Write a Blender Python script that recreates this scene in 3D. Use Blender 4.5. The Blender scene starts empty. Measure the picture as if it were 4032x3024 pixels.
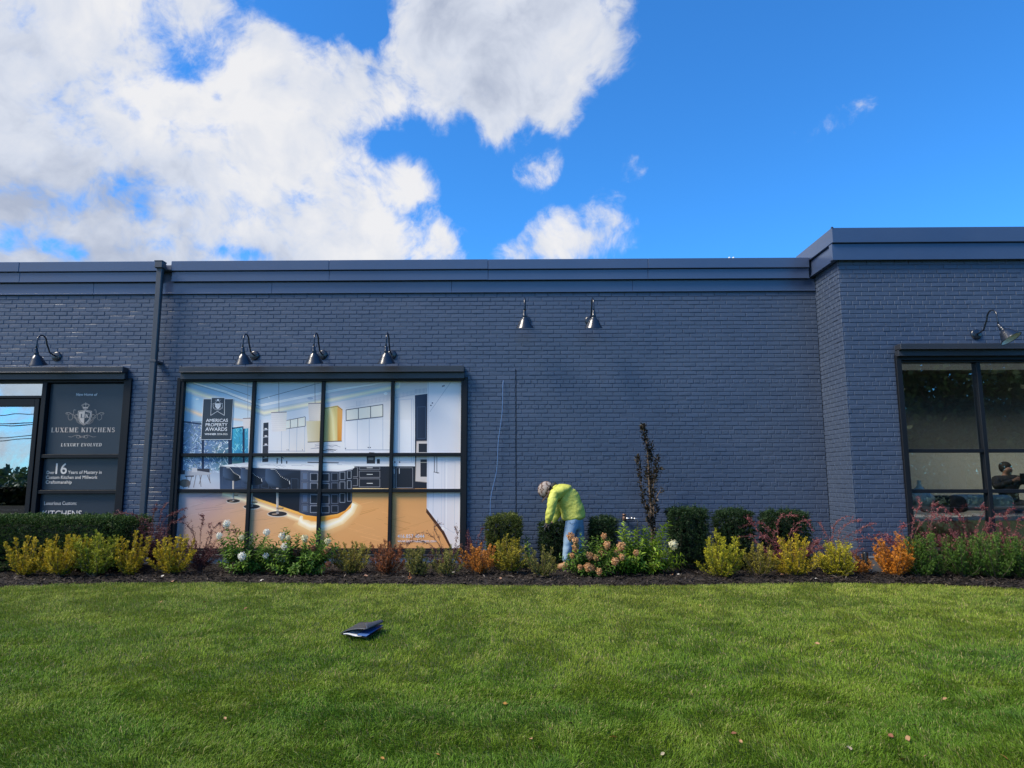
import bpy, math, random
import numpy as np
from mathutils import Vector, Matrix, Euler
R = math.radians
scene = bpy.context.scene
COL = scene.collection
# ------------------------------------------------------------------ camera
F, PW, PH = 2700.0, 4032.0, 3024.0
CAM = Vector((0, 0, 1.28))
PITCH, YAW, ROLL = R(7.9), R(0.85), R(-0.07)
CR = (Matrix.Rotation(YAW, 3, 'Z') @ Matrix.Rotation(R(90) + PITCH, 3, 'X') @ Matrix.Rotation(ROLL, 3, 'Z'))
cd = bpy.data.cameras.new('camera')
cd.sensor_fit = 'HORIZONTAL'; cd.sensor_width = 36.0; cd.lens = 36.0 * F / PW
cd.clip_start = 0.1; cd.clip_end = 2000
cam = bpy.data.objects.new('camera', cd); COL.objects.link(cam)
cam.matrix_world = Matrix.Translation(CAM) @ CR.to_4x4()
scene.camera = cam
# ------------------------------------------------------------------ pixel -> place helpers
def ray(px, py): return CR @ Vector(((px - PW / 2) / F, -(py - PH / 2) / F, -1.0))
def atY(px, py, Y):
    d = ray(px, py); return CAM + d * ((Y - CAM.y) / d.y)
def atX(px, py, X):
    d = ray(px, py); return CAM + d * ((X - CAM.x) / d.x)
def atZ(px, py, Z):
    d = ray(px, py); return CAM + d * ((Z - CAM.z) / d.z)
# ------------------------------------------------------------------ exposure, sun, sky
EXPO = 0.6
scene.view_settings.view_transform = 'Standard'; scene.view_settings.look = 'None'
scene.view_settings.exposure = EXPO; scene.view_settings.gamma = 1.0
SUN_STR, SKY_STR = 3.6, 0.15
SUNV = Vector((-0.60, -0.30, 0.74)).normalized()          # towards the sun
sl = bpy.data.lights.new('sun', 'SUN'); sl.energy = SUN_STR; sl.angle = R(24); sl.color = (1.0, 0.90, 0.74)
so = bpy.data.objects.new('sun', sl); COL.objects.link(so)
so.rotation_euler = SUNV.to_track_quat('Z', 'Y').to_euler(); so.location = (-6, -6, 12)
world = bpy.data.worlds.new('World'); scene.world = world; world.use_nodes = True
def build_world():
    nt = world.node_tree; N = nt.nodes; L = nt.links; N.clear()
    def node(t, **k):
        n = N.new(t)
        for a, v in k.items(): setattr(n, a, v)
        return n
    def mth(op, a, b=None, c=None, clamp=False):
        n = node('ShaderNodeMath', operation=op, use_clamp=clamp)
        for i, v in enumerate((a, b, c)):
            if v is None: continue
            if isinstance(v, (int, float)): n.inputs[i].default_value = v
            else: L.new(v, n.inputs[i])
        return n.outputs[0]
    out = node('ShaderNodeOutputWorld')
    sky = node('ShaderNodeTexSky', sky_type='NISHITA', sun_disc=False)
    sky.sun_elevation = math.asin(SUNV.z); sky.sun_rotation = math.atan2(SUNV.x, SUNV.y)
    sky.air_density = 1.0; sky.dust_density = 0.25; sky.ozone_density = 3.0
    tint = node('ShaderNodeMix', data_type='RGBA', blend_type='MULTIPLY'); tint.inputs[0].default_value = 1.0
    tint.inputs[7].default_value = (0.23, 0.70, 1.12, 1)
    L.new(sky.outputs[0], tint.inputs[6])
    bg = node('ShaderNodeBackground'); bg.inputs[1].default_value = SKY_STR; L.new(tint.outputs[2], bg.inputs[0])
    tc = node('ShaderNodeTexCoord'); D = tc.outputs['Generated']
    nrm = node('ShaderNodeVectorMath', operation='NORMALIZE'); L.new(D, nrm.inputs[0]); D = nrm.outputs[0]
    # cloud masses: centre and radius, measured on the photograph in direction space
    S = 4032 / 2212.0
    blobs = [(30, 330, 330, 1.3), (330, 350, 230, 1.3), (520, 420, 170, 1.2), (640, 260, 110, 1.0), (600, 140, 62, .8), (720, 340, 80, 1.0), (770, 470, 120, 1.2), (870, 385, 48, .95), (900, 410, 40, .7),
             (130, 40, 230, 1.3), (380, 5, 80, 1.1), (620, 490, 110, 1.1), (735, 105, 58, .66), (775, 190, 60, .66), (800, 235, 50, .6), (560, 70, 50, .45), (640, 10, 60, .4),
             (930, 30, 95, 1.15), (1080, 40, 120, 1.2), (1240, 50, 100, 1.05), (1300, 110, 60, .6), (1130, 170, 80, 1.1), (1200, 220, 60, .7), (950, 225, 55, .8), (1020, 205, 50, .75), (860, 215, 55, .75), (1080, 270, 48, .8), (1050, 300, 40, .66), (900, 130, 70, .95),
             (1140, 380, 42, .53), (1190, 358, 34, .44), (1200, 495, 50, .56), (1235, 535, 46, .62), (1160, 540, 44, .62), (1085, 555, 44, .76), (985, 548, 50, .84), (945, 508, 36, .66), (1300, 450, 50, .55), (1340, 470, 34, .5), (1345, 525, 48, .6), (1290, 520, 40, .5),
             (45, 552, 48, .85), (250, 500, 110, 1.2), (430, 520, 60, 1.0), (560, 500, 70, 1.1), (1370, 365, 40, .40), (1720, 290, 40, .27), (1800, 262, 44, .27), (1880, 235, 44, .26), (690, 555, 50, .7), (330, 560, 60, .85), (800, 550, 60, .7)]
    def gauss(x, y, r, w):
        d = ray(x * S, y * S).normalized(); dt = node('ShaderNodeVectorMath', operation='DOT_PRODUCT'); L.new(D, dt.inputs[0]); dt.inputs[1].default_value = d
        k = 2.0 * 1.15 / (r / 1481.0) ** 2
        return mth('MULTIPLY', mth('EXPONENT', mth('MULTIPLY_ADD', dt.outputs['Value'], k, -k)), w)
    fld = None
    for bb in blobs:
        v = gauss(*bb); fld = v if fld is None else mth('ADD', fld, v)
    fld = mth('MINIMUM', fld, 1.25)
    for (x, y, r, w) in [(395, 120, 50, .55), (440, 80, 50, .45), (500, 30, 50, .45), (350, 90, 30, .25), (390, 160, 26, .3), (780, 90, 26, .5), (800, 160, 20, .3), (800, 310, 30, .3), (745, 300, 30, .25), (700, 40, 55, .7), (640, 20, 40, .5), (820, 60, 26, .8), (790, 10, 40, .7), (20, 522, 26, .8), (110, 530, 34, .8), (165, 545, 26, .7), (525, 548, 26, .8), (570, 555, 22, .5), (470, 212, 14, .5), (480, 545, 20, .5), (830, 300, 40, .5)]:
        fld = mth('SUBTRACT', fld, gauss(x, y, r, w))
    # towards the back (seen only in the glass and the paint's sheen): cloud on the left, clear blue on the right
    sep = node('ShaderNodeSeparateXYZ'); L.new(D, sep.inputs[0])
    back = mth('MULTIPLY', mth('SUBTRACT', 0.05, sep.outputs[1]), 6.0, clamp=True)
    side = mth('MULTIPLY_ADD', sep.outputs[0], -0.75, 0.38)
    side = mth('MINIMUM', mth('MAXIMUM', side, 0.12), 0.85)
    fld = mth('ADD', mth('MULTIPLY', fld, mth('SUBTRACT', 1.0, back)), mth('MULTIPLY', back, side))
    mr0 = node('ShaderNodeMapRange', interpolation_type='SMOOTHSTEP'); L.new(fld, mr0.inputs[0]); mr0.inputs[1].default_value = 0.0; mr0.inputs[2].default_value = 0.30; mr0.inputs[3].default_value = -0.95; mr0.inputs[4].default_value = 0.0
    fld = mth('ADD', mth('SUBTRACT', fld, 0.50), mr0.outputs[0])
    wn = node('ShaderNodeTexNoise'); wn.inputs['Scale'].default_value = 5.0; wn.inputs['Detail'].default_value = 4
    L.new(D, wn.inputs['Vector'])
    wsub = node('ShaderNodeVectorMath', operation='SUBTRACT'); L.new(wn.outputs['Color'], wsub.inputs[0]); wsub.inputs[1].default_value = (.5, .5, .5)
    wsc = node('ShaderNodeVectorMath', operation='SCALE'); L.new(wsub.outputs[0], wsc.inputs[0]); wsc.inputs['Scale'].default_value = 0.13
    wad = node('ShaderNodeVectorMath', operation='ADD'); L.new(D, wad.inputs[0]); L.new(wsc.outputs[0], wad.inputs[1])
    def fbm(vec, scale, det, rough, off=(0, 0, 0)):
        a = node('ShaderNodeVectorMath', operation='ADD'); L.new(vec, a.inputs[0]); a.inputs[1].default_value = off
        n = node('ShaderNodeTexNoise'); n.inputs['Scale'].default_value = scale; n.inputs['Detail'].default_value = det
        n.inputs['Roughness'].default_value = rough; L.new(a.outputs[0], n.inputs['Vector']); return n.outputs['Fac']
    n1 = fbm(wad.outputs[0], 5.5, 12, 0.60)
    n2 = fbm(wad.outputs[0], 5.5, 5, 0.55, (-0.020, -0.0, 0.028))
    n3 = fbm(D, 2.6, 3, 0.5, (3.1, 1.7, .4))
    n4 = fbm(wad.outputs[0], 17, 12, 0.62, (1.3, 0, 2))
    dens = mth('ADD', mth('MULTIPLY', fld, 1.25), mth('MULTIPLY', mth('SUBTRACT', n1, 0.5), 3.4))
    dens = mth('ADD', dens, mth('MULTIPLY', mth('SUBTRACT', n4, 0.5), 3.4))
    mr = node('ShaderNodeMapRange', interpolation_type='SMOOTHERSTEP'); L.new(dens, mr.inputs[0])
    mr.inputs[1].default_value = -0.50; mr.inputs[2].default_value = 0.95
    mask = mr.outputs[0]
    # body shade: relief from offset noise plus broad grey bases
    rel = mth('MULTIPLY', mth('SUBTRACT', n1, n2), 2.6)
    br = mth('ADD', mth('ADD', 0.68, rel), mth('MULTIPLY', mth('SUBTRACT', n3, 0.5), 2.4))
    # heavier grey under-body low on the left
    gd = None
    for (x, y, r, w) in [(150, 470, 230, .34), (450, 500, 200, .30), (330, 90, 130, .28), (950, 30, 70, .15), (60, 400, 100, .12)]:
        d = ray(x * S, y * S).normalized(); k = 1.0 / (1.0 - math.cos(r / 1481.0))
        dt = node('ShaderNodeVectorMath', operation='DOT_PRODUCT'); L.new(D, dt.inputs[0]); dt.inputs[1].default_value = d
        v = mth('MULTIPLY', mth('MULTIPLY_ADD', dt.outputs['Value'], k, 1.0 - k, clamp=True), w)
        gd = v if gd is None else mth('ADD', gd, v)
    br = mth('SUBTRACT', br, gd, clamp=True)
    cr = node('ShaderNodeValToRGB'); e = cr.color_ramp.elements
    e[0].position = 0.0; e[0].color = (0.46, 0.52, 0.66, 1); e[1].position = 1.0; e[1].color = (0.93, 0.93, 0.95, 1)
    m = e.new(0.5); m.color = (0.72, 0.77, 0.88, 1)
    L.new(br, cr.inputs[0])
    bc = node('ShaderNodeBackground'); L.new(cr.outputs[0], bc.inputs[0]); bc.inputs[1].default_value = CLOUD_STR
    mx = node('ShaderNodeMixShader'); L.new(mth('MULTIPLY', mask, 0.985), mx.inputs[0]); L.new(bg.outputs[0], mx.inputs[1]); L.new(bc.outputs[0], mx.inputs[2])
    L.new(mx.outputs[0], out.inputs[0])
CLOUD_STR = 0.62
build_world()
# ------------------------------------------------------------------ object helpers
ORG = {}
def meta(o, label=None, cat=None, group=None, kind=None):
    if label: o['label'] = label
    if cat: o['category'] = cat
    if group: o['group'] = group
    if kind: o['kind'] = kind
    return o
def thing(name, label, cat, loc, group=None):
    o = bpy.data.objects.new(name, None); COL.objects.link(o); o.location = loc; o.empty_display_size = 0.2
    ORG[o.name] = Vector(loc); return meta(o, label, cat, group)
def mk(name, V, Fc, mats, parent=None, smooth=False, col=None, midx=None, label=None):
    """one mesh object from world-space vertices; V (n,3), Fc list of tuples or int array (m,k)"""
    V = np.asarray(V, dtype=np.float64).reshape(-1, 3)
    org = ORG[parent.name] if parent is not None else Vector((0, 0, 0))
    V = V - np.array(org)
    me = bpy.data.meshes.new(name)
    if isinstance(Fc, np.ndarray):
        m, k = Fc.shape
        me.vertices.add(len(V)); me.vertices.foreach_set('co', V.astype(np.float32).ravel())
        me.loops.add(m * k); me.loops.foreach_set('vertex_index', Fc.astype(np.int32).ravel())
        me.polygons.add(m); me.polygons.foreach_set('loop_start', np.arange(0, m * k, k, dtype=np.int32))
        me.polygons.foreach_set('loop_total', np.full(m, k, dtype=np.int32))
        me.polygons.foreach_set('use_smooth', np.zeros(m, dtype=bool)); me.update(calc_edges=True)
    else:
        me.from_pydata([tuple(v) for v in V], [], [tuple(f) for f in Fc]); me.update()
    if not isinstance(mats, (list, tuple)): mats = [mats]
    for mt in mats: me.materials.append(mt)
    if midx is not None: me.polygons.foreach_set('material_index', np.asarray(midx, dtype=np.int32))
    if smooth: me.polygons.foreach_set('use_smooth', np.ones(len(me.polygons), dtype=bool))
    if col is not None:
        a = me.color_attributes.new('Col', 'FLOAT_COLOR', 'POINT')
        c = np.asarray(col, dtype=np.float32)
        if c.shape[1] == 3: c = np.hstack([c, np.ones((len(c), 1), np.float32)])
        a.data.foreach_set('color', c.ravel())
    o = bpy.data.objects.new(name, me); COL.objects.link(o)
    if parent is not None: o.parent = parent; ORG[o.name] = org
    else: ORG[o.name] = Vector((0, 0, 0))
    if label: o['label'] = label
    return o
class MB:
    """collects simple solids into one mesh"""
    def __init__(s): s.v = []; s.f = []; s.m = []; s.c = []
    def add(s, vs, fs, mi=0, c=None):
        b = len(s.v); s.v += [tuple(v) for v in vs]; s.f += [tuple(i + b for i in f) for f in fs]; s.m += [mi] * len(fs)
        if c is not None:
            s.c += (list(c) if len(c) == len(vs) and hasattr(c[0], '__len__') else [c] * len(vs))
    def box(s, a, b, mi=0, bev=0.0):
        (x0, y0, z0), (x1, y1, z1) = a, b
        x0, x1 = min(x0, x1), max(x0, x1); y0, y1 = min(y0, y1), max(y0, y1); z0, z1 = min(z0, z1), max(z0, z1)
        if bev <= 0:
            vs = [(x, y, z) for z in (z0, z1) for y in (y0, y1) for x in (x0, x1)]
            s.add(vs, [(0, 2, 3, 1), (4, 5, 7, 6), (0, 1, 5, 4), (2, 6, 7, 3), (0, 4, 6, 2), (1, 3, 7, 5)], mi); return
        e = min(bev, (x1 - x0) / 2.1, (y1 - y0) / 2.1, (z1 - z0) / 2.1)
        vs = []; idx = {}
        for cx in (0, 1):
            for cy in (0, 1):
                for cz in (0, 1):
                    for ax in range(3):
                        p = [(x0, x1)[cx], (y0, y1)[cy], (z0, z1)[cz]]
                        q = [x0 + e if cx == 0 else x1 - e, y0 + e if cy == 0 else y1 - e, z0 + e if cz == 0 else z1 - e]
                        q[ax] = p[ax]; idx[(cx, cy, cz, ax)] = len(vs); vs.append(tuple(q))
        fs = []
        for ax in range(3):
            o1, o2 = [k for k in range(3) if k != ax]
            for sd in (0, 1):
                f = []
                for (p, q) in ((0, 0), (1, 0), (1, 1), (0, 1)):
                    c = [0, 0, 0]; c[ax] = sd; c[o1] = p; c[o2] = q; f.append(idx[(c[0], c[1], c[2], ax)])
                if (sd == 1) == (ax == 1): f = f[::-1]
                fs.append(f)
        for ax in range(3):
            o1, o2 = [k for k in range(3) if k != ax]
            for p in (0, 1):
                for q in (0, 1):
                    c0 = [0, 0, 0]; c0[o1] = p; c0[o2] = q; c1 = c0[:]; c1[ax] = 1
                    fs.append((idx[(*c0, o1)], idx[(*c1, o1)], idx[(*c1, o2)], idx[(*c0, o2)]))
        for cx in (0, 1):
            for cy in (0, 1):
                for cz in (0, 1): fs.append(tuple(idx[(cx, cy, cz, a)] for a in range(3)))
        s.add(vs, fs, mi)
    def tube(s, pts, r, n=10, mi=0, caps=True):
        pts = [Vector(p) for p in pts]; rs = r if isinstance(r, (list, tuple)) else [r] * len(pts)
        ref = None; rings = []
        for i, p in enumerate(pts):
            t = (pts[min(i + 1, len(pts) - 1)] - pts[max(i - 1, 0)]).normalized()
            if ref is None: ref = Vector((0, 0, 1)) if abs(t.z) < 0.9 else Vector((1, 0, 0))
            a = t.cross(ref).normalized(); b = a.cross(t).normalized(); ref = b
            rings.append([p + (a * math.cos(2 * math.pi * k / n) + b * math.sin(2 * math.pi * k / n)) * rs[i] for k in range(n)])
        vs = [v for rg in rings for v in rg]; fs = []
        for i in range(len(pts) - 1):
            for k in range(n): fs.append((i * n + k, i * n + (k + 1) % n, (i + 1) * n + (k + 1) % n, (i + 1) * n + k))
        if caps: fs.append(tuple(range(n))[::-1]); fs.append(tuple((len(pts) - 1) * n + k for k in range(n)))
        s.add(vs, fs, mi)
    def lathe(s, prof, c, axis=(0, 0, 1), n=24, mi=0, closed=False):
        ax = Vector(axis).normalized(); u = ax.orthogonal().normalized(); w = ax.cross(u); c = Vector(c); vs = []
        for (r, h) in prof:
            for k in range(n): vs.append(c + ax * h + (u * math.cos(2 * math.pi * k / n) + w * math.sin(2 * math.pi * k / n)) * r)
        fs = []; m = len(prof)
        for i in range(m - 1):
            for k in range(n): fs.append((i * n + k, i * n + (k + 1) % n, (i + 1) * n + (k + 1) % n, (i + 1) * n + k))
        if closed: fs.append(tuple(range(n))[::-1]); fs.append(tuple((m - 1) * n + k for k in range(n)))
        s.add(vs, fs, mi)
    def obj(s, name, mats, parent=None, smooth=False, label=None):
        return mk(name, s.v, s.f, mats, parent, smooth, col=(s.c if s.c else None), midx=s.m, label=label)
def lin(r, g, b):
    f = lambda c: (c / 255.0 / 12.92) if c <= 10.3 else ((c / 255.0 + 0.055) / 1.055) ** 2.4
    return (f(r), f(g), f(b))
# ------------------------------------------------------------------ materials
def mat(name, color=(.5, .5, .5), rough=0.6, metal=0.0, spec=0.5, noise=None, bump=None, attr=False, trans=0.0, coat=0.0, attr_mul=1.0):
    """noise=(scale, amount, colour2), bump=(scale, distance, detail)"""
    m = bpy.data.materials.new(name); m.use_nodes = True; nt = m.node_tree; N = nt.nodes; L = nt.links
    p = N['Principled BSDF']; out = N['Material Output']
    p.inputs['Base Color'].default_value = (*color, 1); p.inputs['Roughness'].default_value = rough
    p.inputs['Metallic'].default_value = metal; p.inputs['Specular IOR Level'].default_value = spec
    p.inputs['Coat Weight'].default_value = coat; p.inputs['Coat Roughness'].default_value = 0.08
    tc = N.new('ShaderNodeTexCoord'); src = None
    if attr:
        a = N.new('ShaderNodeVertexColor'); a.layer_name = 'Col'; src = a.outputs['Color']
        if attr_mul != 1.0:
            attr_mul = attr_mul if isinstance(attr_mul, tuple) else (attr_mul,) * 3
            q = N.new('ShaderNodeMix'); q.data_type = 'RGBA'; q.blend_type = 'MULTIPLY'; q.inputs[0].default_value = 1
            q.inputs[7].default_value = (*attr_mul, 1); L.new(src, q.inputs[6]); src = q.outputs[2]
    if noise:
        n = N.new('ShaderNodeTexNoise'); n.inputs['Scale'].default_value = noise[0]; n.inputs['Detail'].default_value = 6
        L.new(tc.outputs['Object'], n.inputs['Vector'])
        mr = N.new('ShaderNodeMapRange'); L.new(n.outputs['Fac'], mr.inputs[0]); mr.inputs[1].default_value = .3; mr.inputs[2].default_value = .7
        mr.inputs[3].default_value = 0; mr.inputs[4].default_value = noise[1]
        q = N.new('ShaderNodeMix'); q.data_type = 'RGBA'; L.new(mr.outputs[0], q.inputs[0])
        q.inputs[6].default_value = (*color, 1); q.inputs[7].default_value = (*noise[2], 1)
        if src is not None: L.new(src, q.inputs[6])
        src = q.outputs[2]
    if src is not None: L.new(src, p.inputs['Base Color'])
    if bump:
        n = N.new('ShaderNodeTexNoise'); n.inputs['Scale'].default_value = bump[0]; n.inputs['Detail'].default_value = bump[2] if len(bump) > 2 else 5
        L.new(tc.outputs['Object'], n.inputs['Vector'])
        b = N.new('ShaderNodeBump'); b.inputs['Strength'].default_value = 1.0; b.inputs['Distance'].default_value = bump[1]
        L.new(n.outputs['Fac'], b.inputs['Height']); L.new(b.outputs[0], p.inputs['Normal'])
    if trans > 0:
        t = N.new('ShaderNodeBsdfTranslucent'); t.inputs[0].default_value = (*color, 1)
        if src is not None: L.new(src, t.inputs[0])
        mx = N.new('ShaderNodeMixShader'); mx.inputs[0].default_value = trans
        L.new(p.outputs[0], mx.inputs[1]); L.new(t.outputs[0], mx.inputs[2]); L.new(mx.outputs[0], out.inputs[0])
    return m
def glass_mat(name, base, tint=(1, 1, 1), rough=0.0, wav=0.0, refl=(1, 1, 1)):
    m = bpy.data.materials.new(name); m.use_nodes = True; nt = m.node_tree; N = nt.nodes; L = nt.links; N.clear()
    out = N.new('ShaderNodeOutputMaterial'); t = N.new('ShaderNodeBsdfTransparent'); t.inputs[0].default_value = (*tint, 1)
    g = N.new('ShaderNodeBsdfGlossy'); g.inputs['Roughness'].default_value = rough; g.inputs['Color'].default_value = (*refl, 1)
    fr = N.new('ShaderNodeFresnel'); fr.inputs[0].default_value = 1.5
    mr = N.new('ShaderNodeMapRange'); L.new(fr.outputs[0], mr.inputs[0]); mr.inputs[1].default_value = 0.04; mr.inputs[2].default_value = 1
    mr.inputs[3].default_value = base; mr.inputs[4].default_value = 1.0
    if wav > 0:
        tc = N.new('ShaderNodeTexCoord'); n = N.new('ShaderNodeTexNoise'); n.inputs['Scale'].default_value = 1.6; n.inputs['Detail'].default_value = 1
        L.new(tc.outputs['Object'], n.inputs['Vector']); b = N.new('ShaderNodeBump'); b.inputs['Distance'].default_value = wav
        L.new(n.outputs['Fac'], b.inputs['Height']); L.new(b.outputs[0], g.inputs['Normal'])
    mx = N.new('ShaderNodeMixShader'); L.new(mr.outputs[0], mx.inputs[0]); L.new(t.outputs[0], mx.inputs[1]); L.new(g.outputs[0], mx.inputs[2])
    L.new(mx.outputs[0], out.inputs[0]); return m
M = {}
M['brick'] = mat('painted_brick', (0.050, 0.072, 0.124), 0.38, spec=0.65, noise=(0.9, 0.8, (0.070, 0.092, 0.143)), bump=(60, 0.0012, 6))
M['mortar'] = mat('painted_mortar', (0.054, 0.074, 0.124), 0.45, bump=(90, 0.001, 4))
M['flash'] = mat('metal_flashing', (0.038, 0.064, 0.135), 0.26, spec=0.9, noise=(0.5, 0.5, (0.075, 0.098, 0.165)), bump=(1.3, 0.006, 2))
M['pipe'] = mat('pipe_paint', (0.05, 0.058, 0.075), 0.4, noise=(3, .4, (0.06, 0.066, 0.08)))
M['frame'] = mat('frame_metal', (0.007, 0.008, 0.011), 0.45, spec=0.3, noise=(2.0, .4, (0.010, 0.012, 0.016)), bump=(3, 0.001, 3))
M['canopy'] = mat('canopy_metal', (0.024, 0.028, 0.038), 0.36, noise=(1.4, .7, (0.036, 0.04, 0.05)), bump=(2.2, 0.003, 3))
M['lamp'] = mat('lamp_enamel', (0.010, 0.016, 0.030), 0.26, spec=0.6, coat=0.25)
M['lampwhite'] = mat('lamp_inner', (0.75, 0.75, 0.72), 0.4)
M['concrete'] = mat('concrete', (0.50, 0.47, 0.40), 0.85, noise=(6, .8, (0.34, 0.31, 0.26)), bump=(25, 0.006, 8))
M['stucco'] = mat('pale_paint', (0.80, 0.77, 0.70), 0.8, noise=(5, .7, (0.5, 0.48, 0.44)), bump=(20, 0.004, 6))
M['roof'] = mat('roof_membrane', (0.2, 0.2, 0.2), 0.9, noise=(4, .5, (0.15, 0.15, 0.15)))
M['poster'] = mat('poster_print', rough=0.3, attr=True, spec=0.3, attr_mul=(1.30, 1.21, 1.05))
M['panel'] = mat('sign_vinyl', (0.034, 0.042, 0.056), 0.3, spec=0.5, noise=(1.5, .4, (0.046, 0.058, 0.072)))
M['gold'] = mat('foil_lettering', (0.62, 0.50, 0.42), 0.4, metal=0.25, noise=(9, .6, (0.72, 0.62, 0.56)))
M['white'] = mat('white_vinyl', (0.82, 0.83, 0.86), 0.5)
M['cream'] = mat('cream_lettering', (0.74, 0.68, 0.62), 0.5)
M['leaf'] = mat('foliage', rough=0.5, attr=True, trans=0.28, spec=0.35)
M['needle'] = mat('needle_foliage', rough=0.55, attr=True, trans=0.2, spec=0.3)
M['grass'] = mat('grass_blades', rough=0.55, attr=True, trans=0.25, spec=0.25)
M['petal'] = mat('petals', rough=0.6, attr=True, trans=0.25, spec=0.2)
M['bark'] = mat('bark', (0.10, 0.07, 0.05), 0.85, noise=(30, .8, (0.17, 0.12, 0.085)), bump=(60, 0.003))
M['redbark'] = mat('red_cane', (0.11, 0.045, 0.04), 0.7, noise=(40, .6, (0.16, 0.08, 0.06)))
M['stem'] = mat('green_stem', (0.13, 0.12, 0.05), 0.6, noise=(30, .6, (0.09, 0.12, 0.03)))
M['mulchbase'] = mat('mulch_base', (0.018, 0.014, 0.012), 0.95, noise=(40, .8, (0.035, 0.026, 0.02)), bump=(60, 0.03, 8))
M['chip'] = mat('mulch_chips', rough=0.8, attr=True, spec=0.3)
M['soil'] = mat('lawn_soil', (0.05, 0.075, 0.018), 0.95, noise=(3, .7, (0.065, 0.085, 0.02)), bump=(40, 0.02, 8))
M['asphalt'] = mat('asphalt', (0.05, 0.05, 0.052), 0.9, noise=(20, .6, (0.07, 0.07, 0.07)), bump=(200, 0.004))
M['paint'] = mat('road_paint', (0.75, 0.75, 0.72), 0.7)
M['black'] = mat('black_plastic', (0.015, 0.016, 0.018), 0.35, bump=(50, .001))
M['steel'] = mat('galvanised_steel', (0.45, 0.46, 0.48), 0.35, metal=0.9)
M['brass'] = mat('aged_brass', (0.22, 0.13, 0.09), 0.45, metal=0.6)
# ================================================================== BUILDING
YW = 10.5
XC = atY(3257, 1886, YW).x
YR = atX(3357, 1886, XC).y
XL, XR = -12.5, 16.0
ROW, BL = 0.0655, 0.2003
RNG = np.random.default_rng(7)
bld = thing('brick_building', 'long single storey brick building painted slate blue grey, with black framed windows', 'building', (0, YW, 0))
def brick_wall(name, ax, fix, nrm, u0, u1, z0, z1, holes, header=None, joints=()):
    """ax 0: wall along X at y=fix; ax 1: wall along Y at x=fix. nrm = outward sign. faces recessed mortar + chamfered bricks"""
    V = []; Fq = []; MI = []
    dep, ch = 0.0055, 0.0044
    def pt(u, z, d):
        o = fix + nrm * d
        return (u, o, z) if ax == 0 else (o, u, z)
    def quad(a, b, c, d, mi):
        i = len(V); V.extend((a, b, c, d)); Fq.append((i, i + 1, i + 2, i + 3)); MI.append(mi)
    us = sorted({u0, u1, *[h[0] for h in holes], *[h[1] for h in holes]}); us = [u for u in us if u0 <= u <= u1]
    zs = sorted({z0, z1, *[h[2] for h in holes], *[h[3] for h in holes]}); zs = [z for z in zs if z0 <= z <= z1]
    for i in range(len(us) - 1):
        for j in range(len(zs) - 1):
            uc, zc = (us[i] + us[i + 1]) / 2, (zs[j] + zs[j + 1]) / 2
            if any(h[0] < uc < h[1] and h[2] < zc < h[3] for h in holes): continue
            quad(pt(us[i], zs[j], -dep), pt(us[i + 1], zs[j], -dep), pt(us[i + 1], zs[j + 1], -dep), pt(us[i], zs[j + 1], -dep), 1)
    for h in holes:                                                   # reveals
        a, b, c, d = max(h[0], u0), min(h[1], u1), max(h[2], z0), h[3]
        for (p, q) in (((a, c), (a, d)), ((b, c), (b, d)), ((a, d), (b, d)), ((a, c), (b, c))):
            quad(pt(p[0], p[1], -dep), pt(q[0], q[1], -dep), pt(q[0], q[1], -0.25), pt(p[0], p[1], -0.25), 1)
    nr = int((z1 - z0) / ROW)
    for r in range(nr):
        zt = z1 - r * ROW; zb = zt - ROW + 0.009
        iv = [(u0, u1)]
        for h in list(holes):
            if zb < h[3] - 0.01 and zt > h[2] + 0.01:
                iv = [s for (a, b) in iv for s in ((a, min(b, h[0])), (max(a, h[1]), b)) if s[1] - s[0] > 0.03]
        for jx, jz0, jz1 in joints:
            if jz0 < zt and zb < jz1:
                iv = [s for (a, b) in iv for s in ((a, min(b, jx - 0.006)), (max(a, jx + 0.006), b)) if s[1] - s[0] > 0.03]
        zj = RNG.normal(0, 0.0012)
        for (a, b) in iv:
            hd = header and header(r, (a + b) / 2, zt, a, b)
            bl = BL / 2 if hd else BL
            off = (0.25 if hd else (0.5 if r % 2 else 0.0)) * BL + RNG.uniform(-.012, .012)
            k0 = math.floor((a - off) / bl); u = off + k0 * bl
            while u < b:
                p, q = max(u + 0.0045, a + 0.001), min(u + bl - 0.0045, b - 0.001)
                u += bl
                if q - p < 0.022: continue
                p += RNG.normal(0, .0015); q += RNG.normal(0, .0015)
                zb_, zt_ = zb + zj + RNG.normal(0, .0009), zt + zj - 0.001 + RNG.normal(0, .0009)
                d0 = RNG.normal(0, 0.0011); tl = RNG.normal(0, 0.0007, 4)
                o = [pt(p, zb_, -dep), pt(q, zb_, -dep), pt(q, zt_, -dep), pt(p, zt_, -dep)]
                n = [pt(p + ch, zb_ + ch, d0 + tl[0]), pt(q - ch, zb_ + ch, d0 + tl[1]), pt(q - ch, zt_ - ch, d0 + tl[2]), pt(p + ch, zt_ - ch, d0 + tl[3])]
                i = len(V); V.extend(o + n)
                for f in ((4, 5, 6, 7), (0, 1, 5, 4), (1, 2, 6, 5), (2, 3, 7, 6), (3, 0, 4, 7)):
                    Fq.append(tuple(i + k for k in f)); MI.append(0)
    fa = np.array(Fq)
    if (ax == 0) == (nrm > 0): fa = fa[:, ::-1].copy()
    return mk(name, V, fa, [M['brick'], M['mortar']], bld, midx=MI)
def zAt(px, py, Y): return atY(px, py, Y).z
def xAt(px, py, Y): return atY(px, py, Y).x
ZB = zAt(1800, 1157, YW)                       # top of the main brickwork
ZBR = zAt(3296, 1029, YR)                      # top of the wing brickwork
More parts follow.
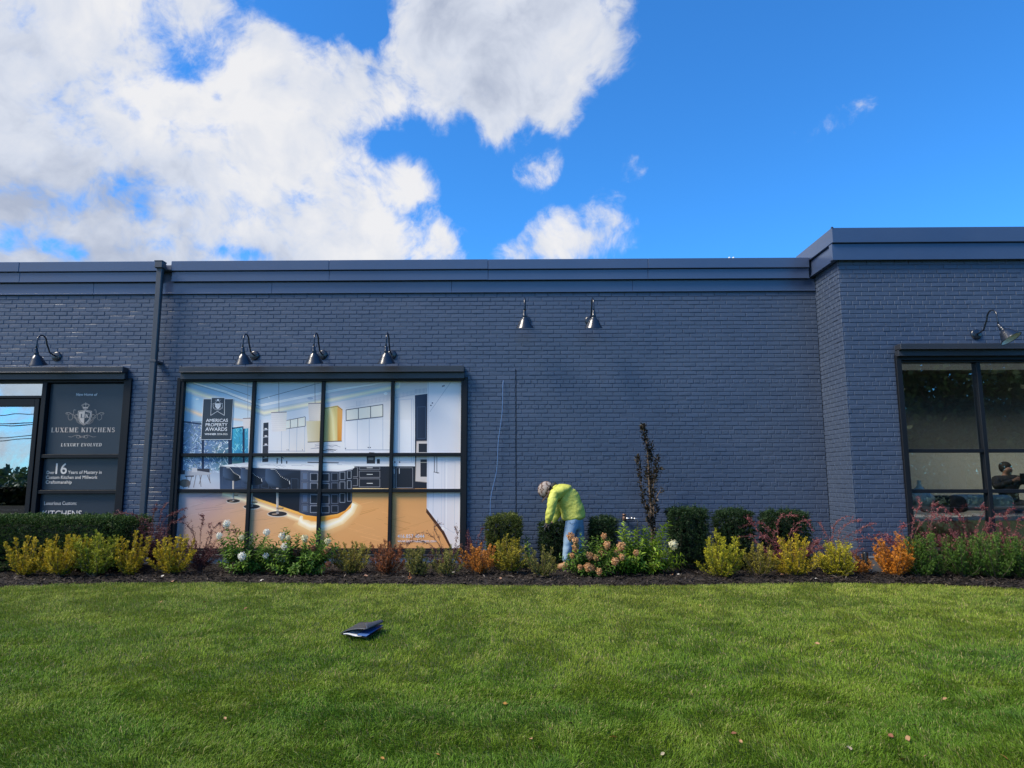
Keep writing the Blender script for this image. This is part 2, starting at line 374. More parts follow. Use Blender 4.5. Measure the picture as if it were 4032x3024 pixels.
# openings
PX0, PX1 = xAt(684, 1800, YW), xAt(1839, 1800, YW); PZ1, PZ0 = zAt(1200, 1488, YW), zAt(1200, 2180, YW)
LX1 = xAt(500, 1700, YW); LZ1 = zAt(300, 1490, YW); LX0 = -10.2
WX0 = xAt(3549, 1750, YR); WZ1 = zAt(3800, 1404, YR); WZ0 = zAt(3700, 2190, YR); WX1 = WX0 + 5.0
XJ = xAt(2032, 1750, YW); ZJ = zAt(2032, 1456, YW)
def hdr_main(r, uc, zt, a, b): return (r % 6 == 3) and a > XJ - 0.02 and zt < ZJ + .02
def hdr_wing(r, uc, zt, a, b): return r % 6 == 3
brick_wall('front_wall', 0, YW, -1, XL, XC, -0.1, ZB, [(LX0, LX1, 0.0, LZ1), (PX0, PX1, PZ0, PZ1), (PX0 + .02, PX1 - .02, -0.1, PZ0 + .001)], hdr_main, [(XJ, 0, ZJ)])
brick_wall('wing_wall', 0, YR, -1, XC, XR, -0.1, ZBR, [(WX0, WX1, WZ0, WZ1)], hdr_wing)
brick_wall('return_wall', 1, XC, -1, YR, YW, -0.1, ZBR, [], lambda r, *k: r % 6 == 3)
# control joint sealant
b = MB(); b.box((XJ - .0055, YW + .001, 0), (XJ + .0055, YW + 0.006, ZJ)); b.obj('control_joint', M['frame'], bld)
# shell behind the brickwork: side, back, roof
PZT = zAt(1800, 1022, YW - .09)                # cornice top, main
WZT = zAt(3300, 897, YR - .09)                 # cornice top, wing
b = MB(); b.box((XL, YW + .26, PZT - .35), (XC, 26, PZT - .25)); b.box((XC, YR + .26, WZT - .35), (XR, YR + .5, WZT - .25)); b.box((XC, YR + 2.5, WZT - .35), (XR, 26, WZT - .25)); b.obj('roof', M['roof'], bld)  # open strip in the wing roof, unseen, added to light the showroom
b = MB(); b.box((XL, 26, 0), (XR, 26.2, PZT - .2)); b.box((XL - .2, YW, 0), (XL, 26.2, PZT - .2)); b.box((XR, YR, 0), (XR + .2, 26.2, WZT - .2)); b.obj('rear_wall', M['mortar'], bld)
# cornice: stepped sheet metal bands in lengths with seams
def cornice(name, segs, Y, ztop, z1, z2, z3, p=(0.10, 0.065, 0.016), ends=True):
    b = MB(); rr = random.Random(3)
    for (xa, xb) in segs:
        k = max(1, round((xb - xa) / 2.6)); step = (xb - xa) / k
        for i in range(k):
            xs, xe = xa + i * step, xa + (i + 1) * step - 0.0025
            j = rr.uniform(-.0022, .0022); w = .0015 * (i % 2)
            b.box((xs, Y - p[0] - w, z1 + j), (xe, Y + .25, ztop + j), bev=.006)
            b.box((xs, Y - p[1] - w, z2 + j), (xe, Y + .03, z1 - .004 + j), bev=.004)
            b.box((xs, Y - p[1] - .012 - w, z2 - .006 + j), (xe, Y - p[1] + .02, z2 + .006 + j))
            if z3 is not None:
                b.box((xs, Y - p[2] - w, z3 + j), (xe, Y + .02, z2 - .008 + j), bev=.003)
                b.box((xs, Y - p[2] - .012 - w, z3 - .012 + j), (xe, Y + .02, z3 + .012 + j), bev=.003)
    return b.obj(name, M['flash'], bld)
XD0, XD1 = xAt(633, 1040, YW - .1), xAt(674, 1040, YW - .1)
zc1 = zAt(1800, 1060, YW - .1); zc2 = zAt(1800, 1101, YW - .065); zc3 = zAt(1800, 1150, YW - .016)
cornice('cornice', [(XL, XD0), (XD1, XC - .1035)], YW, PZT, zc1, zc2, None)
cornice('fascia', [], YW, PZT, zc1, zc2, None) if False else None
b = MB(); n = 6
for i in range(n):
    xa = XL + (XC - XL) * i / n; xb = XL + (XC - XL) * (i + 1) / n - .003
    b.box((xa, YW - .016 - .0012 * (i % 2), zc3), (xb, YW + .02, zc2 - .009), bev=.003)
    b.box((xa, YW - .030, zc3 - .012), (xb, YW + .02, zc3 + .010), bev=.003)
b.obj('fascia', M['flash'], bld)
wz1 = zAt(3300, 955, YR - .1); wz2 = zAt(3300, 1022, YR - .065)
cornice('wing_cornice', [(XC - .10, XR)], YR, WZT, wz1, wz2, None)
b = MB(); b.box((XC - .1025, YR - .098, wz1 + .001), (XC + .1, YW + .4, WZT - .001), bev=.006); b.box((XC - .067, YR - .063, wz2), (XC + .1, YW + .4, wz1 - .004), bev=.004)
b.box((XC - .08, YR - .063, wz2 - .007), (XC - .02, YW + .1, wz2 + .007))
b.lathe([(.02, 0), (.012, .012), (0.001, .022)], (XC - .09, YR - .09, WZT)); b.obj('cornice_return', M['flash'], bld)
b = MB(); b.box((XL, YW + .008, ZB - .04), (XC + .02, YW + .24, zc1 - .01)); b.box((XD0 - .02, YW + .0, zc2 - .02), (XD1 + .02, YW + .2405, PZT - .04)); b.box((XC + .01, YR + .008, ZBR - .04), (XR, YR + .24, wz1 - .01)); b.box((XC + .008, YR + .241, ZBR - .04), (XC + .2, YW + .3, wz1 - .01)); b.obj('parapet', M['mortar'], bld)
# foundation under the poster window
b = MB(); b.box((PX0 + .03, YW - .012, PZ0 - .17), (PX1 - .03, YW + .2, PZ0 - .012), bev=.012); b.obj('foundation_band', M['stucco'], bld)
fv = MB(); rr = random.Random(5); nb = 46
for i in range(nb):
    xa = PX0 + .02 + (PX1 - PX0 - .04) * i / nb; xb = PX0 + .02 + (PX1 - PX0 - .04) * (i + 1) / nb
    t = PZ0 - .178 + rr.uniform(-.016, .012)
    fv.box((xa, YW - .035 + rr.uniform(-.006, .006), -.15), (xb - .001, YW + .18, t), bev=.008)
fv.obj('foundation', M['concrete'], bld)
# downspout
g = MB(); yp = YW - .17
xd = xAt(597, 1550, yp)
g.box((xd - .045, yp - .04, .02), (xd + .045, yp + .04, PZT - .14), bev=.012)
g.box((xd - .062, yp - .075, PZT - .15), (xd + .062, yp + .05, PZT - .035), bev=.008)
g.box((xd - .066, yp - .079, PZT - .05), (xd + .066, yp + .054, PZT - .032), bev=.003)
for zz in (3.07,):
    g.box((xd - .052, yp - .045, zz), (xd + .052, YW - .001, zz + .03), bev=.002)
ds = g.obj('downspout', M['pipe'], bld)
g = MB(); g.box((XD0 + .004, yp + .03, PZT - .16), (XD1 + .02, YW + .2, PZT - .15)); g.box((XD0 + .004, YW + .02, PZT - .15), (XD1 - .003, YW + .04, PZT - .03)); g.obj('scupper', M['pipe'], bld)
# ------------------------------------------------------------------ window builder
GLASS = glass_mat('window_glass', 0.15, (0.93, 0.95, 0.92), wav=0.001, refl=(.9, .95, 1))
GLASS2 = glass_mat('door_glass', 0.60, (0.7, 0.78, 0.8), wav=0.0010, refl=(.82, .93, 1))
def canopy(x0, x1, z0, z1, Y, parent):
    b = MB(); h = z1 - z0
    b.box((x0, Y - .10, z0), (x1, Y - .001, z0 + h * .52), bev=.004)
    b.box((x0, Y - .16, z0 + h * .55), (x1, Y - .001, z1), bev=.006)
    b.box((x0, Y - .168, z0 + h * .50), (x1, Y - .10, z0 + h * .58), bev=.004)
    return b.obj('head_canopy', M['canopy'], parent)
def frame_box(name, x0, x1, z0, z1, w, y0, y1, parent, wb=None):
    b = MB(); wb = w if wb is None else wb
    b.box((x0, y0, z0), (x0 + w, y1, z1), bev=.004); b.box((x1 - w, y0, z0), (x1, y1, z1), bev=.004)
    b.box((x0 + w, y0 + .002, z1 - w), (x1 - w, y1, z1), bev=.003); b.box((x0 + w, y0 + .002, z0), (x1 - w, y1, z0 + wb), bev=.003)
    return b.obj(name, M['frame'], parent)
# --- poster window
pw = mk('window', [(0, 0, 0)], [], M['frame'], bld) if False else None
fz1 = PZ1; YG = YW + .05
win = frame_box('window', PX0, PX1, PZ0, fz1, .055, YW - .05, YW + .12, bld)
px_cols = [xAt(x, 1860, YG - .02) for x in (985.5, 1262.5, 1540)]
pz_rows = [zAt(1250, y, YG - .02) for y in (1790.5, 1932)]
ix0, ix1 = xAt(722, 1700, YG), xAt(1816, 1700, YG); iz1, iz0 = zAt(1250, 1504, YG), zAt(1250, 2158, YG)
b = MB(); b.box((PX0 + .055, YW - .035, PZ0 + .0), (ix0, YG + .06, fz1 - .003)); b.box((ix1, YW - .035, PZ0), (PX1 - .055, YG + .06, fz1 - .003))
b.box((ix0, YW - .03, iz1), (ix1, YG + .06, fz1 - .056)); b.box((ix0, YW - .03, PZ0 + .02), (ix1, YG + .06, iz0)); b.obj('inner_frame', M['frame'], win)
for xm in px_cols:
    b = MB(); b.box((xm - .026, YG - .055, iz0), (xm + .026, YG + .02, iz1), bev=.004); b.obj('mullion', M['frame'], win)
for zm in pz_rows:
    b = MB(); xs = [ix0] + px_cols + [ix1]
    for i in range(4): b.box((xs[i] + (.026 if i else 0), YG - .05, zm - .026), (xs[i + 1] - (.026 if i < 3 else 0), YG + .02, zm + .026), bev=.004)
    b.obj('transom', M['frame'], win)
canopy(xAt(708, 1470, YW - .12), xAt(1828, 1470, YW - .12), PZ1 - .03, zAt(1250, 1442, YW - .15), YW, win)
b = MB(); b.box((PX0 - .02, YW - .09, PZ0 - .03), (PX1 + .02, YW + .02, PZ0 - .003), bev=.004); b.obj('window_sill', M['canopy'], win)
# ================================================================== POSTER (a flat print on the glass)
pts_ = []
class Paint:
    """flat painted shapes in the print's own plane, stacked in hair-thin layers"""
    def __init__(s, Y, ox, oy, sc, clip=None): s.Y, s.ox, s.oy, s.sc, s.clip = Y, ox, oy, sc, clip; s.q = []; s.ly = 0; s.sub = 0
    def P(s, x, y):
        p = atY(s.ox + x * s.sc, s.oy + y * s.sc, s.Y); X, Z = p.x, p.z
        if s.clip: X = min(max(X, s.clip[0]), s.clip[1]); Z = min(max(Z, s.clip[2]), s.clip[3])
        return (X, Z)
    def layer(s, n): s.ly = n
    def poly(s, pts, col):
        c = [lin(*k) for k in col] if isinstance(col[0], (tuple, list)) else [lin(*col)] * len(pts)
        s.q.append((s.ly, len(s.q), s.sub, [s.P(*p) for p in pts], c))
    def finish(s):
        """lay the painted shapes over each other, each a hundredth of a millimetre nearer"""
        V, Fc, C = [], [], []; qs = sorted(s.q, key=lambda t: (t[0], t[1])); n = len(qs); B = np.zeros((n, 4)); lev = np.zeros(n, int); sb = np.array([t[2] for t in qs])
        for k, (ly, i, sub, pts, c) in enumerate(qs):
            xs_ = [p[0] for p in pts]; zs_ = [p[1] for p in pts]; B[k] = (min(xs_), max(xs_), min(zs_), max(zs_)); ov = (B[:k, 0] <= B[k, 1]) & (B[:k, 1] >= B[k, 0]) & (B[:k, 2] <= B[k, 3]) & (B[:k, 3] >= B[k, 2])
            if sub: ov &= sb[:k] != sub
            lev[k] = 1 + (lev[:k][ov].max() if ov.any() else 0)
            if sub:                                            # one painted gradient keeps one depth
                m_ = sb[:k + 1] == sub; lev[:k + 1][m_] = lev[:k + 1][m_].max()
        for k, (ly, i, sub, pts, c) in enumerate(qs):
            d = lev[k] * 1.6e-5; b = len(V); V += [(x, s.Y - d, z) for x, z in pts]; Fc.append(tuple(range(b, b + len(pts)))); C += c
        return V, Fc, C
    def line(s, pts, w, col, col2=None, taper=False):
        for i in range(len(pts) - 1):
            (x0, y0), (x1, y1) = pts[i], pts[i + 1]; d = math.hypot(x1 - x0, y1 - y0) or 1; nx, ny = -(y1 - y0) / d * w / 2, (x1 - x0) / d * w / 2
            c = col if col2 is None else [col, col2, col2, col]
            s.poly([(x0 + nx, y0 + ny), (x1 + nx, y1 + ny), (x1 - nx, y1 - ny), (x0 - nx, y0 - ny)], c)
    def glow(s, pts, w, cc, ce):
        ef = ce if callable(ce) else (lambda x, y: ce)
        mf = lambda x, y: tuple(.5 * a + .5 * b for a, b in zip(cc, ef(x, y)))
        L_, C_, R_ = [], [], []
        for i, (x, y) in enumerate(pts):
            a = pts[max(i - 1, 0)]; b = pts[min(i + 1, len(pts) - 1)]; d = math.hypot(b[0] - a[0], b[1] - a[1]) or 1
            nx, ny = -(b[1] - a[1]) / d * w / 2, (b[0] - a[0]) / d * w / 2
            L_.append((x + nx, y + ny)); R_.append((x - nx, y - ny)); C_.append((x, y))
        for i in range(len(pts) - 1):
            H = lambda A, j, f: (C_[j][0] + (A[j][0] - C_[j][0]) * f, C_[j][1] + (A[j][1] - C_[j][1]) * f)
            for A in (L_, R_):
                a0, a1, h0, h1, c0, c1 = A[i], A[i + 1], H(A, i, .42), H(A, i + 1, .42), C_[i], C_[i + 1]
                s.poly([a0, a1, h1, h0], [ef(*a0), ef(*a1), mf(*h1), mf(*h0)]); s.poly([h0, h1, c1, c0], [mf(*h0), mf(*h1), cc, cc])
    def ell(s, x, y, a, b_, col, n=28, rot=0):
        s.poly([(x + a * math.cos(t) , y + b_ * math.sin(t)) for t in [2 * math.pi * k / n for k in range(n)]], col)
    def grid(s, xs, ys, cols):
        Paint.gid = getattr(Paint, 'gid', 0) + 1; s.sub = Paint.gid
        for j in range(len(ys) - 1):
            for i in range(len(xs) - 1):
                s.poly([(xs[i], ys[j]), (xs[i + 1], ys[j]), (xs[i + 1], ys[j + 1]), (xs[i], ys[j + 1])], [cols[j][i], cols[j][i + 1], cols[j + 1][i + 1], cols[j + 1][i]])
        s.sub = 0
    def rect(s, x0, y0, x1, y1, col): s.poly([(x0, y0), (x1, y0), (x1, y1), (x0, y1)], col)
PY = YG - .002
pp = Paint(PY, 640, 1400, .5877, (ix0, ix1, iz0, iz1))
q = pp; rr = random.Random(11)
q.layer(0)
q.rect(40, 140, 2050, 1330, (212, 217, 232))
q.layer(1)
q.grid([40, 330, 600, 900, 1200, 1800], [140, 270, 400, 470], [
    [(158, 190, 222), (170, 196, 226), (176, 196, 222), (186, 200, 222), (196, 198, 210), (205, 200, 208)],
    [(150, 192, 228), (160, 196, 230), (180, 206, 234), (196, 208, 230), (206, 208, 222), (214, 212, 222)],
    [(150, 184, 216), (172, 202, 230), (200, 218, 240), (212, 220, 238), (218, 220, 232), (220, 222, 232)],
    [(160, 190, 220), (180, 206, 232), (206, 220, 240), (216, 222, 238), (222, 224, 236), (224, 226, 238)]])
q.grid([700, 960, 1220, 1540, 1800], [430, 560, 700], [
    [(214, 220, 238), (224, 226, 238), (226, 228, 240), (228, 230, 242), (226, 228, 240)],
    [(212, 218, 236), (226, 224, 230), (224, 226, 240), (226, 230, 244), (224, 228, 242)],
    [(206, 210, 226), (222, 216, 216), (220, 222, 236), (222, 226, 240), (222, 226, 240)]])
q.layer(2)
# ceiling coves, strips of light, tracks
q.glow([(130, 225), (300, 275), (590, 352), (680, 385), (960, 330), (1590, 205)], 46, (250, 240, 214), (178, 196, 220))
q.line([(205, 178), (420, 242), (660, 334)], 13, (238, 240, 248)); q.line([(660, 334), (1180, 228), (1530, 166)], 15, (240, 242, 250))
q.line([(205, 190), (420, 254), (650, 340)], 4, (150, 160, 180)); q.line([(470, 178), (600, 205)], 12, (214, 212, 220)); q.line([(470, 186), (600, 214)], 3, (140, 150, 170))
q.line([(1500, 178), (1590, 178), (1590, 215)], 6, (226, 226, 234))
q.glow([(130, 355), (250, 395), (300, 408)], 40, (236, 206, 180), (168, 192, 220)); q.glow([(470, 425), (600, 440)], 22, (220, 200, 190), (190, 206, 230))
q.layer(3)
q.line([(345, 180), (450, 222), (588, 270)], 3, (90, 104, 130)); q.line([(640, 296), (860, 236), (1060, 182)], 3, (80, 92, 116)); q.line([(712, 276), (714, 290)], 6, (235, 240, 250))
q.ell(990, 287, 20, 8, (160, 178, 208)); q.ell(1495, 255, 12, 9, (240, 244, 250)); q.ell(232, 292, 12, 5, (200, 220, 240))
# outdoor view, left
q.grid([60, 300, 460], [440, 560, 700, 790], [[(120, 142, 178), (104, 130, 170), (96, 122, 160)], [(130, 154, 188), (110, 138, 184), (100, 128, 170)], [(110, 140, 180), (86, 120, 170), (60, 110, 120)], [(160, 180, 210), (140, 165, 200), (120, 160, 170)]])
q.grid([460, 545, 600], [480, 660, 725], [[(70, 170, 205), (60, 160, 200), (90, 150, 190)], [(60, 140, 190), (50, 130, 180), (80, 140, 190)], [(90, 130, 130), (70, 120, 120), (120, 160, 180)]])
q.layer(4)
cs = [(210, 228, 245), (70, 88, 130), (170, 198, 230), (116, 136, 140), (84, 108, 156), (235, 240, 250), (92, 118, 108), (190, 208, 236)]
for i in range(700):
    x = rr.uniform(110, 452); y = 448 + rr.random() ** .9 * 335; a = rr.uniform(3, 15); w = rr.uniform(1.5, 5); t = rr.uniform(0, 3.1)
    if y > 740 and x > 390: continue
    q.line([(x - a * math.cos(t), y - a * math.sin(t)), (x + a * math.cos(t), y + a * math.sin(t))], w, rr.choice(cs))
for i in range(70):
    x = rr.uniform(468, 570); y = rr.uniform(490, 722); a = rr.uniform(4, 14); t = rr.uniform(.6, 2.4)
    q.line([(x - a * math.cos(t), y - a * math.sin(t)), (x + a * math.cos(t), y + a * math.sin(t))], 3, rr.choice([(120, 215, 240), (40, 110, 150), (60, 130, 130), (150, 220, 235)]))
q.layer(5)
nav = (38, 52, 84)
q.line([(130, 444), (262, 460), (455, 484)], 9, nav); q.line([(455, 490), (560, 474), (590, 470)], 8, nav)
q.rect(262, 455, 278, 790, nav); q.rect(440, 484, 466, 745, nav); q.rect(536, 478, 550, 730, nav); q.rect(120, 440, 136, 790, nav)
q.poly([(575, 440), (700, 425), (700, 720), (575, 725)], [(200, 214, 236), (214, 222, 240), (220, 222, 236), (196, 210, 232)])
q.line([(612, 440), (612, 715)], 5, (150, 172, 210)); q.line([(655, 430), (655, 715)], 4, (170, 186, 214))
q.layer(6)
q.poly([(676, 452), (710, 448), (708, 712), (668, 716)], [(46, 52, 66), (46, 52, 66), (60, 60, 72), (52, 56, 70)])
for y in (500, 548, 604, 688): q.line([(674, y), (708, y - 4)], 5, (170, 178, 196)); q.rect(684, y - 14, 700, y - 5, (210, 210, 222))
# upper cabinets centre
for x in (800, 852, 902, 955): q.line([(x, 428), (x - 4, 645)], 3, (172, 182, 206))
q.line([(705, 640), (955, 640)], 4, (170, 178, 200))
def frame4(a, b, c, d, w, col):
    for s_, e_ in ((a, b), (b, c), (c, d), (d, a)): q.line([s_, e_], w, col)
for i in range(3):
    xa, xb = 806 + i * 50, 806 + (i + 1) * 50; ya, yb = 440 - i * 10, 430 - i * 10; za, zb = 494 - i * 7, 487 - i * 7
    q.poly([(xa, ya), (xb, yb), (xb, zb), (xa, za)], (236, 236, 232)); frame4((xa, ya), (xb, yb), (xb, zb), (xa, za), 4, (70, 78, 98))
# right cabinets, crown
for x in (1222, 1305, 1385, 1476): q.line([(x, 432 - (x - 1222) * .05), (x, 632)], 3, (165, 175, 202))
q.line([(1222, 632), (1530, 632)], 4, (150, 160, 185)); q.line([(1222, 440), (1480, 412)], 3, (176, 184, 206))
for i in range(3):
    xa, xb = 1230 + i * 82, 1230 + (i + 1) * 82; ya, yb = 364 - i * 12, 352 - i * 12; za, zb = 436 - i * 9, 427 - i * 9
    q.poly([(xa, ya), (xb, yb), (xb, zb), (xa, za)], (226, 226, 224)); frame4((xa, ya), (xb, yb), (xb, zb), (xa, za), 5, (66, 74, 92))
for i in range(44):
    x = 1300 + i * 9; y = 328 - (x - 1300) * .19; q.line([(x, y - 22), (x, y + 12)], 2.5, (176, 180, 200))
for i in range(9):
    x = 1694 + i * 9; q.line([(x, 226 - i), (x, 258 - i)], 3, (150, 156, 180))
q.line([(1555, 285), (1690, 258)], 3, (170, 176, 198)); q.line([(1225, 350), (1530, 300)], 2, (190, 195, 210))
for (a, c) in ((1572, 1680), (1586, 1668)):
    frame4((a, 298), (c, 290), (c, 716), (a, 716), 3, (178, 186, 210))
q.line([(1530, 300), (1530, 725)], 3, (160, 168, 190)); q.line([(1556, 300), (1556, 725)], 3, (176, 184, 206))
# pendants
def pend(x, y0, y1, w, c1, c2, stem):
    q.line([(x, 150), (x, y0)], 3, stem)
    q.poly([(x - w, y0 + 6), (x + w, y0), (x + w * .9, y1), (x - w * .85, y1 + 6)], [c1, c2, c2, c1])
    for k in range(9): q.line([(x - w, y0 + 8 + k * (y1 - y0) / 9), (x + w, y0 + 4 + k * (y1 - y0) / 9)], 1.2, (196, 192, 202))
    for k in range(14): xx = x - w + 2 * w * k / 13; q.line([(xx, y0 - 2), (xx + 1, y1 - 8)], 1.4, (240, 240, 246))
    q.line([(x - w, y0 + 4), (x + w, y0)], 5, (120, 112, 122))
pend(780, 378, 505, 52, (214, 214, 228), (232, 226, 224), (90, 96, 116))
pend(1022, 318, 440, 46, (206, 198, 198), (224, 216, 210), (90, 90, 104))
pend(572, 418, 484, 34, (206, 206, 218), (214, 206, 210), (150, 160, 180))
q.layer(7)
# range hood
q.poly([(962, 440), (1060, 438), (1060, 582), (972, 580)], [(226, 218, 196), (206, 192, 150), (198, 184, 150), (222, 214, 196)])
q.poly([(1075, 350), (1172, 334), (1172, 572), (1075, 576)], [(206, 190, 130), (214, 196, 128), (204, 180, 116), (196, 176, 120)])
q.glow([(1120, 345), (1140, 420), (1150, 570)], 56, (236, 226, 176), (206, 188, 126))
q.poly([(1172, 334), (1206, 360), (1200, 572), (1172, 572)], [(222, 170, 96), (232, 170, 100), (224, 150, 60), (206, 136, 52)])
q.line([(1085, 356), (1172, 340), (1206, 366)], 3, (120, 100, 70)); q.line([(972, 580), (1080, 577), (1202, 573)], 5, (86, 74, 66))
# marble splash
q.grid([970, 1100, 1222], [583, 650, 716], [[(224, 220, 222), (222, 222, 232), (226, 228, 238)], [(222, 218, 224), (216, 216, 228), (222, 224, 238)], [(214, 214, 226), (214, 214, 228), (220, 222, 236)]])
for i in range(12):
    x = rr.uniform(985, 1150); y = rr.uniform(595, 645); q.line([(x, y), (x + 30, y - 5 + rr.uniform(-5, 5)), (x + 62, y + rr.uniform(-8, 6))], 2.5, (150, 152, 172))
q.line([(1070, 640), (1110, 628), (1160, 634)], 5, (50, 52, 66))
# oven tower
q.poly([(1691, 266), (1775, 256), (1775, 890), (1691, 890)], [(44, 56, 84), (36, 46, 72), (34, 34, 44), (36, 38, 48)])
frame4((1706, 345), (1762, 342), (1762, 555), (1706, 555), 3, (70, 84, 112))
q.poly([(1702, 574), (1775, 572), (1775, 850), (1694, 842)], (198, 192, 196)); q.rect(1716, 590, 1775, 648, (40, 42, 52)); q.rect(1728, 696, 1775, 812, (44, 44, 54)); q.line([(1728, 716), (1775, 716)], 4, (190, 180, 170))
frame4((1702, 574), (1778, 572), (1778, 850), (1694, 842), 4, (150, 140, 138))
# base cabinets, right
q.poly([(1262, 738), (1692, 738), (1692, 892), (1262, 888)], (38, 40, 50))
q.poly([(1262, 726), (1692, 730), (1692, 742), (1262, 742)], (226, 230, 242))
for (a, y0, c, y1) in ((1318, 746, 1456, 762), (1318, 774, 1456, 816), (1318, 826, 1456, 880), (1268, 748, 1306, 812), (1268, 822, 1306, 872), (1546, 750, 1556, 884), (1566, 752, 1676, 886)):
    frame4((a, y0), (c, y0), (c, y1), (a, y1), 2.6, (148, 150, 164))
for y in (752, 796, 856): q.line([(1368, y), (1408, y)], 4, (214, 214, 222))
q.line([(1552, 760), (1552, 792)], 4, (210, 210, 220)); q.line([(1586, 756), (1586, 792)], 4, (210, 210, 220))
q.rect(1368, 674, 1424, 724, (60, 58, 66)); q.rect(1378, 684, 1412, 700, (150, 140, 140)); q.rect(1436, 694, 1456, 724, (48, 48, 58)); q.line([(1384, 650), (1420, 652)], 5, (70, 60, 60))
q.ell(1556, 714, 5, 5, (60, 66, 84)); q.ell(1588, 714, 5, 5, (60, 66, 84)); q.ell(1378, 616, 4, 4, (60, 66, 84)); q.ell(1392, 616, 4, 4, (60, 66, 84)); q.ell(1226, 622, 4, 4, (60, 66, 84))
for x in (834, 844, 938): q.ell(x, 632, 3, 3, (80, 84, 100))
# floor
q.layer(3)
FX, FY = [40, 120, 300, 500, 800, 1000, 1280, 1990], [880, 935, 1010, 1100, 1200, 1330]
FC = [
    [(196, 198, 214), (190, 190, 206), (190, 178, 184), (214, 180, 140), (222, 184, 128), (230, 180, 110), (226, 172, 96), (206, 152, 84)],
    [(184, 184, 202), (178, 170, 184), (180, 160, 158), (196, 164, 132), (212, 172, 120), (222, 170, 100), (228, 170, 92), (200, 148, 82)],
    [(184, 180, 196), (174, 160, 168), (180, 152, 138), (196, 160, 124), (206, 162, 108), (216, 162, 92), (222, 164, 90), (202, 150, 84)],
    [(188, 178, 190), (180, 158, 156), (186, 154, 130), (200, 160, 116), (210, 164, 104), (218, 166, 94), (218, 162, 90), (206, 154, 88)],
    [(192, 176, 184), (186, 160, 150), (192, 158, 126), (204, 162, 114), (214, 166, 102), (216, 164, 94), (214, 160, 90), (210, 156, 90)],
    [(196, 178, 180), (192, 162, 146), (196, 160, 124), (206, 162, 112), (214, 166, 102), (214, 162, 94), (212, 158, 90), (212, 158, 92)]]
FC = [[(r, g, min(255, b + (16 if x > 250 else 0))) for x, (r, g, b) in zip(FX, row)] for row in FC]
q.grid(FX, FY, FC)
def floorc(x, y):
    x = min(max(x, 41), 1989); y = min(max(y, 881), 1329); i = max(k for k in range(len(FX) - 1) if FX[k] <= x); j = max(k for k in range(len(FY) - 1) if FY[k] <= y)
    u, v = (x - FX[i]) / (FX[i + 1] - FX[i]), (y - FY[j]) / (FY[j + 1] - FY[j])
    return tuple((FC[j][i][k] * (1 - u) + FC[j][i + 1][k] * u) * (1 - v) + (FC[j + 1][i][k] * (1 - u) + FC[j + 1][i + 1][k] * u) * v for k in range(3))
q.grid([90, 250, 385], [770, 830, 900], [[(150, 165, 192), (160, 178, 205), (150, 165, 195)], [(176, 186, 208), (190, 200, 220), (170, 184, 210)], [(184, 190, 208), (184, 188, 204), (176, 180, 200)]])
q.layer(4)
for i in range(150):
    x = rr.uniform(130, 1700); y = rr.uniform(930, 1285); L_ = rr.uniform(40, 190); s_ = rr.choice((-.22, -.3, .35, .25)) if x > 900 else rr.uniform(-.35, -.1)
    c = tuple(v - 6 for v in floorc(x, y)); d_ = rr.choice((-14, -8, 0, 12, 18))
    q.line([(x, y), (x + L_, y + L_ * s_)], rr.uniform(1.5, 4), tuple(min(255, max(0, v + d_)) for v in c))
# under-island glow on the floor
q.layer(5)
q.glow([(905, 1100), (935, 1128), (1000, 1158), (1110, 1152), (1205, 1108), (1268, 1040), (1296, 985)], 120, (238, 204, 150), floorc)
q.glow([(915, 1080), (930, 1112), (990, 1143), (1100, 1142), (1196, 1102), (1258, 1042), (1280, 990)], 62, (255, 252, 238), (240, 208, 158))
q.glow([(400, 925), (600, 982), (760, 1040), (915, 1096)], 52, (255, 240, 205), floorc); q.glow([(1272, 886), (1400, 890), (1530, 898)], 34, (250, 226, 176), floorc)
# dining set at the left
q.layer(6)
dk = (58, 60, 74)
for (a, y0, c, y1) in ((112, 768, 152, 796), (218, 758, 316, 786), (150, 800, 210, 812)): q.rect(a, y0, c, y1, dk)
q.poly([(150, 776), (215, 768), (330, 786), (320, 798), (150, 806)], (172, 176, 192)); q.rect(196, 752, 232, 782, (196, 198, 210))
for (a, y0, c, y1) in ((118, 800, 140, 888), (160, 812, 176, 886), (196, 812, 176, 886), (225, 800, 208, 884), (250, 800, 258, 880), (300, 800, 322, 856), (262, 800, 246, 862), (312, 796, 318, 850)): q.line([(a, y0), (c, y1)], 4, (110, 100, 104))
q.ell(150, 855, 38, 26, (92, 84, 86))
for k in range(7): q.line([(118, 838 + k * 6), (182, 842 + k * 5)], 2, (140, 130, 124))
# island
q.layer(8)
q.poly([(382, 742), (930, 764), (918, 1050), (640, 958), (560, 925), (385, 905)], [(44, 56, 80), (36, 44, 62), (30, 32, 44), (30, 34, 46), (34, 42, 58), (60, 78, 112)])
q.poly([(925, 762), (1278, 762), (1270, 985), (1225, 1038), (1170, 1062), (1050, 1080), (965, 1070), (915, 1052)], [(76, 88, 116), (34, 38, 50), (40, 42, 54), (34, 36, 48), (38, 42, 54), (42, 46, 60), (60, 66, 86), (62, 70, 92)])
q.layer(7)
q.poly([(600, 935), (640, 955), (915, 1048), (965, 1068), (1050, 1080), (1170, 1060), (1268, 985), (1262, 1020), (1180, 1086), (1055, 1112), (942, 1098), (940, 1075), (640, 975)], [(240, 180, 90)] * 7 + [(228, 150, 60), (232, 150, 56), (234, 158, 66), (240, 176, 90), (236, 170, 80), (246, 196, 110)])
q.layer(9)
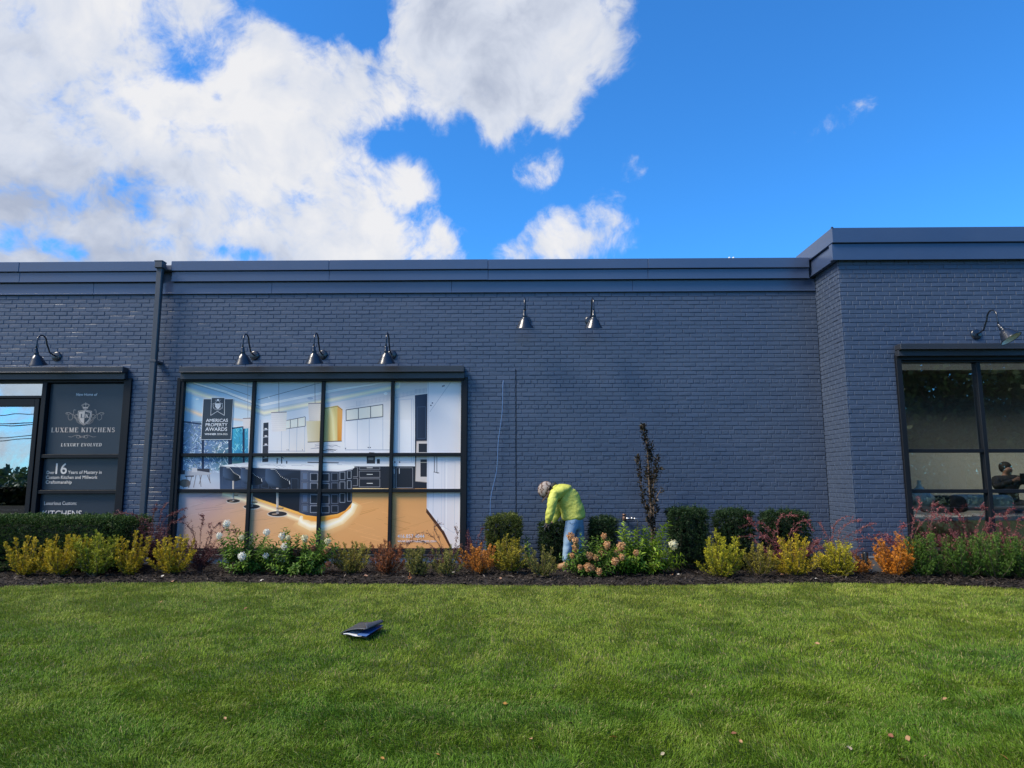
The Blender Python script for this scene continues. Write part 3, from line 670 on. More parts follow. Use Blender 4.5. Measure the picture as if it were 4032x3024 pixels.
for r_, (ya, yb) in enumerate(((784, 836), (850, 905), (928, 988), (1002, 1048))):
    for k, (xa, xb, dy) in enumerate(((934, 974, -2), (990, 1040, 4), (1064, 1116, 6), (1132, 1176, 3), (1188, 1222, -4), (1238, 1264, -12))):
        if r_ == 3 and k > 3: continue
        e = (-8 if k == 0 else 0)
        frame4((xa, ya + dy), (xb, ya + dy + e * 0), (xb, yb + dy), (xa, yb + dy), 3, (104, 112, 134) if k in (0, 3) else (150, 158, 178))
        q.rect(xa + 6, ya + dy + 6, xb - 6, yb + dy - 6, (30, 34, 46) if k else (92, 108, 140))
for k in range(8):
    x = 400 + k * 66; frame4((x, 810 + k * 2), (x + 46, 812 + k * 2), (x + 46, 878 + k * 3), (x, 872 + k * 3), 2, (70, 84, 110))
q.poly([(386, 738), (560, 716), (760, 712), (1190, 722), (1268, 733), (1288, 746), (1272, 764), (1180, 776), (1060, 772), (600, 748), (420, 744)], [(220, 226, 238), (206, 214, 232), (200, 210, 228), (216, 224, 240), (236, 238, 246), (244, 244, 250), (226, 230, 242), (214, 218, 232), (226, 230, 240), (226, 230, 242), (232, 236, 244)])
q.layer(10)
for i in range(14):
    x = rr.uniform(430, 1180); q.line([(x, rr.uniform(722, 745)), (x + rr.uniform(30, 90), rr.uniform(722, 760))], 2, (160, 168, 188))
q.line([(972, 716), (1180, 719)], 6, (52, 56, 70)); q.line([(386, 744), (600, 752), (1060, 778), (1200, 778), (1284, 756)], 3, (110, 116, 136))
for (x, y0) in ((768, 688), (798, 678), (832, 706)): q.line([(x, y0), (x, 724)], 7, (46, 50, 64))
q.line([(798, 680), (812, 690)], 5, (46, 50, 64)); q.line([(768, 690), (780, 694)], 4, (46, 50, 64))
# stools
def stool(x, y, k, px_, pb):
    q.layer(9)
    q.poly([(x, y), (x + 52 * k, y - 5), (x + 84 * k, y + 36 * k), (x + 128 * k, y + 62 * k), (x + 136 * k, y + 96 * k), (x + 96 * k, y + 108 * k), (x + 22 * k, y + 96 * k), (x - 2, y + 60 * k)], [(64, 82, 114), (40, 48, 66), (28, 34, 48), (24, 28, 40), (24, 28, 40), (28, 34, 46), (40, 52, 74), (70, 90, 124)])
    q.layer(11)
    nn = 15; P_ = [(x + 30 * k, y + 1), (x + 52 * k, y + 2), (x + 84 * k, y + 40 * k), (x + 130 * k, y + 66 * k), (x + 134 * k, y + 86 * k)]
    for i in range(len(P_) - 1):
        for t in range(5):
            u = t / 5; q.ell(P_[i][0] + (P_[i + 1][0] - P_[i][0]) * u, P_[i][1] + (P_[i + 1][1] - P_[i][1]) * u, 2.6, 2.6, (206, 210, 220), n=6)
    q.line([(px_, y + 104 * k), (px_, pb)], 13 * k, (196, 192, 192), None); q.line([(px_ + 4, y + 104 * k), (px_ + 4, pb)], 4, (110, 106, 110))
    q.ell(px_ + 18, y + 250 * k * .86, 20 * k, 6 * k, (90, 80, 76)); q.ell(px_ + 18, y + 250 * k * .86 - 2, 15 * k, 3 * k, (200, 170, 130))
    q.layer(12); q.ell(px_, pb, 56 * k, 17 * k, (206, 200, 196)); q.layer(13); q.ell(px_, pb - 2, 52 * k, 14 * k, (50, 46, 50)); q.ell(px_ - 16 * k, pb, 15 * k, 5 * k, (150, 130, 116)); q.ell(px_, pb - 6 * k, 9 * k, 5 * k, (150, 146, 150))
stool(405, 750, .86, 474, 976); stool(526, 757, 1.05, 598, 1014); stool(690, 760, 1.22, 770, 1062)
# tall white doors at the right
q.layer(10)
q.poly([(1775, 140), (2060, 140), (2060, 1330), (1935, 1330), (1935, 1290), (1885, 1178), (1770, 1025)], [(214, 218, 236), (220, 224, 240), (224, 224, 238), (218, 214, 222), (218, 214, 222), (214, 212, 224), (210, 214, 232)])
q.poly([(1768, 1022), (1885, 1176), (1940, 1295), (1925, 1295), (1872, 1190), (1766, 1050)], (72, 46, 34))
q.layer(11)
q.line([(1930, 180), (1790, 378)], 2.5, (160, 168, 192)); q.line([(1818, 672), (1812, 1060)], 4, (188, 194, 214)); q.line([(1872, 690), (1868, 1150)], 3, (196, 202, 220)); q.line([(1905, 690), (1900, 1180)], 3, (236, 238, 246))
frame4((1890, 712), (1960, 712), (1955, 1190), (1888, 1150), 3, (190, 196, 214)); q.line([(1780, 170), (1778, 1020)], 3, (170, 178, 200))
q.line([(1824, 674), (1822, 780), (1846, 788)], 4, (44, 46, 60)); q.line([(1838, 674), (1838, 784)], 4, (44, 46, 60)); q.line([(1816, 780), (1854, 787)], 4, (60, 60, 70))
for (x, y) in ((1877, 205), (1886, 202), (1808, 318), (1798, 334)): q.ell(x, y, 5, 5, (60, 66, 88), n=8)
q.line([(1872, 1150), (1884, 1166)], 14, (236, 236, 242))
poster = thing('window_poster', 'large colour print of a bright luxury kitchen with bar stools, filling the twelve pane window', 'poster', (0, PY, PZ0), None)
_v, _f, _c = q.finish(); mk('print', _v, _f, M['poster'], poster, col=_c)
# ------------------------------------------------------------------ lettering
def text_mesh(body, bold=0.0, shear=0.0, spacing=1.0):
    cu = bpy.data.curves.new('t', 'FONT'); cu.body = body; cu.offset = bold; cu.shear = shear; cu.space_character = spacing; cu.resolution_u = 3
    o = bpy.data.objects.new('t', cu); COL.objects.link(o)
    dg = bpy.context.evaluated_depsgraph_get(); me = bpy.data.meshes.new_from_object(o.evaluated_get(dg))
    V = np.array([v.co[:] for v in me.vertices]); Fs = [tuple(p.vertices) for p in me.polygons]
    bpy.data.objects.remove(o); bpy.data.curves.remove(cu); bpy.data.meshes.remove(me)
    return V, Fs
def place_text(mb, body, x0, x1, y0, y1, ox, oy, sc, Y, mi=0, bold=0.0, shear=0.0, spacing=1.0):
    """fit the lettering's box to photo box (crop coords); stays an upright line in the plane y=Y"""
    V, Fs = text_mesh(body, bold, shear, spacing)
    mn, mx = V.min(0), V.max(0)
    a = atY(ox + x0 * sc, oy + (y0 + y1) / 2 * sc, Y); b_ = atY(ox + x1 * sc, oy + (y0 + y1) / 2 * sc, Y)
    xm = ox + (x0 + x1) / 2 * sc; t = atY(xm, oy + y0 * sc, Y).z; bt = atY(xm, oy + y1 * sc, Y).z
    W_ = [(a.x + (v[0] - mn[0]) / (mx[0] - mn[0]) * (b_.x - a.x), Y, bt + (v[1] - mn[1]) / (mx[1] - mn[1]) * (t - bt)) for v in V]
    mb.add(W_, Fs, mi)
# serif capitals drawn as strokes: (x0,y0,x1,y1,width) in a unit-high cell
def _arc(cx, cy, rx, ry, a0, a1, w0, w1, n=10):
    o = []
    for i in range(n):
        t0 = R(a0 + (a1 - a0) * i / n); t1 = R(a0 + (a1 - a0) * (i + 1) / n); u = (i + .5) / n
        w = w0 + (w1 - w0) * abs(math.cos((t0 + t1) / 2)); o.append((cx + rx * math.cos(t0), cy + ry * math.sin(t0), cx + rx * math.cos(t1), cy + ry * math.sin(t1), w))
    return o
TK, TN = .20, .075
def _sf(x, y, l=.36): return (x - l / 2, y, x + l / 2, y, .055)
SERIF = {
 'L': (.72, [(.2, 0, .2, 1, TK), _sf(.2, .97), (.05, .03, .68, .03, .07), (.66, 0, .66, .25, .06)]),
 'U': (.86, [(.22, .3, .22, 1, TK), (.68, .3, .68, 1, TN), _sf(.22, .97), _sf(.68, .97, .28)] + _arc(.45, .3, .23, .27, 180, 360, .08, .15)),
 'X': (.88, [(.2, 1, .7, 0, TK), (.68, 1, .18, 0, TN), _sf(.2, .97), _sf(.7, .03), _sf(.68, .97, .26), _sf(.18, .03, .26)]),
 'E': (.76, [(.2, 0, .2, 1, TK), (.05, .97, .68, .97, .07), (.05, .03, .7, .03, .07), (.2, .52, .5, .52, .06), (.66, .98, .66, .75, .06), (.69, .02, .69, .27, .06), (.5, .4, .5, .64, .05)]),
 'M': (1.08, [(.2, 0, .2, 1, TN), (.24, 1, .52, .02, TK), (.82, 1, .54, .02, TN), (.86, 0, .86, 1, TK), _sf(.2, .03, .28), _sf(.86, .03), _sf(.2, .97, .3), _sf(.86, .97, .3)]),
 'K': (.88, [(.2, 0, .2, 1, TK), _sf(.2, .97), _sf(.2, .03), (.68, .97, .28, .48, TN), (.38, .6, .7, .03, TK), _sf(.68, .97, .26), _sf(.72, .03, .3)]),
 'I': (.44, [(.22, 0, .22, 1, TK), _sf(.22, .97), _sf(.22, .03)]),
 'T': (.78, [(.39, 0, .39, 1, TK), (.06, .97, .72, .97, .07), (.08, .98, .08, .72, .06), (.7, .98, .7, .72, .06), _sf(.39, .03)]),
 'C': (.84, _arc(.46, .5, .3, .46, 55, 305, .06, TK) + [(.68, .98, .68, .7, .06)]),
 'H': (.92, [(.22, 0, .22, 1, TK), (.7, 0, .7, 1, TK), (.22, .5, .7, .5, .07), _sf(.22, .97), _sf(.22, .03), _sf(.7, .97), _sf(.7, .03)]),
 'N': (.92, [(.2, 0, .2, 1, TN), (.22, 1, .7, 0, TK), (.72, 0, .72, 1, TN), _sf(.2, .03, .26), _sf(.2, .97, .3), _sf(.72, .97, .28)]),
 'S': (.68, _arc(.33, .74, .2, .22, 40, 270, .08, .15) + _arc(.33, .27, .22, .24, 90, -140, .08, .17) + [(.52, .98, .52, .72, .05), (.1, .02, .1, .28, .05)]),
 'R': (.86, [(.2, 0, .2, 1, TK), _sf(.2, .97), _sf(.2, .03), (.2, .97, .42, .97, .06), (.2, .5, .42, .5, .06), (.4, .5, .7, .03, TK * .9), _sf(.74, .03, .22)] + _arc(.42, .735, .2, .235, -90, 90, .06, TK)),
 'Y': (.84, [(.18, 1, .43, .48, TK), (.68, 1, .43, .48, TN), (.43, 0, .43, .5, TK), _sf(.18, .97), _sf(.68, .97, .26), _sf(.43, .03)]),
 'V': (.86, [(.18, 1, .45, 0, TK), (.7, 1, .45, 0, TN), _sf(.18, .97), _sf(.7, .97, .26)]),
 'O': (.88, _arc(.44, .5, .3, .46, 0, 360, .06, TK, 20)),
 'D': (.88, [(.2, 0, .2, 1, TK), (.06, .97, .42, .97, .06), (.06, .03, .42, .03, .06)] + _arc(.4, .5, .33, .47, -90, 90, .06, TK, 12)),
 ' ': (.42, [])}
def serif_text(mb, body, x0, x1, y0, y1, ox, oy, sc, Y, mi=0, shear=0.0, sp=.06):
    W_ = sum(SERIF[c][0] + sp for c in body)
    a = atY(ox + x0 * sc, oy + (y0 + y1) / 2 * sc, Y).x; b_ = atY(ox + x1 * sc, oy + (y0 + y1) / 2 * sc, Y).x
    xm = ox + (x0 + x1) / 2 * sc; t = atY(xm, oy + y0 * sc, Y).z; bt = atY(xm, oy + y1 * sc, Y).z; h = t - bt; sx = (b_ - a) / W_; cx = 0; k = 0
    for c in body:
        w, st = SERIF[c]
        for (p0, q0, p1, q1, wd) in st:
            X0, Z0, X1, Z1 = (cx + p0) * sx + shear * q0 * h, q0 * h, (cx + p1) * sx + shear * q1 * h, q1 * h
            d = math.hypot(X1 - X0, Z1 - Z0) or 1; nx, nz = -(Z1 - Z0) / d * wd * sx / 2, (X1 - X0) / d * wd * sx / 2
            k = (k + 1) % 7; yy = Y - k * .0002
            mb.add([(a + X0 + nx, yy, bt + Z0 + nz), (a + X1 + nx, yy, bt + Z1 + nz), (a + X1 - nx, yy, bt + Z1 - nz), (a + X0 - nx, yy, bt + Z0 - nz)], [(0, 1, 2, 3)], mi)
        cx += w + sp
def ribbon(mb, pts, w, ox, oy, sc, Y, mi=0):
    P_ = [atY(ox + x * sc, oy + y * sc, Y) for x, y in pts]; n = len(P_)
    for i in range(n - 1):
        a, b_ = P_[i], P_[i + 1]; d = (b_ - a); l = d.length or 1; nx, nz = -d.z / l * w / 2, d.x / l * w / 2; yy = Y - (i % 3) * .0002
        mb.add([(a.x + nx, yy, a.z + nz), (b_.x + nx, yy, b_.z + nz), (b_.x - nx, yy, b_.z - nz), (a.x - nx, yy, a.z - nz)], [(0, 1, 2, 3)], mi)
def flatpoly(mb, pts, ox, oy, sc, Y, mi=0):
    P_ = [atY(ox + x * sc, oy + y * sc, Y) for x, y in pts]; mb.add([(p.x, Y, p.z) for p in P_], [tuple(range(len(P_)))], mi)
t = MB(); place_text(t, '416.857.4044', 1574, 1754, 1198, 1222, 640, 1400, .5877, PY - .004, bold=.004, spacing=1.05); t.obj('lettering', M['white'], poster); t = MB()
place_text(t, 'www.luxemekitchens.com', 1574, 1836, 1231, 1251, 640, 1400, .5877, PY - .004, bold=.006)
t.obj('lettering', M['white'], poster)
# award sign, stuck on the print
AY = PY - .009; ao = (780, 1550, 150 / 1244.)
aw = thing('award_sign', 'dark rectangular award notice with white border and ribbon crest, stuck on the kitchen print', 'sign', (0, AY, 2))
bd = MB()
def rectpx(mb, x0, y0, x1, y1, o, Y, mi, th=.003):
    a = atY(o[0] + (x0) * o[2], o[1] + (y0 + y1) / 2 * o[2], Y); c = atY(o[0] + x1 * o[2], o[1] + (y0 + y1) / 2 * o[2], Y)
    zt = atY(o[0] + (x0 + x1) / 2 * o[2], o[1] + y0 * o[2], Y).z; zb = atY(o[0] + (x0 + x1) / 2 * o[2], o[1] + y1 * o[2], Y).z
    mb.box((a.x, Y, zb), (c.x, Y + th, zt), mi); return a.x, c.x, zb, zt
rectpx(bd, 125, 163, 1118, 1508, ao, AY, 1); rectpx(bd, 140, 180, 1103, 1490, ao, AY - .001, 0, .0008)
rectpx(bd, 428, 122, 872, 180, ao, AY - .0005, 1); rectpx(bd, 446, 140, 854, 300, ao, AY - .0016, 0, .0006)
bd.obj('sign_board', [M['panel'], M['white']], aw)
cr_ = MB(); Y_ = AY - .003; A_ = ao
ribbon(cr_, [(437, 140), (412, 712), (630, 575), (858, 712), (868, 140)], .006, *A_, Y_)
serifless = [('AMERICAS', 258, 975, 820, 925), ('PROPERTY', 245, 962, 962, 1068), ('AWARDS', 238, 950, 1100, 1220)]
for (s_, a, c, y0, y1) in serifless: place_text(cr_, s_, a, c, y0, y1, *A_, Y_, bold=.012)
cr_.obj('lettering', M['white'], aw); cr_ = MB()
place_text(cr_, 'WINNER', 210, 590, 1290, 1352, *A_, Y_, bold=.03); place_text(cr_, '2024-2025', 612, 962, 1290, 1352, *A_, Y_, bold=.008)
cr_.obj('lettering', M['white'], aw)
c2 = MB()
flatpoly(c2, [(555, 320), (735, 320), (730, 430), (690, 480), (640, 500), (590, 470), (560, 430)], *A_, Y_)
for sgn in (-1, 1):
    X = lambda v: 645 + sgn * v
    ribbon(c2, [(X(100), 350), (X(130), 320), (X(160), 330), (X(150), 380), (X(160), 420), (X(135), 460), (X(150), 490)], .004, *A_, Y_)
    ribbon(c2, [(X(150), 440), (X(110), 480), (X(60), 505), (X(0), 512)], .0035, *A_, Y_); ribbon(c2, [(X(20), 240), (X(70), 270), (X(60), 300), (X(110), 310)], .0035, *A_, Y_)
    ribbon(c2, [(X(35), 235), (X(70), 230), (X(95), 195)], .003, *A_, Y_); ribbon(c2, [(X(120), 500), (X(60), 530), (X(0), 538)], .0025, *A_, Y_)
flatpoly(c2, [(610, 180), (685, 176), (680, 238), (618, 240)], *A_, Y_)
c2.obj('crest', M['white'], aw)
c3 = MB(); k = 0
for i in range(5):
    for j in range(5):
        if (i + j) % 2 == 0: x, y = 575 + i * 30, 335 + j * 26; flatpoly(c3, [(x + 10, y), (x + 22, y + 12), (x + 10, y + 24), (x - 2, y + 12)], *A_, Y_ - .001)
c3.obj('crest_pattern', M['panel'], aw)
# ================================================================== STOREFRONT, LEFT
YS = YW + .06
sx0 = LX0; post0, post1 = xAt(163, 1700, YW) , xAt(187, 1510, YW)
fr = MB()
cx = lambda px, py: xAt(px, py, YW)
xpost0, xpost1 = cx(166, 1560), cx(184, 1560)
xr = cx(509, 1520)
xr0 = cx(492, 1520)
store = MB()
store.box((xpost0, YW - .02, 0.0), (xpost1, YS + .09, LZ1 - .05), bev=.004); store.box((xr0, YW - .035, 0), (LX1 + .03, YS + .09, LZ1 - .002), bev=.004)
ztop0 = zAt(100, 1507, YW); store.box((LX0, YW - .02, ztop0), (xr0, YS + .09, LZ1 - .003), bev=.003)
sf = store.obj('storefront_frame', M['frame'], bld)
canopy(LX0, cx(506, 1470), LZ1 - .03, zAt(300, 1444, YW - .15), YW, sf)
zt2, zt1 = zAt(90, 1558, YW), zAt(90, 1568, YW)
b = MB(); b.box((LX0, YW - .01, zt1), (xpost0, YS + .05, zt2), bev=.003); b.obj('transom_bar', M['frame'], sf)
b = MB(); b.box((LX0, YS, zt2), (xpost0, YS + .006, ztop0)); b.obj('transom_glass', GLASS2, sf)
# door leaf
dx1 = cx(159, 1575); dgx = cx(133, 1620); dgz = zAt(60, 1599, YW); dx0 = dx1 - .98
b = MB(); dz1 = zt1 - .008
b.box((dgx, YW - .005, .03), (dx1 - .012, YS + .04, dz1), bev=.005); b.box((dx0 + .012, YW - .005, .03), (dx0 + (dx1 - dgx), YS + .04, dz1), bev=.005)
b.box((dx0 + (dx1 - dgx), YW - .003, dgz), (dgx, YS + .04, dz1), bev=.003); b.box((dx0 + (dx1 - dgx), YW - .003, .03), (dgx, YS + .04, .30), bev=.003)
door = b.obj('door', M['frame'], bld)
b = MB(); b.box((dx0 + .1, YS, .3), (dgx, YS + .006, dgz)) if False else b.box((dx0 + .1, YS, zAt(60, 1918, YS)), (dgx, YS + .006, dgz)); b.obj('door_glass', GLASS2, door)
b = MB(); b.box((dx0 + .1, YS + .001, .3), (dgx, YS + .007, zAt(60, 1920, YS))); b.obj('lower_door_glass', glass_mat('dark_film_glass', 0.10, (.35, .42, .38)), door)
b = MB(); hx = dx0 + .055
for zz in (.95, 1.25): b.tube([(hx, YW - .005, zz), (hx, YW - .06, zz)], .009)
b.tube([(hx, YW - .06, .9), (hx, YW - .06, 1.3)], .013); b.obj('door_handle', M['steel'], door, smooth=True)
b = MB(); b.box((LX0, YW - .01, 0), (dx0, YS + .05, LZ1 - .06)); b.obj('side_panel', M['frame'], sf)
# room behind the door
b = MB(); b.box((LX0 - .3, YW + 3.2, 0), (LX1 + .3, YW + 3.3, 3)); b.box((LX0 - .3, YW + .26, -.02), (LX1 + .3, YW + 3.2, 0)); b.box((LX0 - .3, YW + .26, 2.9), (LX1 + .3, YW + 3.2, 3)); b.box((xpost1, YW + .26, 0), (xpost1 + .06, YW + 3.2, 2.9))
b.box((LX0 - .4, YW + .26, 0), (LX0 - .3, YW + 3.2, 2.9)); b.obj('entry_room', mat('room_paint', (.22, .24, .23), .8), bld)
# notices behind the door glass
no = thing('paper_notice', 'white paper building permit notice taped inside the glass door', 'notice', (cx(50, 1740), YS + .03, 1.6))
b = MB(); za, zb_ = zAt(60, 1676, YS + .03), zAt(60, 1784, YS + .03); b.box((cx(-60, 1720), YS + .03, zb_), (cx(121, 1720), YS + .032, za)); b.obj('sheet', mat('paper', (.8, .82, .82), .8), no)
b = MB(); place_text(b, 'BUILDING PERMIT', -28, 104, 1702, 1712, 0, 0, 1, YS + .027, bold=.01); place_text(b, 'Toronto Building', 0, 52, 1687, 1692, 0, 0, 1, YS + .027) if False else None
b.obj('lettering', mat('ink_blue', (.05, .08, .2), .8), no)
yd = MB(); cpt = atY(25, 1803, YS + .028); yd.lathe([(0.0001, 0), (.066, 0), (.066, -.002)], (cpt.x, cpt.y, cpt.z), axis=(0, -1, 0), n=32)
ys = yd.obj('round_sticker', mat('yellow_paper', (.75, .62, .12), .7)); meta(ys, 'round yellow caution sticker inside the glass door', 'sticker')
# ------------------------------------------------------------------ sign panels right of the door
o1 = (180, 1520, 320 / 2042.)
def sign_panel(px0, px1, py0, py1, label):
    x0, x1 = cx(187, 1520), xr0
    z1_, z0_ = zAt(300, py0, YW), zAt(300, py1, YW)
    t_ = thing('sign_panel', label, 'sign', ((x0 + x1) / 2, YS, z0_), 'dark sign panels beside the glass door')
    b_ = MB(); b_.box((x0 + .012, YS, z0_), (x1 - .002, YS + .02, z1_), bev=.002); b_.obj('board', M['panel'], t_)
    return t_
YT = YS - .004
s1 = sign_panel(0, 0, 1509, 1788, 'tall dark panel with gold shield crest and shop name lettering beside the door')
l = MB()
place_text(l, 'New Home of', 765, 1298, 178, 245, *o1, YT, bold=.008, shear=.12)
l.obj('heading_lettering', M['white'], s1)
l = MB(); serif_text(l, 'LUXEME KITCHENS', 135, 1752, 1045, 1160, *o1, YT)
l.obj('name_lettering', M['gold'], s1)
l = MB(); serif_text(l, 'LUXURY EVOLVED', 380, 1415, 1438, 1515, *o1, YT, shear=.12, sp=.1); l.obj('tagline_lettering', M['cream'], s1)
e = MB()
SH = [(992, 575), (1050, 610), (1162, 630), (1158, 720), (1130, 840), (1060, 930), (952, 990), (870, 920), (820, 820), (803, 720), (815, 625), (930, 610)]
flatpoly(e, SH, *o1, YT)
IN = lambda p, k: (975 + (p[0] - 975) * k, 775 + (p[1] - 775) * k)
flatpoly(e, [IN(p, .93) for p in SH], *o1, YT - .0008, 1)
flatpoly(e, [IN(p, .86) for p in SH], *o1, YT - .0016, 0)
flatpoly(e, [IN(p, .74) for p in (SH[0], SH[1], SH[2], SH[3], SH[4], SH[5], (952, 1010))], *o1, YT - .0024, 1)
serif_text(e, 'L', 872, 962, 700, 798, *o1, YT - .0034, 1); serif_text(e, 'K', 988, 1098, 700, 798, *o1, YT - .0034, 0)
# crown
flatpoly(e, [(935, 565), (1060, 565), (1068, 530), (928, 530)], *o1, YT)
for (a, c) in (((930, 530), (905, 480)), ((1065, 530), (1108, 480))):
    ribbon(e, [a, c, ((c[0] + 1006) / 2, 450), (1006, 470)], .005, *o1, YT)
ribbon(e, [(960, 525), (935, 490), (965, 450), (1008, 435), (1055, 450), (1080, 490), (1050, 525)], .004, *o1, YT); ribbon(e, [(1008, 525), (1008, 412)], .006, *o1, YT)
ribbon(e, [(996, 425), (1022, 425)], .003, *o1, YT)
def arcpts(cx_, cy_, rx, ry, a0, a1, n=14): return [(cx_ + rx * math.cos(R(a0 + (a1 - a0) * i / n)), cy_ + ry * math.sin(R(a0 + (a1 - a0) * i / n))) for i in range(n + 1)]
for sg in (-1, 1):
    X = lambda x: 985 + sg * (x - 985)
    T = lambda pl: [(X(x), y) for x, y in pl]
    for pl, w in ((arcpts(1350, 775, 60, 82, -90, 270), .0032), ([(1300, 700), (1250, 740), (1210, 800), (1170, 810), (1150, 770), (1170, 720), (1210, 710), (1220, 740)], .0045),
                  ([(1330, 690), (1380, 665), (1430, 665), (1475, 690)], .0035), (arcpts(1438, 700, 20, 24, 0, 360, 10), .0025),
                  ([(1268, 770), (1220, 820), (1170, 850), (1130, 890), (1090, 930), (1040, 955)], .004), ([(1200, 850), (1180, 900), (1110, 950), (1050, 960)], .003), ([(1180, 850), (1130, 850), (1110, 900), (1100, 930)], .003),
                  ([(1265, 690), (1268, 640), (1255, 595), (1215, 605)], .004)):
        ribbon(e, T(pl), w, *o1, YT)
    if sg == -1: e2 = MB()
    Y2 = lambda pl: [(915 + sg * (x - 915), y) for x, y in pl]
    ribbon(e2, Y2([(1262, 1270), (1180, 1282), (1110, 1250), (1040, 1230), (985, 1250), (960, 1290)]), .003, *o1, YT); ribbon(e2, Y2(arcpts(1010, 1275, 50, 34, 0, 360)), .0028, *o1, YT); ribbon(e2, Y2(arcpts(950, 1275, 26, 22, 0, 360, 8)), .0025, *o1, YT)
e.obj('emblem', [M['gold'], M['panel']], s1); e2.obj('flourish', M['gold'], s1)
o2 = (0, 1450, 700 / 1290.)
s2 = sign_panel(0, 0, 1804, 1929, 'middle dark panel boasting sixteen years of mastery in pale lettering')
for body_, a_, c_, u_, w_, bo_, nm_ in (('Over', 337, 396, 744, 768, .01, 'lettering'), ('16', 404, 487, 688, 768, .012, 'number_lettering'), ('Years of Mastery in', 493, 738, 742, 774, .01, 'lettering'), ('Custom Kitchen and Millwork', 334, 708, 779, 803, .01, 'lettering'), ('Craftsmanship', 331, 521, 814, 845, .01, 'lettering')):
    l = MB(); place_text(l, body_, a_, c_, u_, w_, *o2, YT, bold=bo_); l.obj(nm_, M['cream'], s2)
s3 = sign_panel(0, 0, 1945, 2140, 'lowest dark panel listing custom kitchens, partly hidden by the clipped hedge')
for body_, a_, c_, u_, w_ in (('Luxurious Custom:', 320, 557, 966, 992), ('KITCHENS', 309, 592, 1032, 1076), ('VANITIES', 303, 492, 1081, 1112)):
    l = MB(); place_text(l, body_, a_, c_, u_, w_, *o2, YT, bold=.008); l.obj('lettering', M['cream'], s3)
for (ya, yb) in ((1789, 1803), (1930, 1944)):
    b = MB(); b.box((xpost1, YW - .008, zAt(300, yb, YW)), (xr0, YS + .03, zAt(300, ya, YW)), bev=.003); b.obj('cross_rail', M['frame'], sf)
# ================================================================== WING WINDOW and the room behind
YG2 = YR + .07
ww = frame_box('wing_window', WX0, WX1, WZ0, WZ1 + .02, .075, YR - .04, YR + .14, bld)
gx0 = xAt(3556, 1450, YR); gz1 = zAt(3700, 1427, YR)
b = MB(); b.box((WX0 + .075, YR, gz1), (WX1 - .075, YG2 + .05, WZ1 - .057), bev=.003); b.obj('head_bar', M['frame'], ww)
xm1 = xAt(3866, 1620, YG2 - .04); step = xm1 - (WX0 + .07)
mxs = [xm1 + step * k for k in range(3)]
for xm in mxs: b = MB(); b.box((xm - .03, YG2 - .06, WZ0 + .07), (xm + .03, YG2 + .05, gz1), bev=.004); b.obj('mullion', M['frame'], ww)
rz = [zAt(3700, 1775, YG2 - .04), zAt(3700, 1934, YG2 - .04)]
for zm in rz:
    b = MB(); xs = [WX0 + .075] + mxs + [WX1 - .075]
    for i in range(4): b.box((xs[i] + (.03 if i else 0), YG2 - .055, zm - .026), (xs[i + 1] - (.03 if i < 3 else 0), YG2 + .045, zm + .026), bev=.004)
    b.obj('transom', M['frame'], ww)
b = MB(); b.box((WX0 + .05, YG2, WZ0 + .05), (WX1 - .05, YG2 + .008, gz1 + .02)); b.obj('window_pane', GLASS, ww)
canopy(xAt(3541, 1380, YR - .12), WX1 + .1, WZ1 - .005, zAt(3700, 1352, YR - .15), YR, ww)
b = MB(); b.box((WX0 - .03, YR - .08, WZ0 - .03), (WX1 + .03, YR + .02, WZ0 - .002), bev=.004); b.obj('window_sill', M['canopy'], ww)
wall_i = mat('interior_wall', (.46, .47, .41), .8, noise=(.7, .5, (.40, .41, .37)))
b = MB(); RB = YR + 3.0
b.box((XC + .3, RB, -.02), (XR, RB + .1, 1.82)); b.box((XC + .25, YR + .26, -.02), (XC + .3, RB, 3.6));  b.box((WX1 + .5, YR + .26, 0), (WX1 + .6, RB, 3.2))
b.obj('showroom', wall_i, bld)
b = MB(); b.box((XC + .3, YR + .26, -.02), (XR, RB, .02)); b.obj('showroom_floor', mat('wood_floor', (.25, .15, .08), .4, noise=(2, .6, (.18, .1, .05))), bld)
b = MB(); b.box((XC + .3, RB, 1.82), (XR, RB + .1, 3.6)); b.box((XC + .3, YR + .26, 3.2), (XR, YR + .5, 3.3)); b.box((XC + .3, YR + 2.5, 3.2), (XR, RB, 3.3)); b.obj('shade_toned_upper_room', mat('interior_shade_tone', (.11, .12, .12), .85), bld)  # upper wall and ceiling coloured dark as shade; gap added to let daylight in
def inside(px, py, dy): return atY(px, py, YR + dy)
# console table, vase, sofa cushions seen through the glass
vz = inside(3620, 1990, .75); vb = inside(3620, 1985, .75)
b = MB(); zt_ = inside(3620, 1985, .75).z
ztv = inside(3620, 1892, .75).z; zbv = inside(3628, 1990, .75).z - .02; hh = ztv - zbv
b.lathe([(.0001, 0), (.10, .0), (.17, hh * .12), (.20, hh * .28), (.17, hh * .45), (.09, hh * .62), (.035, hh * .78), (.022, hh * .9), (.028, hh), (.018, hh)], (vz.x + .02, vz.y, zbv), n=32)
v_ = b.obj('bottle_vase', mat('vase_glaze', (.78, .80, .76), .25), None, smooth=True); meta(v_, 'white bottle necked vase inside the showroom, left edge of the wing window', 'vase')
tb = thing('console_table', 'dark wooden console table behind the wing window', 'table', (vz.x + .9, YR + .75, 0.02))
b = MB(); x0t, x1t = vz.x - .35, vz.x + 3.6
b.box((x0t, YR + .5, zbv - .04), (x1t, YR + 1.05, zbv), bev=.005); b.obj('table_top', mat('dark_wood', (.09, .055, .035), .35, noise=(6, .6, (.06, .035, .02))), tb)
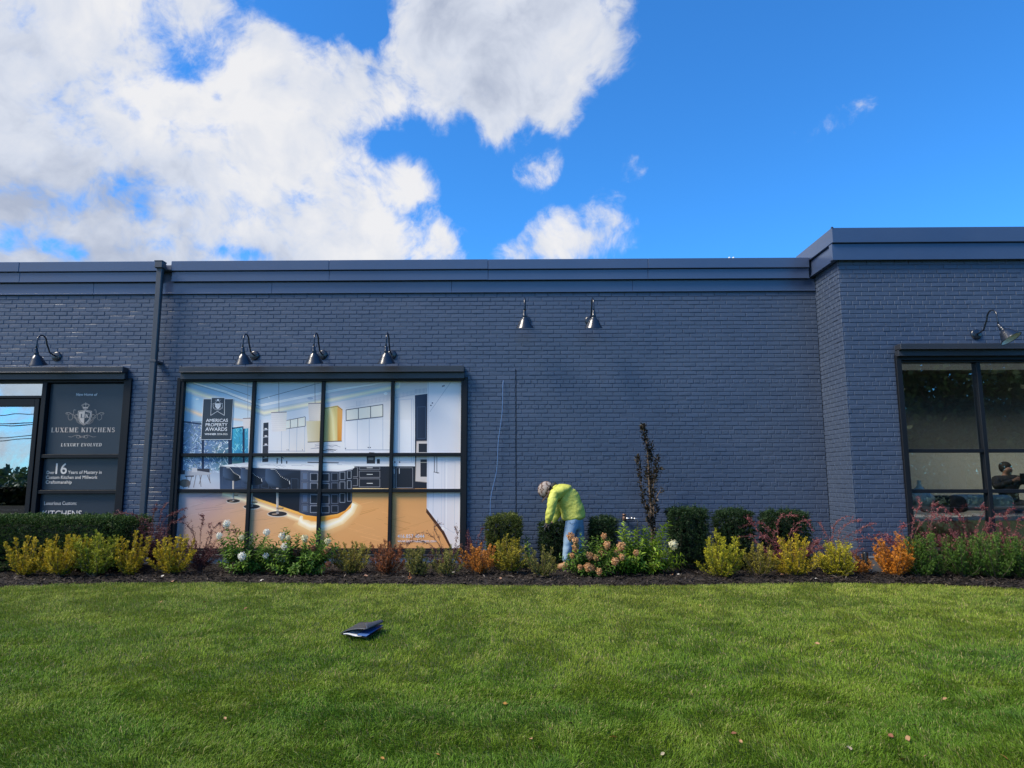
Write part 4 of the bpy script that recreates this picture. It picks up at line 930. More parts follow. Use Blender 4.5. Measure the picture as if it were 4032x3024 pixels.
for xx in (x0t + .05, x1t - .05, (x0t + x1t) / 2):
    for yy in (YR + .54, YR + 1.0): b = MB(); b.box((xx - .03, yy - .03, .02), (xx + .03, yy + .03, zbv - .04)); b.obj('table_leg', bpy.data.materials['dark_wood'], tb)
def cushion(name, lab, px, py, dy, sx, sz, m, dep=.35):
    p = inside(px, py, dy); b = MB()
    prof = []; n = 10
    vs = []; fs = []
    for j in range(n + 1):
        ph = math.pi * j / n - math.pi / 2
        for i in range(20):
            th = 2 * math.pi * i / 20; sg = lambda v, e_: math.copysign(abs(v) ** e_, v)
            vs.append((p.x + sx * sg(math.cos(ph), .45) * sg(math.cos(th), .5), p.y + dep / 2 * sg(math.cos(ph), .45) * sg(math.sin(th), .5), p.z + sz * sg(math.sin(ph), .55)))
    for j in range(n):
        for i in range(20): fs.append((j * 20 + i, j * 20 + (i + 1) % 20, (j + 1) * 20 + (i + 1) % 20, (j + 1) * 20 + i))
    b.add(vs, fs); o_ = b.obj(name, m, None, smooth=True); meta(o_, lab, 'cushion'); return o_
fur = mat('dark_cushion', (.06, .045, .04), .9, bump=(60, .01)); pale = mat('pale_cushion', (.6, .6, .55), .9, bump=(30, .006)); tan = mat('tan_leather', (.30, .13, .06), .5, noise=(4, .5, (.2, .08, .04)))
def armchair(lab, px, dy, m, w=.8, topy=1975, group='armchairs inside the showroom'):
    p = inside(px, topy, dy); z1 = min(p.z, .95); t_ = thing('armchair', lab, 'armchair', (p.x, YR + dy, .02), group)
    b = MB(); b.box((p.x - w / 2, YR + dy - .35, .18), (p.x + w / 2, YR + dy + .35, .45), bev=.06); b.obj('seat', m, t_, smooth=False)
    b = MB(); b.box((p.x - w / 2, YR + dy - .42, .2), (p.x + w / 2, YR + dy - .30, z1), bev=.055); b.obj('backrest', m, t_)
    for s in (-1, 1): b = MB(); b.box((p.x + s * w / 2 - .06, YR + dy - .3, .2), (p.x + s * w / 2 + .06, YR + dy + .35, .62), bev=.05); b.obj('armrest', m, t_)
    for s in (-1, 1):
        for r_ in (-1, 1): b = MB(); b.tube([(p.x + s * (w / 2 - .08), YR + dy + r_ * .28, .02), (p.x + s * (w / 2 - .08), YR + dy + r_ * .28, .2)], .018); b.obj('leg', M['frame'], t_)
armchair('tan leather armchair inside the wing window, nearest the left jamb', 3730, 1.9, tan, 0.7, 2030)
armchair('tan leather armchair inside the showroom behind the first mullion', 3860, 2.0, tan, 0.8, 2020)
armchair('tan leather armchair inside the showroom towards the right edge', 3960, 1.9, tan, 0.8, 2010)
cushion('cushion', 'dark furry cushion on the console beside the white vase', 3710, 1985, .78, .34, .13, fur)
cushion('cushion', 'long pale cushion behind the first mullion of the wing window', 3820, 1978, .8, .28, .12, pale)
cushion('cushion', 'pale rounded cushion right of the first mullion', 3935, 1985, .8, .14, .14, pale)
# ================================================================== WALL LAMPS
def lamp_parts(root, tilt=0.0, turn=0.0, style=0):
    """gooseneck reaching out (-Y) from the plate at the root's origin"""
    o = ORG[root.name]
    Rz = Matrix.Rotation(turn, 3, 'Z')
    T = lambda p: o + Rz @ Vector(p)
    b = MB(); b.lathe([(.0001, .022), (.058, .020), (.074, .012), (.076, 0)], T((0, 0, 0)), axis=(0, -1, 0), n=28); b.obj('wall_plate', M['lamp'], root, smooth=True)
    pts = [(0, -.01, 0), (0, -.09, .012), (0, -.17, .035)]
    for k in range(1, 13):
        t = k / 12.0
        # S-curve up to the crook then over and down
        if t < .35: u = t / .35; pts.append((0, -.17 - .06 * u - .02 * u * u, .035 + .12 * u))
        else:
            a = math.pi * (t - .35) / .65; pts.append((0, -.25 - .105 * (1 - math.cos(a)), .155 + .11 * math.sin(a)))
    pts.append((0, -.463, .09)); pts.append((0, -.466, .03))
    b = MB(); b.tube([T(p) for p in pts], .0115, n=12); b.obj('arm', M['lamp'], root, smooth=True)
    ax = Rz @ Vector((math.sin(tilt), (-.45 if tilt > .1 else .24), -1)).normalized(); c = T((0, -.466, .035))
    b = MB(); b.lathe([(.016, -.01), (.024, 0), (.026, .05), (.032, .055), (.033, .075), (.030, .085), (.042, .10), (.062, .118), (.082, .15), (.108, .205), (.134, .243), (.137, .250), (.131, .250)], c, axis=ax, n=36)
    sh = b.obj('lamp_shade', M['lamp'], root, smooth=True)
    b = MB(); b.lathe([(.030, .092), (.058, .122), (.078, .154), (.104, .208), (.131, .246)], c, axis=ax, n=36); b.obj('shade_lining', M['lampwhite'], sh, smooth=True)
    b = MB(); b.lathe([(.0001, .20), (.02, .19), (.03, .16), (.028, .13), (.014, .10)], c, axis=ax, n=16); b.obj('bulb', mat('bulb_glass', (.8, .8, .76), .2) if 'bulb_glass' not in bpy.data.materials else bpy.data.materials['bulb_glass'], sh, smooth=True)
lamp_spots = [((224, 1404), YW, 0, 0, 'gooseneck wall lamp above the dark sign panels at far left'),
              ((1003, 1400), YW, 0, 0, 'first gooseneck lamp over the kitchen print, above the award notice'),
              ((1271, 1397), YW, 0, 0, 'middle gooseneck lamp of three over the kitchen print'),
              ((1543, 1397), YW, 0, 0, 'third gooseneck lamp over the kitchen print, nearest the blank brickwork'),
              ((2071, 1263), YW, 0, R(-3), 'higher gooseneck lamp on blank brickwork, left of a pair'),
              ((2322, 1263), YW, 0, R(2), 'higher gooseneck lamp on blank brickwork, right of a pair'),
              ((3843, 1317), YR, R(24), R(0), 'gooseneck lamp with tilted shade on the projecting wing')]
for (pxy, Y, tl, tn, lab) in lamp_spots:
    p = atY(pxy[0], pxy[1], Y)
    r_ = thing('wall_lamp', lab, 'lamp', (p.x, Y - .003, p.z), 'gooseneck lamps along the brick wall')
    lamp_parts(r_, tl, tn)
# blue wire, gas valve, flood light, garden light, box
b = MB(); W_ = [(1982, 1497), (1980, 1520), (1978, 1610), (1970, 1680), (1962, 1740), (1958, 1830), (1950, 1880), (1938, 1930), (1931, 1975), (1930, 2020), (1926, 2060), (1915, 2140), (1912, 2200)]
P_ = [atY(x, y, YW - .02 - .03 * min(1, i / 3)) for i, (x, y) in enumerate(W_)]; P_[0].y = YW + .004
S_ = []
for i in range(len(P_) - 1):
    for k in range(4):
        t = k / 4; a, c, d, e_ = P_[max(i - 1, 0)], P_[i], P_[i + 1], P_[min(i + 2, len(P_) - 1)]
        S_.append(0.5 * ((2 * c) + (d - a) * t + (2 * a - 5 * c + 4 * d - e_) * t * t + (3 * c - a - 3 * d + e_) * t ** 3))
b.tube(S_, .0048, n=8); o_ = b.obj('cable', mat('blue_cable', (.11, .22, .44), .4), None, smooth=True); meta(o_, 'thin light blue cable hanging down the brick wall beside the control joint', 'cable')
vp = atY(2458, 2042, YW - .08); va = thing('gas_valve', 'small brass and steel gas valve low on the brick wall beside the purple tree', 'valve', (vp.x, YW, vp.z))
b = MB(); b.tube([(vp.x, YW, vp.z), (vp.x, vp.y, vp.z)], .014); b.lathe([(.02, -.03), (.028, -.025), (.028, .02), (.022, .03), (.022, .05), (.03, .052), (.03, .068), (.0001, .07)], (vp.x, vp.y, vp.z), n=12); b.obj('valve_body', M['brass'], va, smooth=True)
b = MB(); b.tube([(vp.x + .02, vp.y, vp.z), (vp.x + .10, vp.y, vp.z)], .02); b.tube([(vp.x + .10, vp.y, vp.z), (vp.x + .13, vp.y, vp.z)], .026); b.tube([(vp.x + .13, vp.y, vp.z), (vp.x + .19, vp.y, vp.z), (vp.x + .2, vp.y, vp.z - .01), (vp.x + .2, vp.y, .05)], .011)
b.obj('pipe', M['steel'], va, smooth=True)
fp = atY(2878, 1012, YW + .15); fl = thing('flood_light', 'tiny twin white flood light on the parapet', 'light', (fp.x, fp.y, PZT))
b = MB(); b.box((fp.x - .03, fp.y - .02, PZT), (fp.x + .03, fp.y + .02, PZT + .03), bev=.004); b.tube([(fp.x - .065, fp.y, PZT + .045), (fp.x + .065, fp.y, PZT + .045)], .012); b.obj('bracket', M['pipe'], fl)
for s in (-1, 1):
    b = MB(); b.lathe([(.0001, .0), (.018, .004), (.022, .02), (.016, .045), (.008, .055), (.0001, .056)], (fp.x + s * .025, fp.y - .01, PZT + .035), axis=(s * .2, -.3, 1), n=14); b.obj('lamp_head', M['lampwhite'], fl, smooth=True)
gp = atZ(3410, 2262, .0); gp.y = 9.35; gx = atY(3408, 2200, 9.35); gzt = gx.z + .16
gl = thing('garden_light', 'black cylindrical garden light on a thin post beside the grey box', 'garden light', (gx.x, 9.35, 0))
zt_ = zAt(3408, 2172, 9.35); zb_ = zAt(3408, 2224, 9.35)
b = MB(); b.lathe([(.034, zb_), (.036, zb_ + .01), (.036, zt_ - .02), (.03, zt_ - .004), (.0001, zt_)], (gx.x, 9.35, 0), n=20); b.obj('light_head', M['black'], gl, smooth=True)
b = MB(); b.lathe([(.020, zb_ - .016), (.020, zb_)], (gx.x, 9.35, 0), n=16); b.obj('lens_ring', M['white'], gl)
b = MB(); b.tube([(gx.x, 9.35, -.02), (gx.x, 9.35, zb_ - .014)], .009); b.obj('post', M['pipe'], gl, smooth=True)
bx0, bx1 = xAt(3418, 2220, 9.5), xAt(3475, 2220, 9.5); bz1 = zAt(3440, 2200, 9.5)
b = MB(); b.box((bx0, 9.5, -.02), (bx1, 9.66, bz1), bev=.006); b.box((bx0 - .006, 9.494, bz1 + .001), (bx1 + .006, 9.664, bz1 + .02), bev=.003); o_ = b.obj('utility_box', mat('box_paint', (.14, .155, .18), .5, noise=(8, .6, (.18, .19, .21))), None); meta(o_, 'small grey utility box against the wing brickwork behind the orange shrub', 'utility box')
# ================================================================== GROUND
EDGE_PX = [(-1500, 2345), (-700, 2335), (0, 2313), (294, 2301), (588, 2297), (940, 2297), (1300, 2301), (1750, 2306), (2200, 2309), (2750, 2306), (3200, 2298), (3576, 2302), (4032, 2322), (4700, 2350), (5600, 2380)]
EP = [atZ(x, y, 0.0) for x, y in EDGE_PX]; EX = np.array([p.x for p in EP]); EY = np.array([p.y for p in EP])
def edgeY(x): return np.interp(x, EX, EY)
def vnoise(x, y, s, seed=0):
    """smooth value noise, numpy"""
    rg = np.random.default_rng(seed); T = rg.random((64, 64)); x = np.asarray(x) * s; y = np.asarray(y) * s
    xi, yi = np.floor(x).astype(int), np.floor(y).astype(int); fx, fy = x - xi, y - yi; fx = fx * fx * (3 - 2 * fx); fy = fy * fy * (3 - 2 * fy)
    g = lambda a, b: T[a % 64, b % 64]
    return (g(xi, yi) * (1 - fx) + g(xi + 1, yi) * fx) * (1 - fy) + (g(xi, yi + 1) * (1 - fx) + g(xi + 1, yi + 1) * fx) * fy
def gz(x, y):
    """ground height: lawn falls gently from the bed towards the camera"""
    x = np.asarray(x, float); y = np.asarray(y, float); d = np.clip(edgeY(x) - y, 0, 9.5)
    return -0.030 * d - 0.0012 * d * d * .6 + (vnoise(x, y, .45, 3) - .5) * .035 * np.clip(d, 0, 1)
def place(px, py):
    """photo pixel -> point on the lawn or bed surface"""
    z = 0.0
    for _ in range(8): p = atZ(px, py, z); z = float(gz(p.x, p.y))
    return atZ(px, py, z)
xs = np.concatenate([[-400, -200, -90, -40], np.arange(-20, 20.1, .5), [40, 90, 200, 400]]); ys_ = np.concatenate([[-400, -200, -90, -40, -20], np.arange(-9, 12.01, .5), [30, 60, 150, 400]])
GX, GY = np.meshgrid(xs, ys_); GZ = gz(GX, GY) - .012; GZ = np.where(GY > 9, -.05, GZ)
V = np.stack([GX, GY, GZ], -1).reshape(-1, 3); nx_ = len(xs); idx = np.arange(len(V)).reshape(len(ys_), nx_)
fq = np.stack([idx[:-1, :-1], idx[:-1, 1:], idx[1:, 1:], idx[1:, :-1]], -1).reshape(-1, 4)
g_ = mk('ground', V, fq, M['soil'], smooth=True); meta(g_, kind='structure')
# mulch bed
xs = np.arange(-12, 16.01, .06); ts = np.linspace(0, 1, 34)
GX, T_ = np.meshgrid(xs, ts); e_ = edgeY(GX); back = np.where(GX < XC, YW + .02, YR + .02); GY = e_ + .015 + (back - e_) * T_
hgt = np.clip(T_ * 6, 0, 1) * .045 - .02 + (vnoise(GX, GY, 6, 1) - .5) * .035 + (vnoise(GX, GY, 17, 2) - .5) * .022
hgt[0, :] = -.03
V = np.stack([GX, GY, hgt], -1).reshape(-1, 3); idx = np.arange(len(V)).reshape(GX.shape)
fq = np.stack([idx[:-1, :-1], idx[:-1, 1:], idx[1:, 1:], idx[1:, :-1]], -1).reshape(-1, 4)
g_ = mk('mulch_bed', V, fq, M['mulchbase'], smooth=True); meta(g_, kind='structure')
def bedz(x, y):
    e = edgeY(x); bk = np.where(np.asarray(x) < XC, YW + .02, YR + .02); t = (np.asarray(y) - e) / (bk - e)
    return np.clip(t * 6, 0, 1) * .045 - .02 + (vnoise(x, y, 6, 1) - .5) * .035 + (vnoise(x, y, 17, 2) - .5) * .022
rg = np.random.default_rng(21)
def leaf_quads(P, D, S, L, W, bend=None):
    """diamond leaves: P base (n,3), D unit direction, S unit side, L length, W width"""
    L = L[:, None]; W = W[:, None]
    mid = P + D * L * .5
    if bend is not None: mid = mid + bend
    return np.stack([P, mid + S * W * .5, P + D * L, mid - S * W * .5], 1).reshape(-1, 3), np.arange(len(P) * 4).reshape(-1, 4)
def unit(v): return v / np.maximum(np.linalg.norm(v, axis=-1, keepdims=True), 1e-9)
n = 52000
x = rg.uniform(-10.5, 12.5, n); u = rg.random(n) ** 1.3; e_ = edgeY(x); bk = np.where(x < XC, YW, YR); y = e_ + .03 + (bk - e_ - .03) * u
z = bedz(x, y) + rg.uniform(.0, .03, n)
a = rg.uniform(0, 2 * np.pi, n); D = unit(np.stack([np.cos(a), np.sin(a), rg.normal(0, .28, n)], -1)); S = unit(np.cross(D, np.stack([rg.normal(0, .3, n), rg.normal(0, .3, n), np.ones(n)], -1)))
L = rg.uniform(.025, .10, n); W = rg.uniform(.008, .024, n)
V, fq = leaf_quads(np.stack([x, y, z], -1), D, S, L, W)
base = rg.choice(np.array([[.016, .012, .010], [.026, .019, .015], [.042, .030, .024], [.06, .047, .038], [.10, .085, .07]]), n, p=[.36, .34, .2, .08, .02]) if False else np.array([[.016, .012, .010], [.026, .019, .015], [.042, .030, .024], [.066, .05, .04], [.12, .10, .085]])[rg.choice(5, n, p=[.42, .28, .17, .09, .04])]
g_ = mk('mulch_chips', V, fq, M['chip'], col=np.repeat(base, 4, 0)); meta(g_, 'dark shredded bark mulch covering the planting bed', 'mulch', kind='stuff')
# ================================================================== GRASS
def grass(n, xr_f, ylo, yhi, seed, hs=1.0, ws=1.0, power=1.0):
    rg = np.random.default_rng(seed)
    y = ylo + (yhi - ylo) * rg.random(n) ** power
    x = xr_f(y, rg); ok = y < edgeY(x) + rg.uniform(-.03, .03, n); x, y = x[ok], y[ok]; n = len(x)
    z = gz(x, y) - .006
    cl = vnoise(x, y, 2.2, 5); cl2 = vnoise(x, y, 7.5, 6); big = vnoise(x, y, .7, 8); band = vnoise(x * .12 + 5, y, 1.6, 9); fine = vnoise(x, y, 19, 14)
    h = (.021 + .011 * rg.random(n) + .022 * np.clip(cl2 - .45, 0, 1) + .02 * np.clip(fine - .6, 0, 1)) * hs
    h *= 1 + .35 * (rg.random(n) ** 6) + .55 * np.clip((5.2 - y) / 2.2, 0, 1) * (.4 + .6 * cl2)
    # lean follows patches, more in the near longer grass
    ang = vnoise(x, y, 1.7, 10) * 9 + vnoise(x, y, 6.0, 17) * 5 + rg.normal(0, .9, n); lean = .25 + .75 * rg.random(n)
    dx, dy = np.cos(ang) * lean, np.sin(ang) * lean
    w = rg.uniform(.0022, .0042, n) * ws
    sa = rg.uniform(0, 2 * np.pi, n); sx, sy = np.cos(sa) * w, np.sin(sa) * w
    p = np.stack([x, y, z], -1); s = np.stack([sx, sy, np.zeros(n)], -1)
    m = p + np.stack([dx * h * .30, dy * h * .30, h * .62], -1); t = p + np.stack([dx * h * .95, dy * h * .95, h * (1 - .28 * lean)], -1)
    V = np.stack([p - s * .6, p + s * .6, m + s * .5, m - s * .5, t], 1).reshape(-1, 3)
    i = np.arange(n) * 5
    q4 = np.stack([i, i + 1, i + 2, i + 3], -1); q4b = np.stack([i + 3, i + 2, i + 4, i + 4], -1)
    tri = np.concatenate([np.stack([i, i + 1, i + 2], -1), np.stack([i, i + 2, i + 3], -1), np.stack([i + 3, i + 2, i + 4], -1)])
    # colour: species patches, lighter and yellower towards the bed, straw
    g0 = np.array([.112, .205, .013]); g1 = np.array([.190, .262, .022]); g2 = np.array([.068, .160, .016]); g3 = np.array([.34, .35, .07]); dead = np.array([.42, .33, .16])
    k = np.clip(cl * 1.3 - .3 + rg.normal(0, .22, n), 0, 1)[:, None]; c = g0 * (1 - k) + g1 * k
    k = np.clip((big - .55) * 1.2 + (band - .55) * 1.9 + rg.normal(0, .12, n), 0, .85)[:, None]; c = c * (1 - k) + g2 * k
    far = np.clip((y - 5.2) / 3.4, 0, 1); k = (far ** 1.3 * .85 * rg.random(n))[:, None]; c = c * (1 - k) + g3 * k
    k = (np.clip((cl2 - .80) * 4, 0, .5) * rg.random(n))[:, None]; c = c * (1 - k) + np.array([.016, .075, .024]) * k
    k = ((rg.random(n) < .075 + .10 * np.clip(vnoise(x, y, 3.1, 12) - .72, 0, 1) * 3)).astype(float)[:, None] * .8; c = c * (1 - k) + dead * k
    k = (np.clip((5.6 - y) / 2.6, 0, 1) * .45)[:, None]; c = c * (1 - k) + np.array([.062, .150, .014]) * k
    c *= rg.uniform(.55, 1.62, n)[:, None]
    return V, tri, np.repeat(c, 5, 0)
parts_ = [grass(560000, lambda y, g: g.uniform(-1, 1, len(y)) * (.80 * y + .5), 2.9, 9.0, 31, power=.80),
          grass(150000, lambda y, g: g.uniform(-1, 1, len(y)) * (.82 * y + .6), 2.6, 5.0, 32),
          grass(90000, lambda y, g: np.where(g.random(len(y)) < .5, -1, 1) * (.8 * y + .4 + g.uniform(0, 4.5, len(y))), 2.0, 9.3, 33, hs=1.15, ws=2.0)]
Vs, Ts, Cs, off = [], [], [], 0
for (v, t, c) in parts_: Vs.append(v); Ts.append(t + off); Cs.append(c); off += len(v)
g_ = mk('lawn_grass', np.concatenate(Vs), np.concatenate(Ts), M['grass'], col=np.concatenate(Cs)); meta(g_, 'mown green lawn grass sloping gently down from the planting bed', 'grass', kind='stuff')
# road and pavement behind the camera (mirrored in the glass)
b = MB(); b.box((-200, -22, -.75), (200, -10, -.335)); r_ = b.obj('road', M['asphalt']); meta(r_, kind='structure')
b = MB(); b.box((-200, -9.85, -.7), (200, -8.2, -.22)); r_ = b.obj('pavement', M['concrete']); meta(r_, kind='structure')
b = MB(); b.box((-200, -9.998, -.7), (200, -9.852, -.215), bev=.02); r_ = b.obj('kerb', M['concrete']); meta(r_, kind='structure')
b = MB()
for i in range(60): b.box((-180 + i * 6, -16.1, -.334), (-177 + i * 6, -15.95, -.331))
r_ = b.obj('road_marking', M['paint']); meta(r_, kind='structure')
# ================================================================== PLANTS
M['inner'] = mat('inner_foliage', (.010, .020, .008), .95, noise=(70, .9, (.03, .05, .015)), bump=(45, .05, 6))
def npa(v): return np.array(v, float)
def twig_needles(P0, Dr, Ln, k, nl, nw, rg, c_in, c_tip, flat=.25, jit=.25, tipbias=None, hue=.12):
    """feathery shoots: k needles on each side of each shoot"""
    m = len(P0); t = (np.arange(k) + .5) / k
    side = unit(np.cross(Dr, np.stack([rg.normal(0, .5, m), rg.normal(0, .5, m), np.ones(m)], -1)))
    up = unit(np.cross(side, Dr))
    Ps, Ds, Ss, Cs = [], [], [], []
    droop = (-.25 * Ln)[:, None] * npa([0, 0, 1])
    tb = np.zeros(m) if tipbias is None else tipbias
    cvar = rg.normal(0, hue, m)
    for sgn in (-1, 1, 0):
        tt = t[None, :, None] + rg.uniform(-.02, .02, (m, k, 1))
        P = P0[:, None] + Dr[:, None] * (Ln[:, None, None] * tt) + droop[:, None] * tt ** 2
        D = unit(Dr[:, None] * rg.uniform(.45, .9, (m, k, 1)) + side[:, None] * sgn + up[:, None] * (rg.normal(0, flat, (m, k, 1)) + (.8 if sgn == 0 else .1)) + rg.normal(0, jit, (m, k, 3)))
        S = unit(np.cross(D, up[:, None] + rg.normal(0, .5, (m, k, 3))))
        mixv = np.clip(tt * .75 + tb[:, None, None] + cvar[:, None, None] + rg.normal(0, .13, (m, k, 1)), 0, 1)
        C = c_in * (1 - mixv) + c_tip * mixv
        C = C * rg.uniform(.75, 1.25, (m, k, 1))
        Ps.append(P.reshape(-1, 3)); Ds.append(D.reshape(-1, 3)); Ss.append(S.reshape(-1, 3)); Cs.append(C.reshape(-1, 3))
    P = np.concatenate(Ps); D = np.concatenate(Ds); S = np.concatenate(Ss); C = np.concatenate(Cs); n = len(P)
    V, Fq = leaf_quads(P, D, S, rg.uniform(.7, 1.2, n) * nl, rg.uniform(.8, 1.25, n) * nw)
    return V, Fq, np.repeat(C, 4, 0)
def stems_mesh(curves, r0, r1, n=5):
    b = MB()
    for c in curves:
        k = len(c); b.tube(c, [r0 + (r1 - r0) * i / (k - 1) for i in range(k)], n=n, caps=False)
    return b
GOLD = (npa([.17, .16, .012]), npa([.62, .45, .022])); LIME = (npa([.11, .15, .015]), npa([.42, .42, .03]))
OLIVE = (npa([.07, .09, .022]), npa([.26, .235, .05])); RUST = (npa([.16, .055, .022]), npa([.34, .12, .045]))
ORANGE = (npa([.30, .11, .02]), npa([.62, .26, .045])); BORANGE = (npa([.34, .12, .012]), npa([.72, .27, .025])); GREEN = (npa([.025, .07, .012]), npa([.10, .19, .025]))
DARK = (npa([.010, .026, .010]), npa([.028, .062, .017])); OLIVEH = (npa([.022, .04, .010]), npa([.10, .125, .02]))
def loc_of(px, pyb, Y=None):
    if Y is None: p = place(px, pyb); p.z = float(bedz(p.x, p.y)) if p.y > edgeY(p.x) else p.z
    else: p = atY(px, 2000, Y); p.z = float(bedz(p.x, Y))
    return p
def yew(label, px, pyb, pyt, pw, cols, seed, Y=None, sparse=1.0, name='yew_shrub', group='low yew shrubs along the front of the bed', lean=0.0, spread=1.0, nst=28):
    rg = np.random.default_rng(seed); lean = lean + rg.uniform(-.22, .22); spread = spread * rg.uniform(.86, 1.12); nst = int(nst * rg.uniform(.7, 1.2)); tl_ = rg.uniform(.8, 1.35); p = loc_of(px, pyb, Y); h = (atY(px, pyt, p.y).z - p.z) * 1.08; w = pw / F * p.y * 1.12
    t_ = thing(name, label, 'shrub', (p.x, p.y, p.z - .02), group)
    curves = []; P0, Dr, Ln, TB = [], [], [], []
    nst = int(nst * (.6 + .4 * sparse))
    for i in range(nst):
        a = 2 * math.pi * (i + rg.uniform(-.3, .3)) * .382; rr_ = math.sqrt((i + .5) / nst)
        hh = h * (1.0 - .55 * rr_ ** 2) * rg.uniform(.60, 1.10) if i % 4 else h * rg.uniform(.9, 1.04) * (1 - .15 * rr_)
        e = npa([math.cos(a) * w / 2 * rr_ * spread + lean * h * .3, math.sin(a) * w / 2 * rr_ * .85, hh])
        b0 = npa([rg.uniform(-.03, .03), rg.uniform(-.03, .03), 0]); mid = b0 * .5 + e * npa([.74, .74, .34]) + rg.normal(0, .012, 3)
        cv = [b0 * (1 - u) ** 2 + mid * 2 * u * (1 - u) + e * u * u + npa(p) for u in np.linspace(0, 1, 9)]; curves.append([Vector(c) for c in cv]); cv = np.array(cv)
        nt = int(26 * (h / .55) * (.55 + .45 * sparse))
        for k in range(nt):
            u = .05 + .95 * (k + rg.random()) / nt; f = u * 8; j = min(int(f), 7); q_ = cv[j] * (1 - f + j) + cv[j + 1] * (f - j); tg = unit(cv[j + 1] - cv[j])
            ph = k * 2.4 + rg.uniform(-.4, .4); o = npa([math.cos(ph), math.sin(ph), .25]); d = unit(tg * (.55 + .5 * u) + o * (.95 - .45 * u) + npa([0, 0, .25]))
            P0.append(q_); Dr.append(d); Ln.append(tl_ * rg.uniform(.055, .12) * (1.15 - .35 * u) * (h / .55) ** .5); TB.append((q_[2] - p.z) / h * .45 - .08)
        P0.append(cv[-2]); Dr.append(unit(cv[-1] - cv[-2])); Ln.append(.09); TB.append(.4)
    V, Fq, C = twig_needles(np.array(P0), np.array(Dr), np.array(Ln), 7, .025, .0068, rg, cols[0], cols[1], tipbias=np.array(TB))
    mk('foliage', V, Fq, M['needle'], t_, col=C)
    stems_mesh(curves, .008, .002).obj('stems', M['bark'], t_); return t_
def box_hedge(label, x0, x1, y0, y1, z1, cols, seed, dens=1.0, z0=.06, taper=.05, rag=.02, group='clipped dark yew blocks against the wall', rough=1.0):
    rg = np.random.default_rng(seed); cx_, cy_ = (x0 + x1) / 2, (y0 + y1) / 2; t_ = thing('clipped_hedge', label, 'hedge', (cx_, cy_, 0), group)
    wx, wy, wz = x1 - x0, y1 - y0, z1 - z0; area = 2 * wx * wz + 2 * wy * wz + wx * wy; n = int(area * 1500 * dens)
    fa = rg.random(n) * area; P = np.zeros((n, 3)); Nn = np.zeros((n, 3)); u, v = rg.random(n), rg.random(n)
    lim = np.cumsum([wx * wz, wx * wz, wy * wz, wy * wz, wx * wy])
    for k in range(5):
        mk_ = (fa < lim[k]) & (fa >= (lim[k - 1] if k else 0)); uu, vv = u[mk_], v[mk_]
        if k < 2: P[mk_] = np.stack([x0 + uu * wx, np.full(uu.shape, y0 if k == 0 else y1), z0 + vv * wz], -1); Nn[mk_] = (0, -1 if k == 0 else 1, 0)
        elif k < 4: P[mk_] = np.stack([np.full(uu.shape, x0 if k == 2 else x1), y0 + uu * wy, z0 + vv * wz], -1); Nn[mk_] = (-1 if k == 2 else 1, 0, 0)
        else: P[mk_] = np.stack([x0 + uu * wx, y0 + vv * wy, np.full(uu.shape, z1)], -1); Nn[mk_] = (0, 0, 1)
    # narrower towards the ground, rounded shoulders, uneven faces
    hz = (P[:, 2] - z0) / wz; sc_ = 1 - taper * 2.2 * (1 - hz) ** 1.5 - .10 * np.clip(hz - .86, 0, 1) * 2; P[:, 0] = cx_ + (P[:, 0] - cx_) * sc_; P[:, 1] = cy_ + (P[:, 1] - cy_) * sc_
    und = (vnoise(P[:, 0] * 1 + P[:, 1] * .7 + 9, P[:, 2] * 1 + P[:, 1] * .5, 7, seed) - .5) * .08 * rough; P += Nn * und[:, None]
    inn = rg.random(n) ** 1.6 * .11; P -= Nn * inn[:, None]
    sel = Nn[:, 2] > .5; P[sel, 2] -= .04 * np.clip(np.abs((P[sel, 0] - cx_) / wx * 2) ** 6, 0, 1)
    Dr = unit(Nn * .9 + rg.normal(0, .45, (n, 3)) + npa([0, 0, .55])); Ln = rg.uniform(.035, .075, n) + rag * (rg.random(n) < .08) * 1.6
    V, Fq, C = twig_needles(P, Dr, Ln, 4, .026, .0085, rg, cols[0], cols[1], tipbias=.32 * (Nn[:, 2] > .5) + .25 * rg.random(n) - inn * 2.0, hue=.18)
    mk('foliage', V, Fq, M['needle'], t_, col=C)
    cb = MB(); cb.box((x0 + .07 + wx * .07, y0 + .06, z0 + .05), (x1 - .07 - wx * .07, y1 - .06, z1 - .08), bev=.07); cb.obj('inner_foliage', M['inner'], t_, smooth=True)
    cs_ = []
    for i in range(max(5, int(wx * 9))):
        xx = x0 + wx * (.12 + .76 * rg.random()); yy = cy_ + rg.uniform(-.3, .3) * wy; c = [Vector((cx_ + (xx - cx_) * .6, cy_, -.03)), Vector((xx, yy, z0 + wz * .45)), Vector((xx + rg.uniform(-.04, .04), yy, z1 - .09))]; cs_.append(c)
    stems_mesh(cs_, .012, .004).obj('stems', M['bark'], t_); return t_
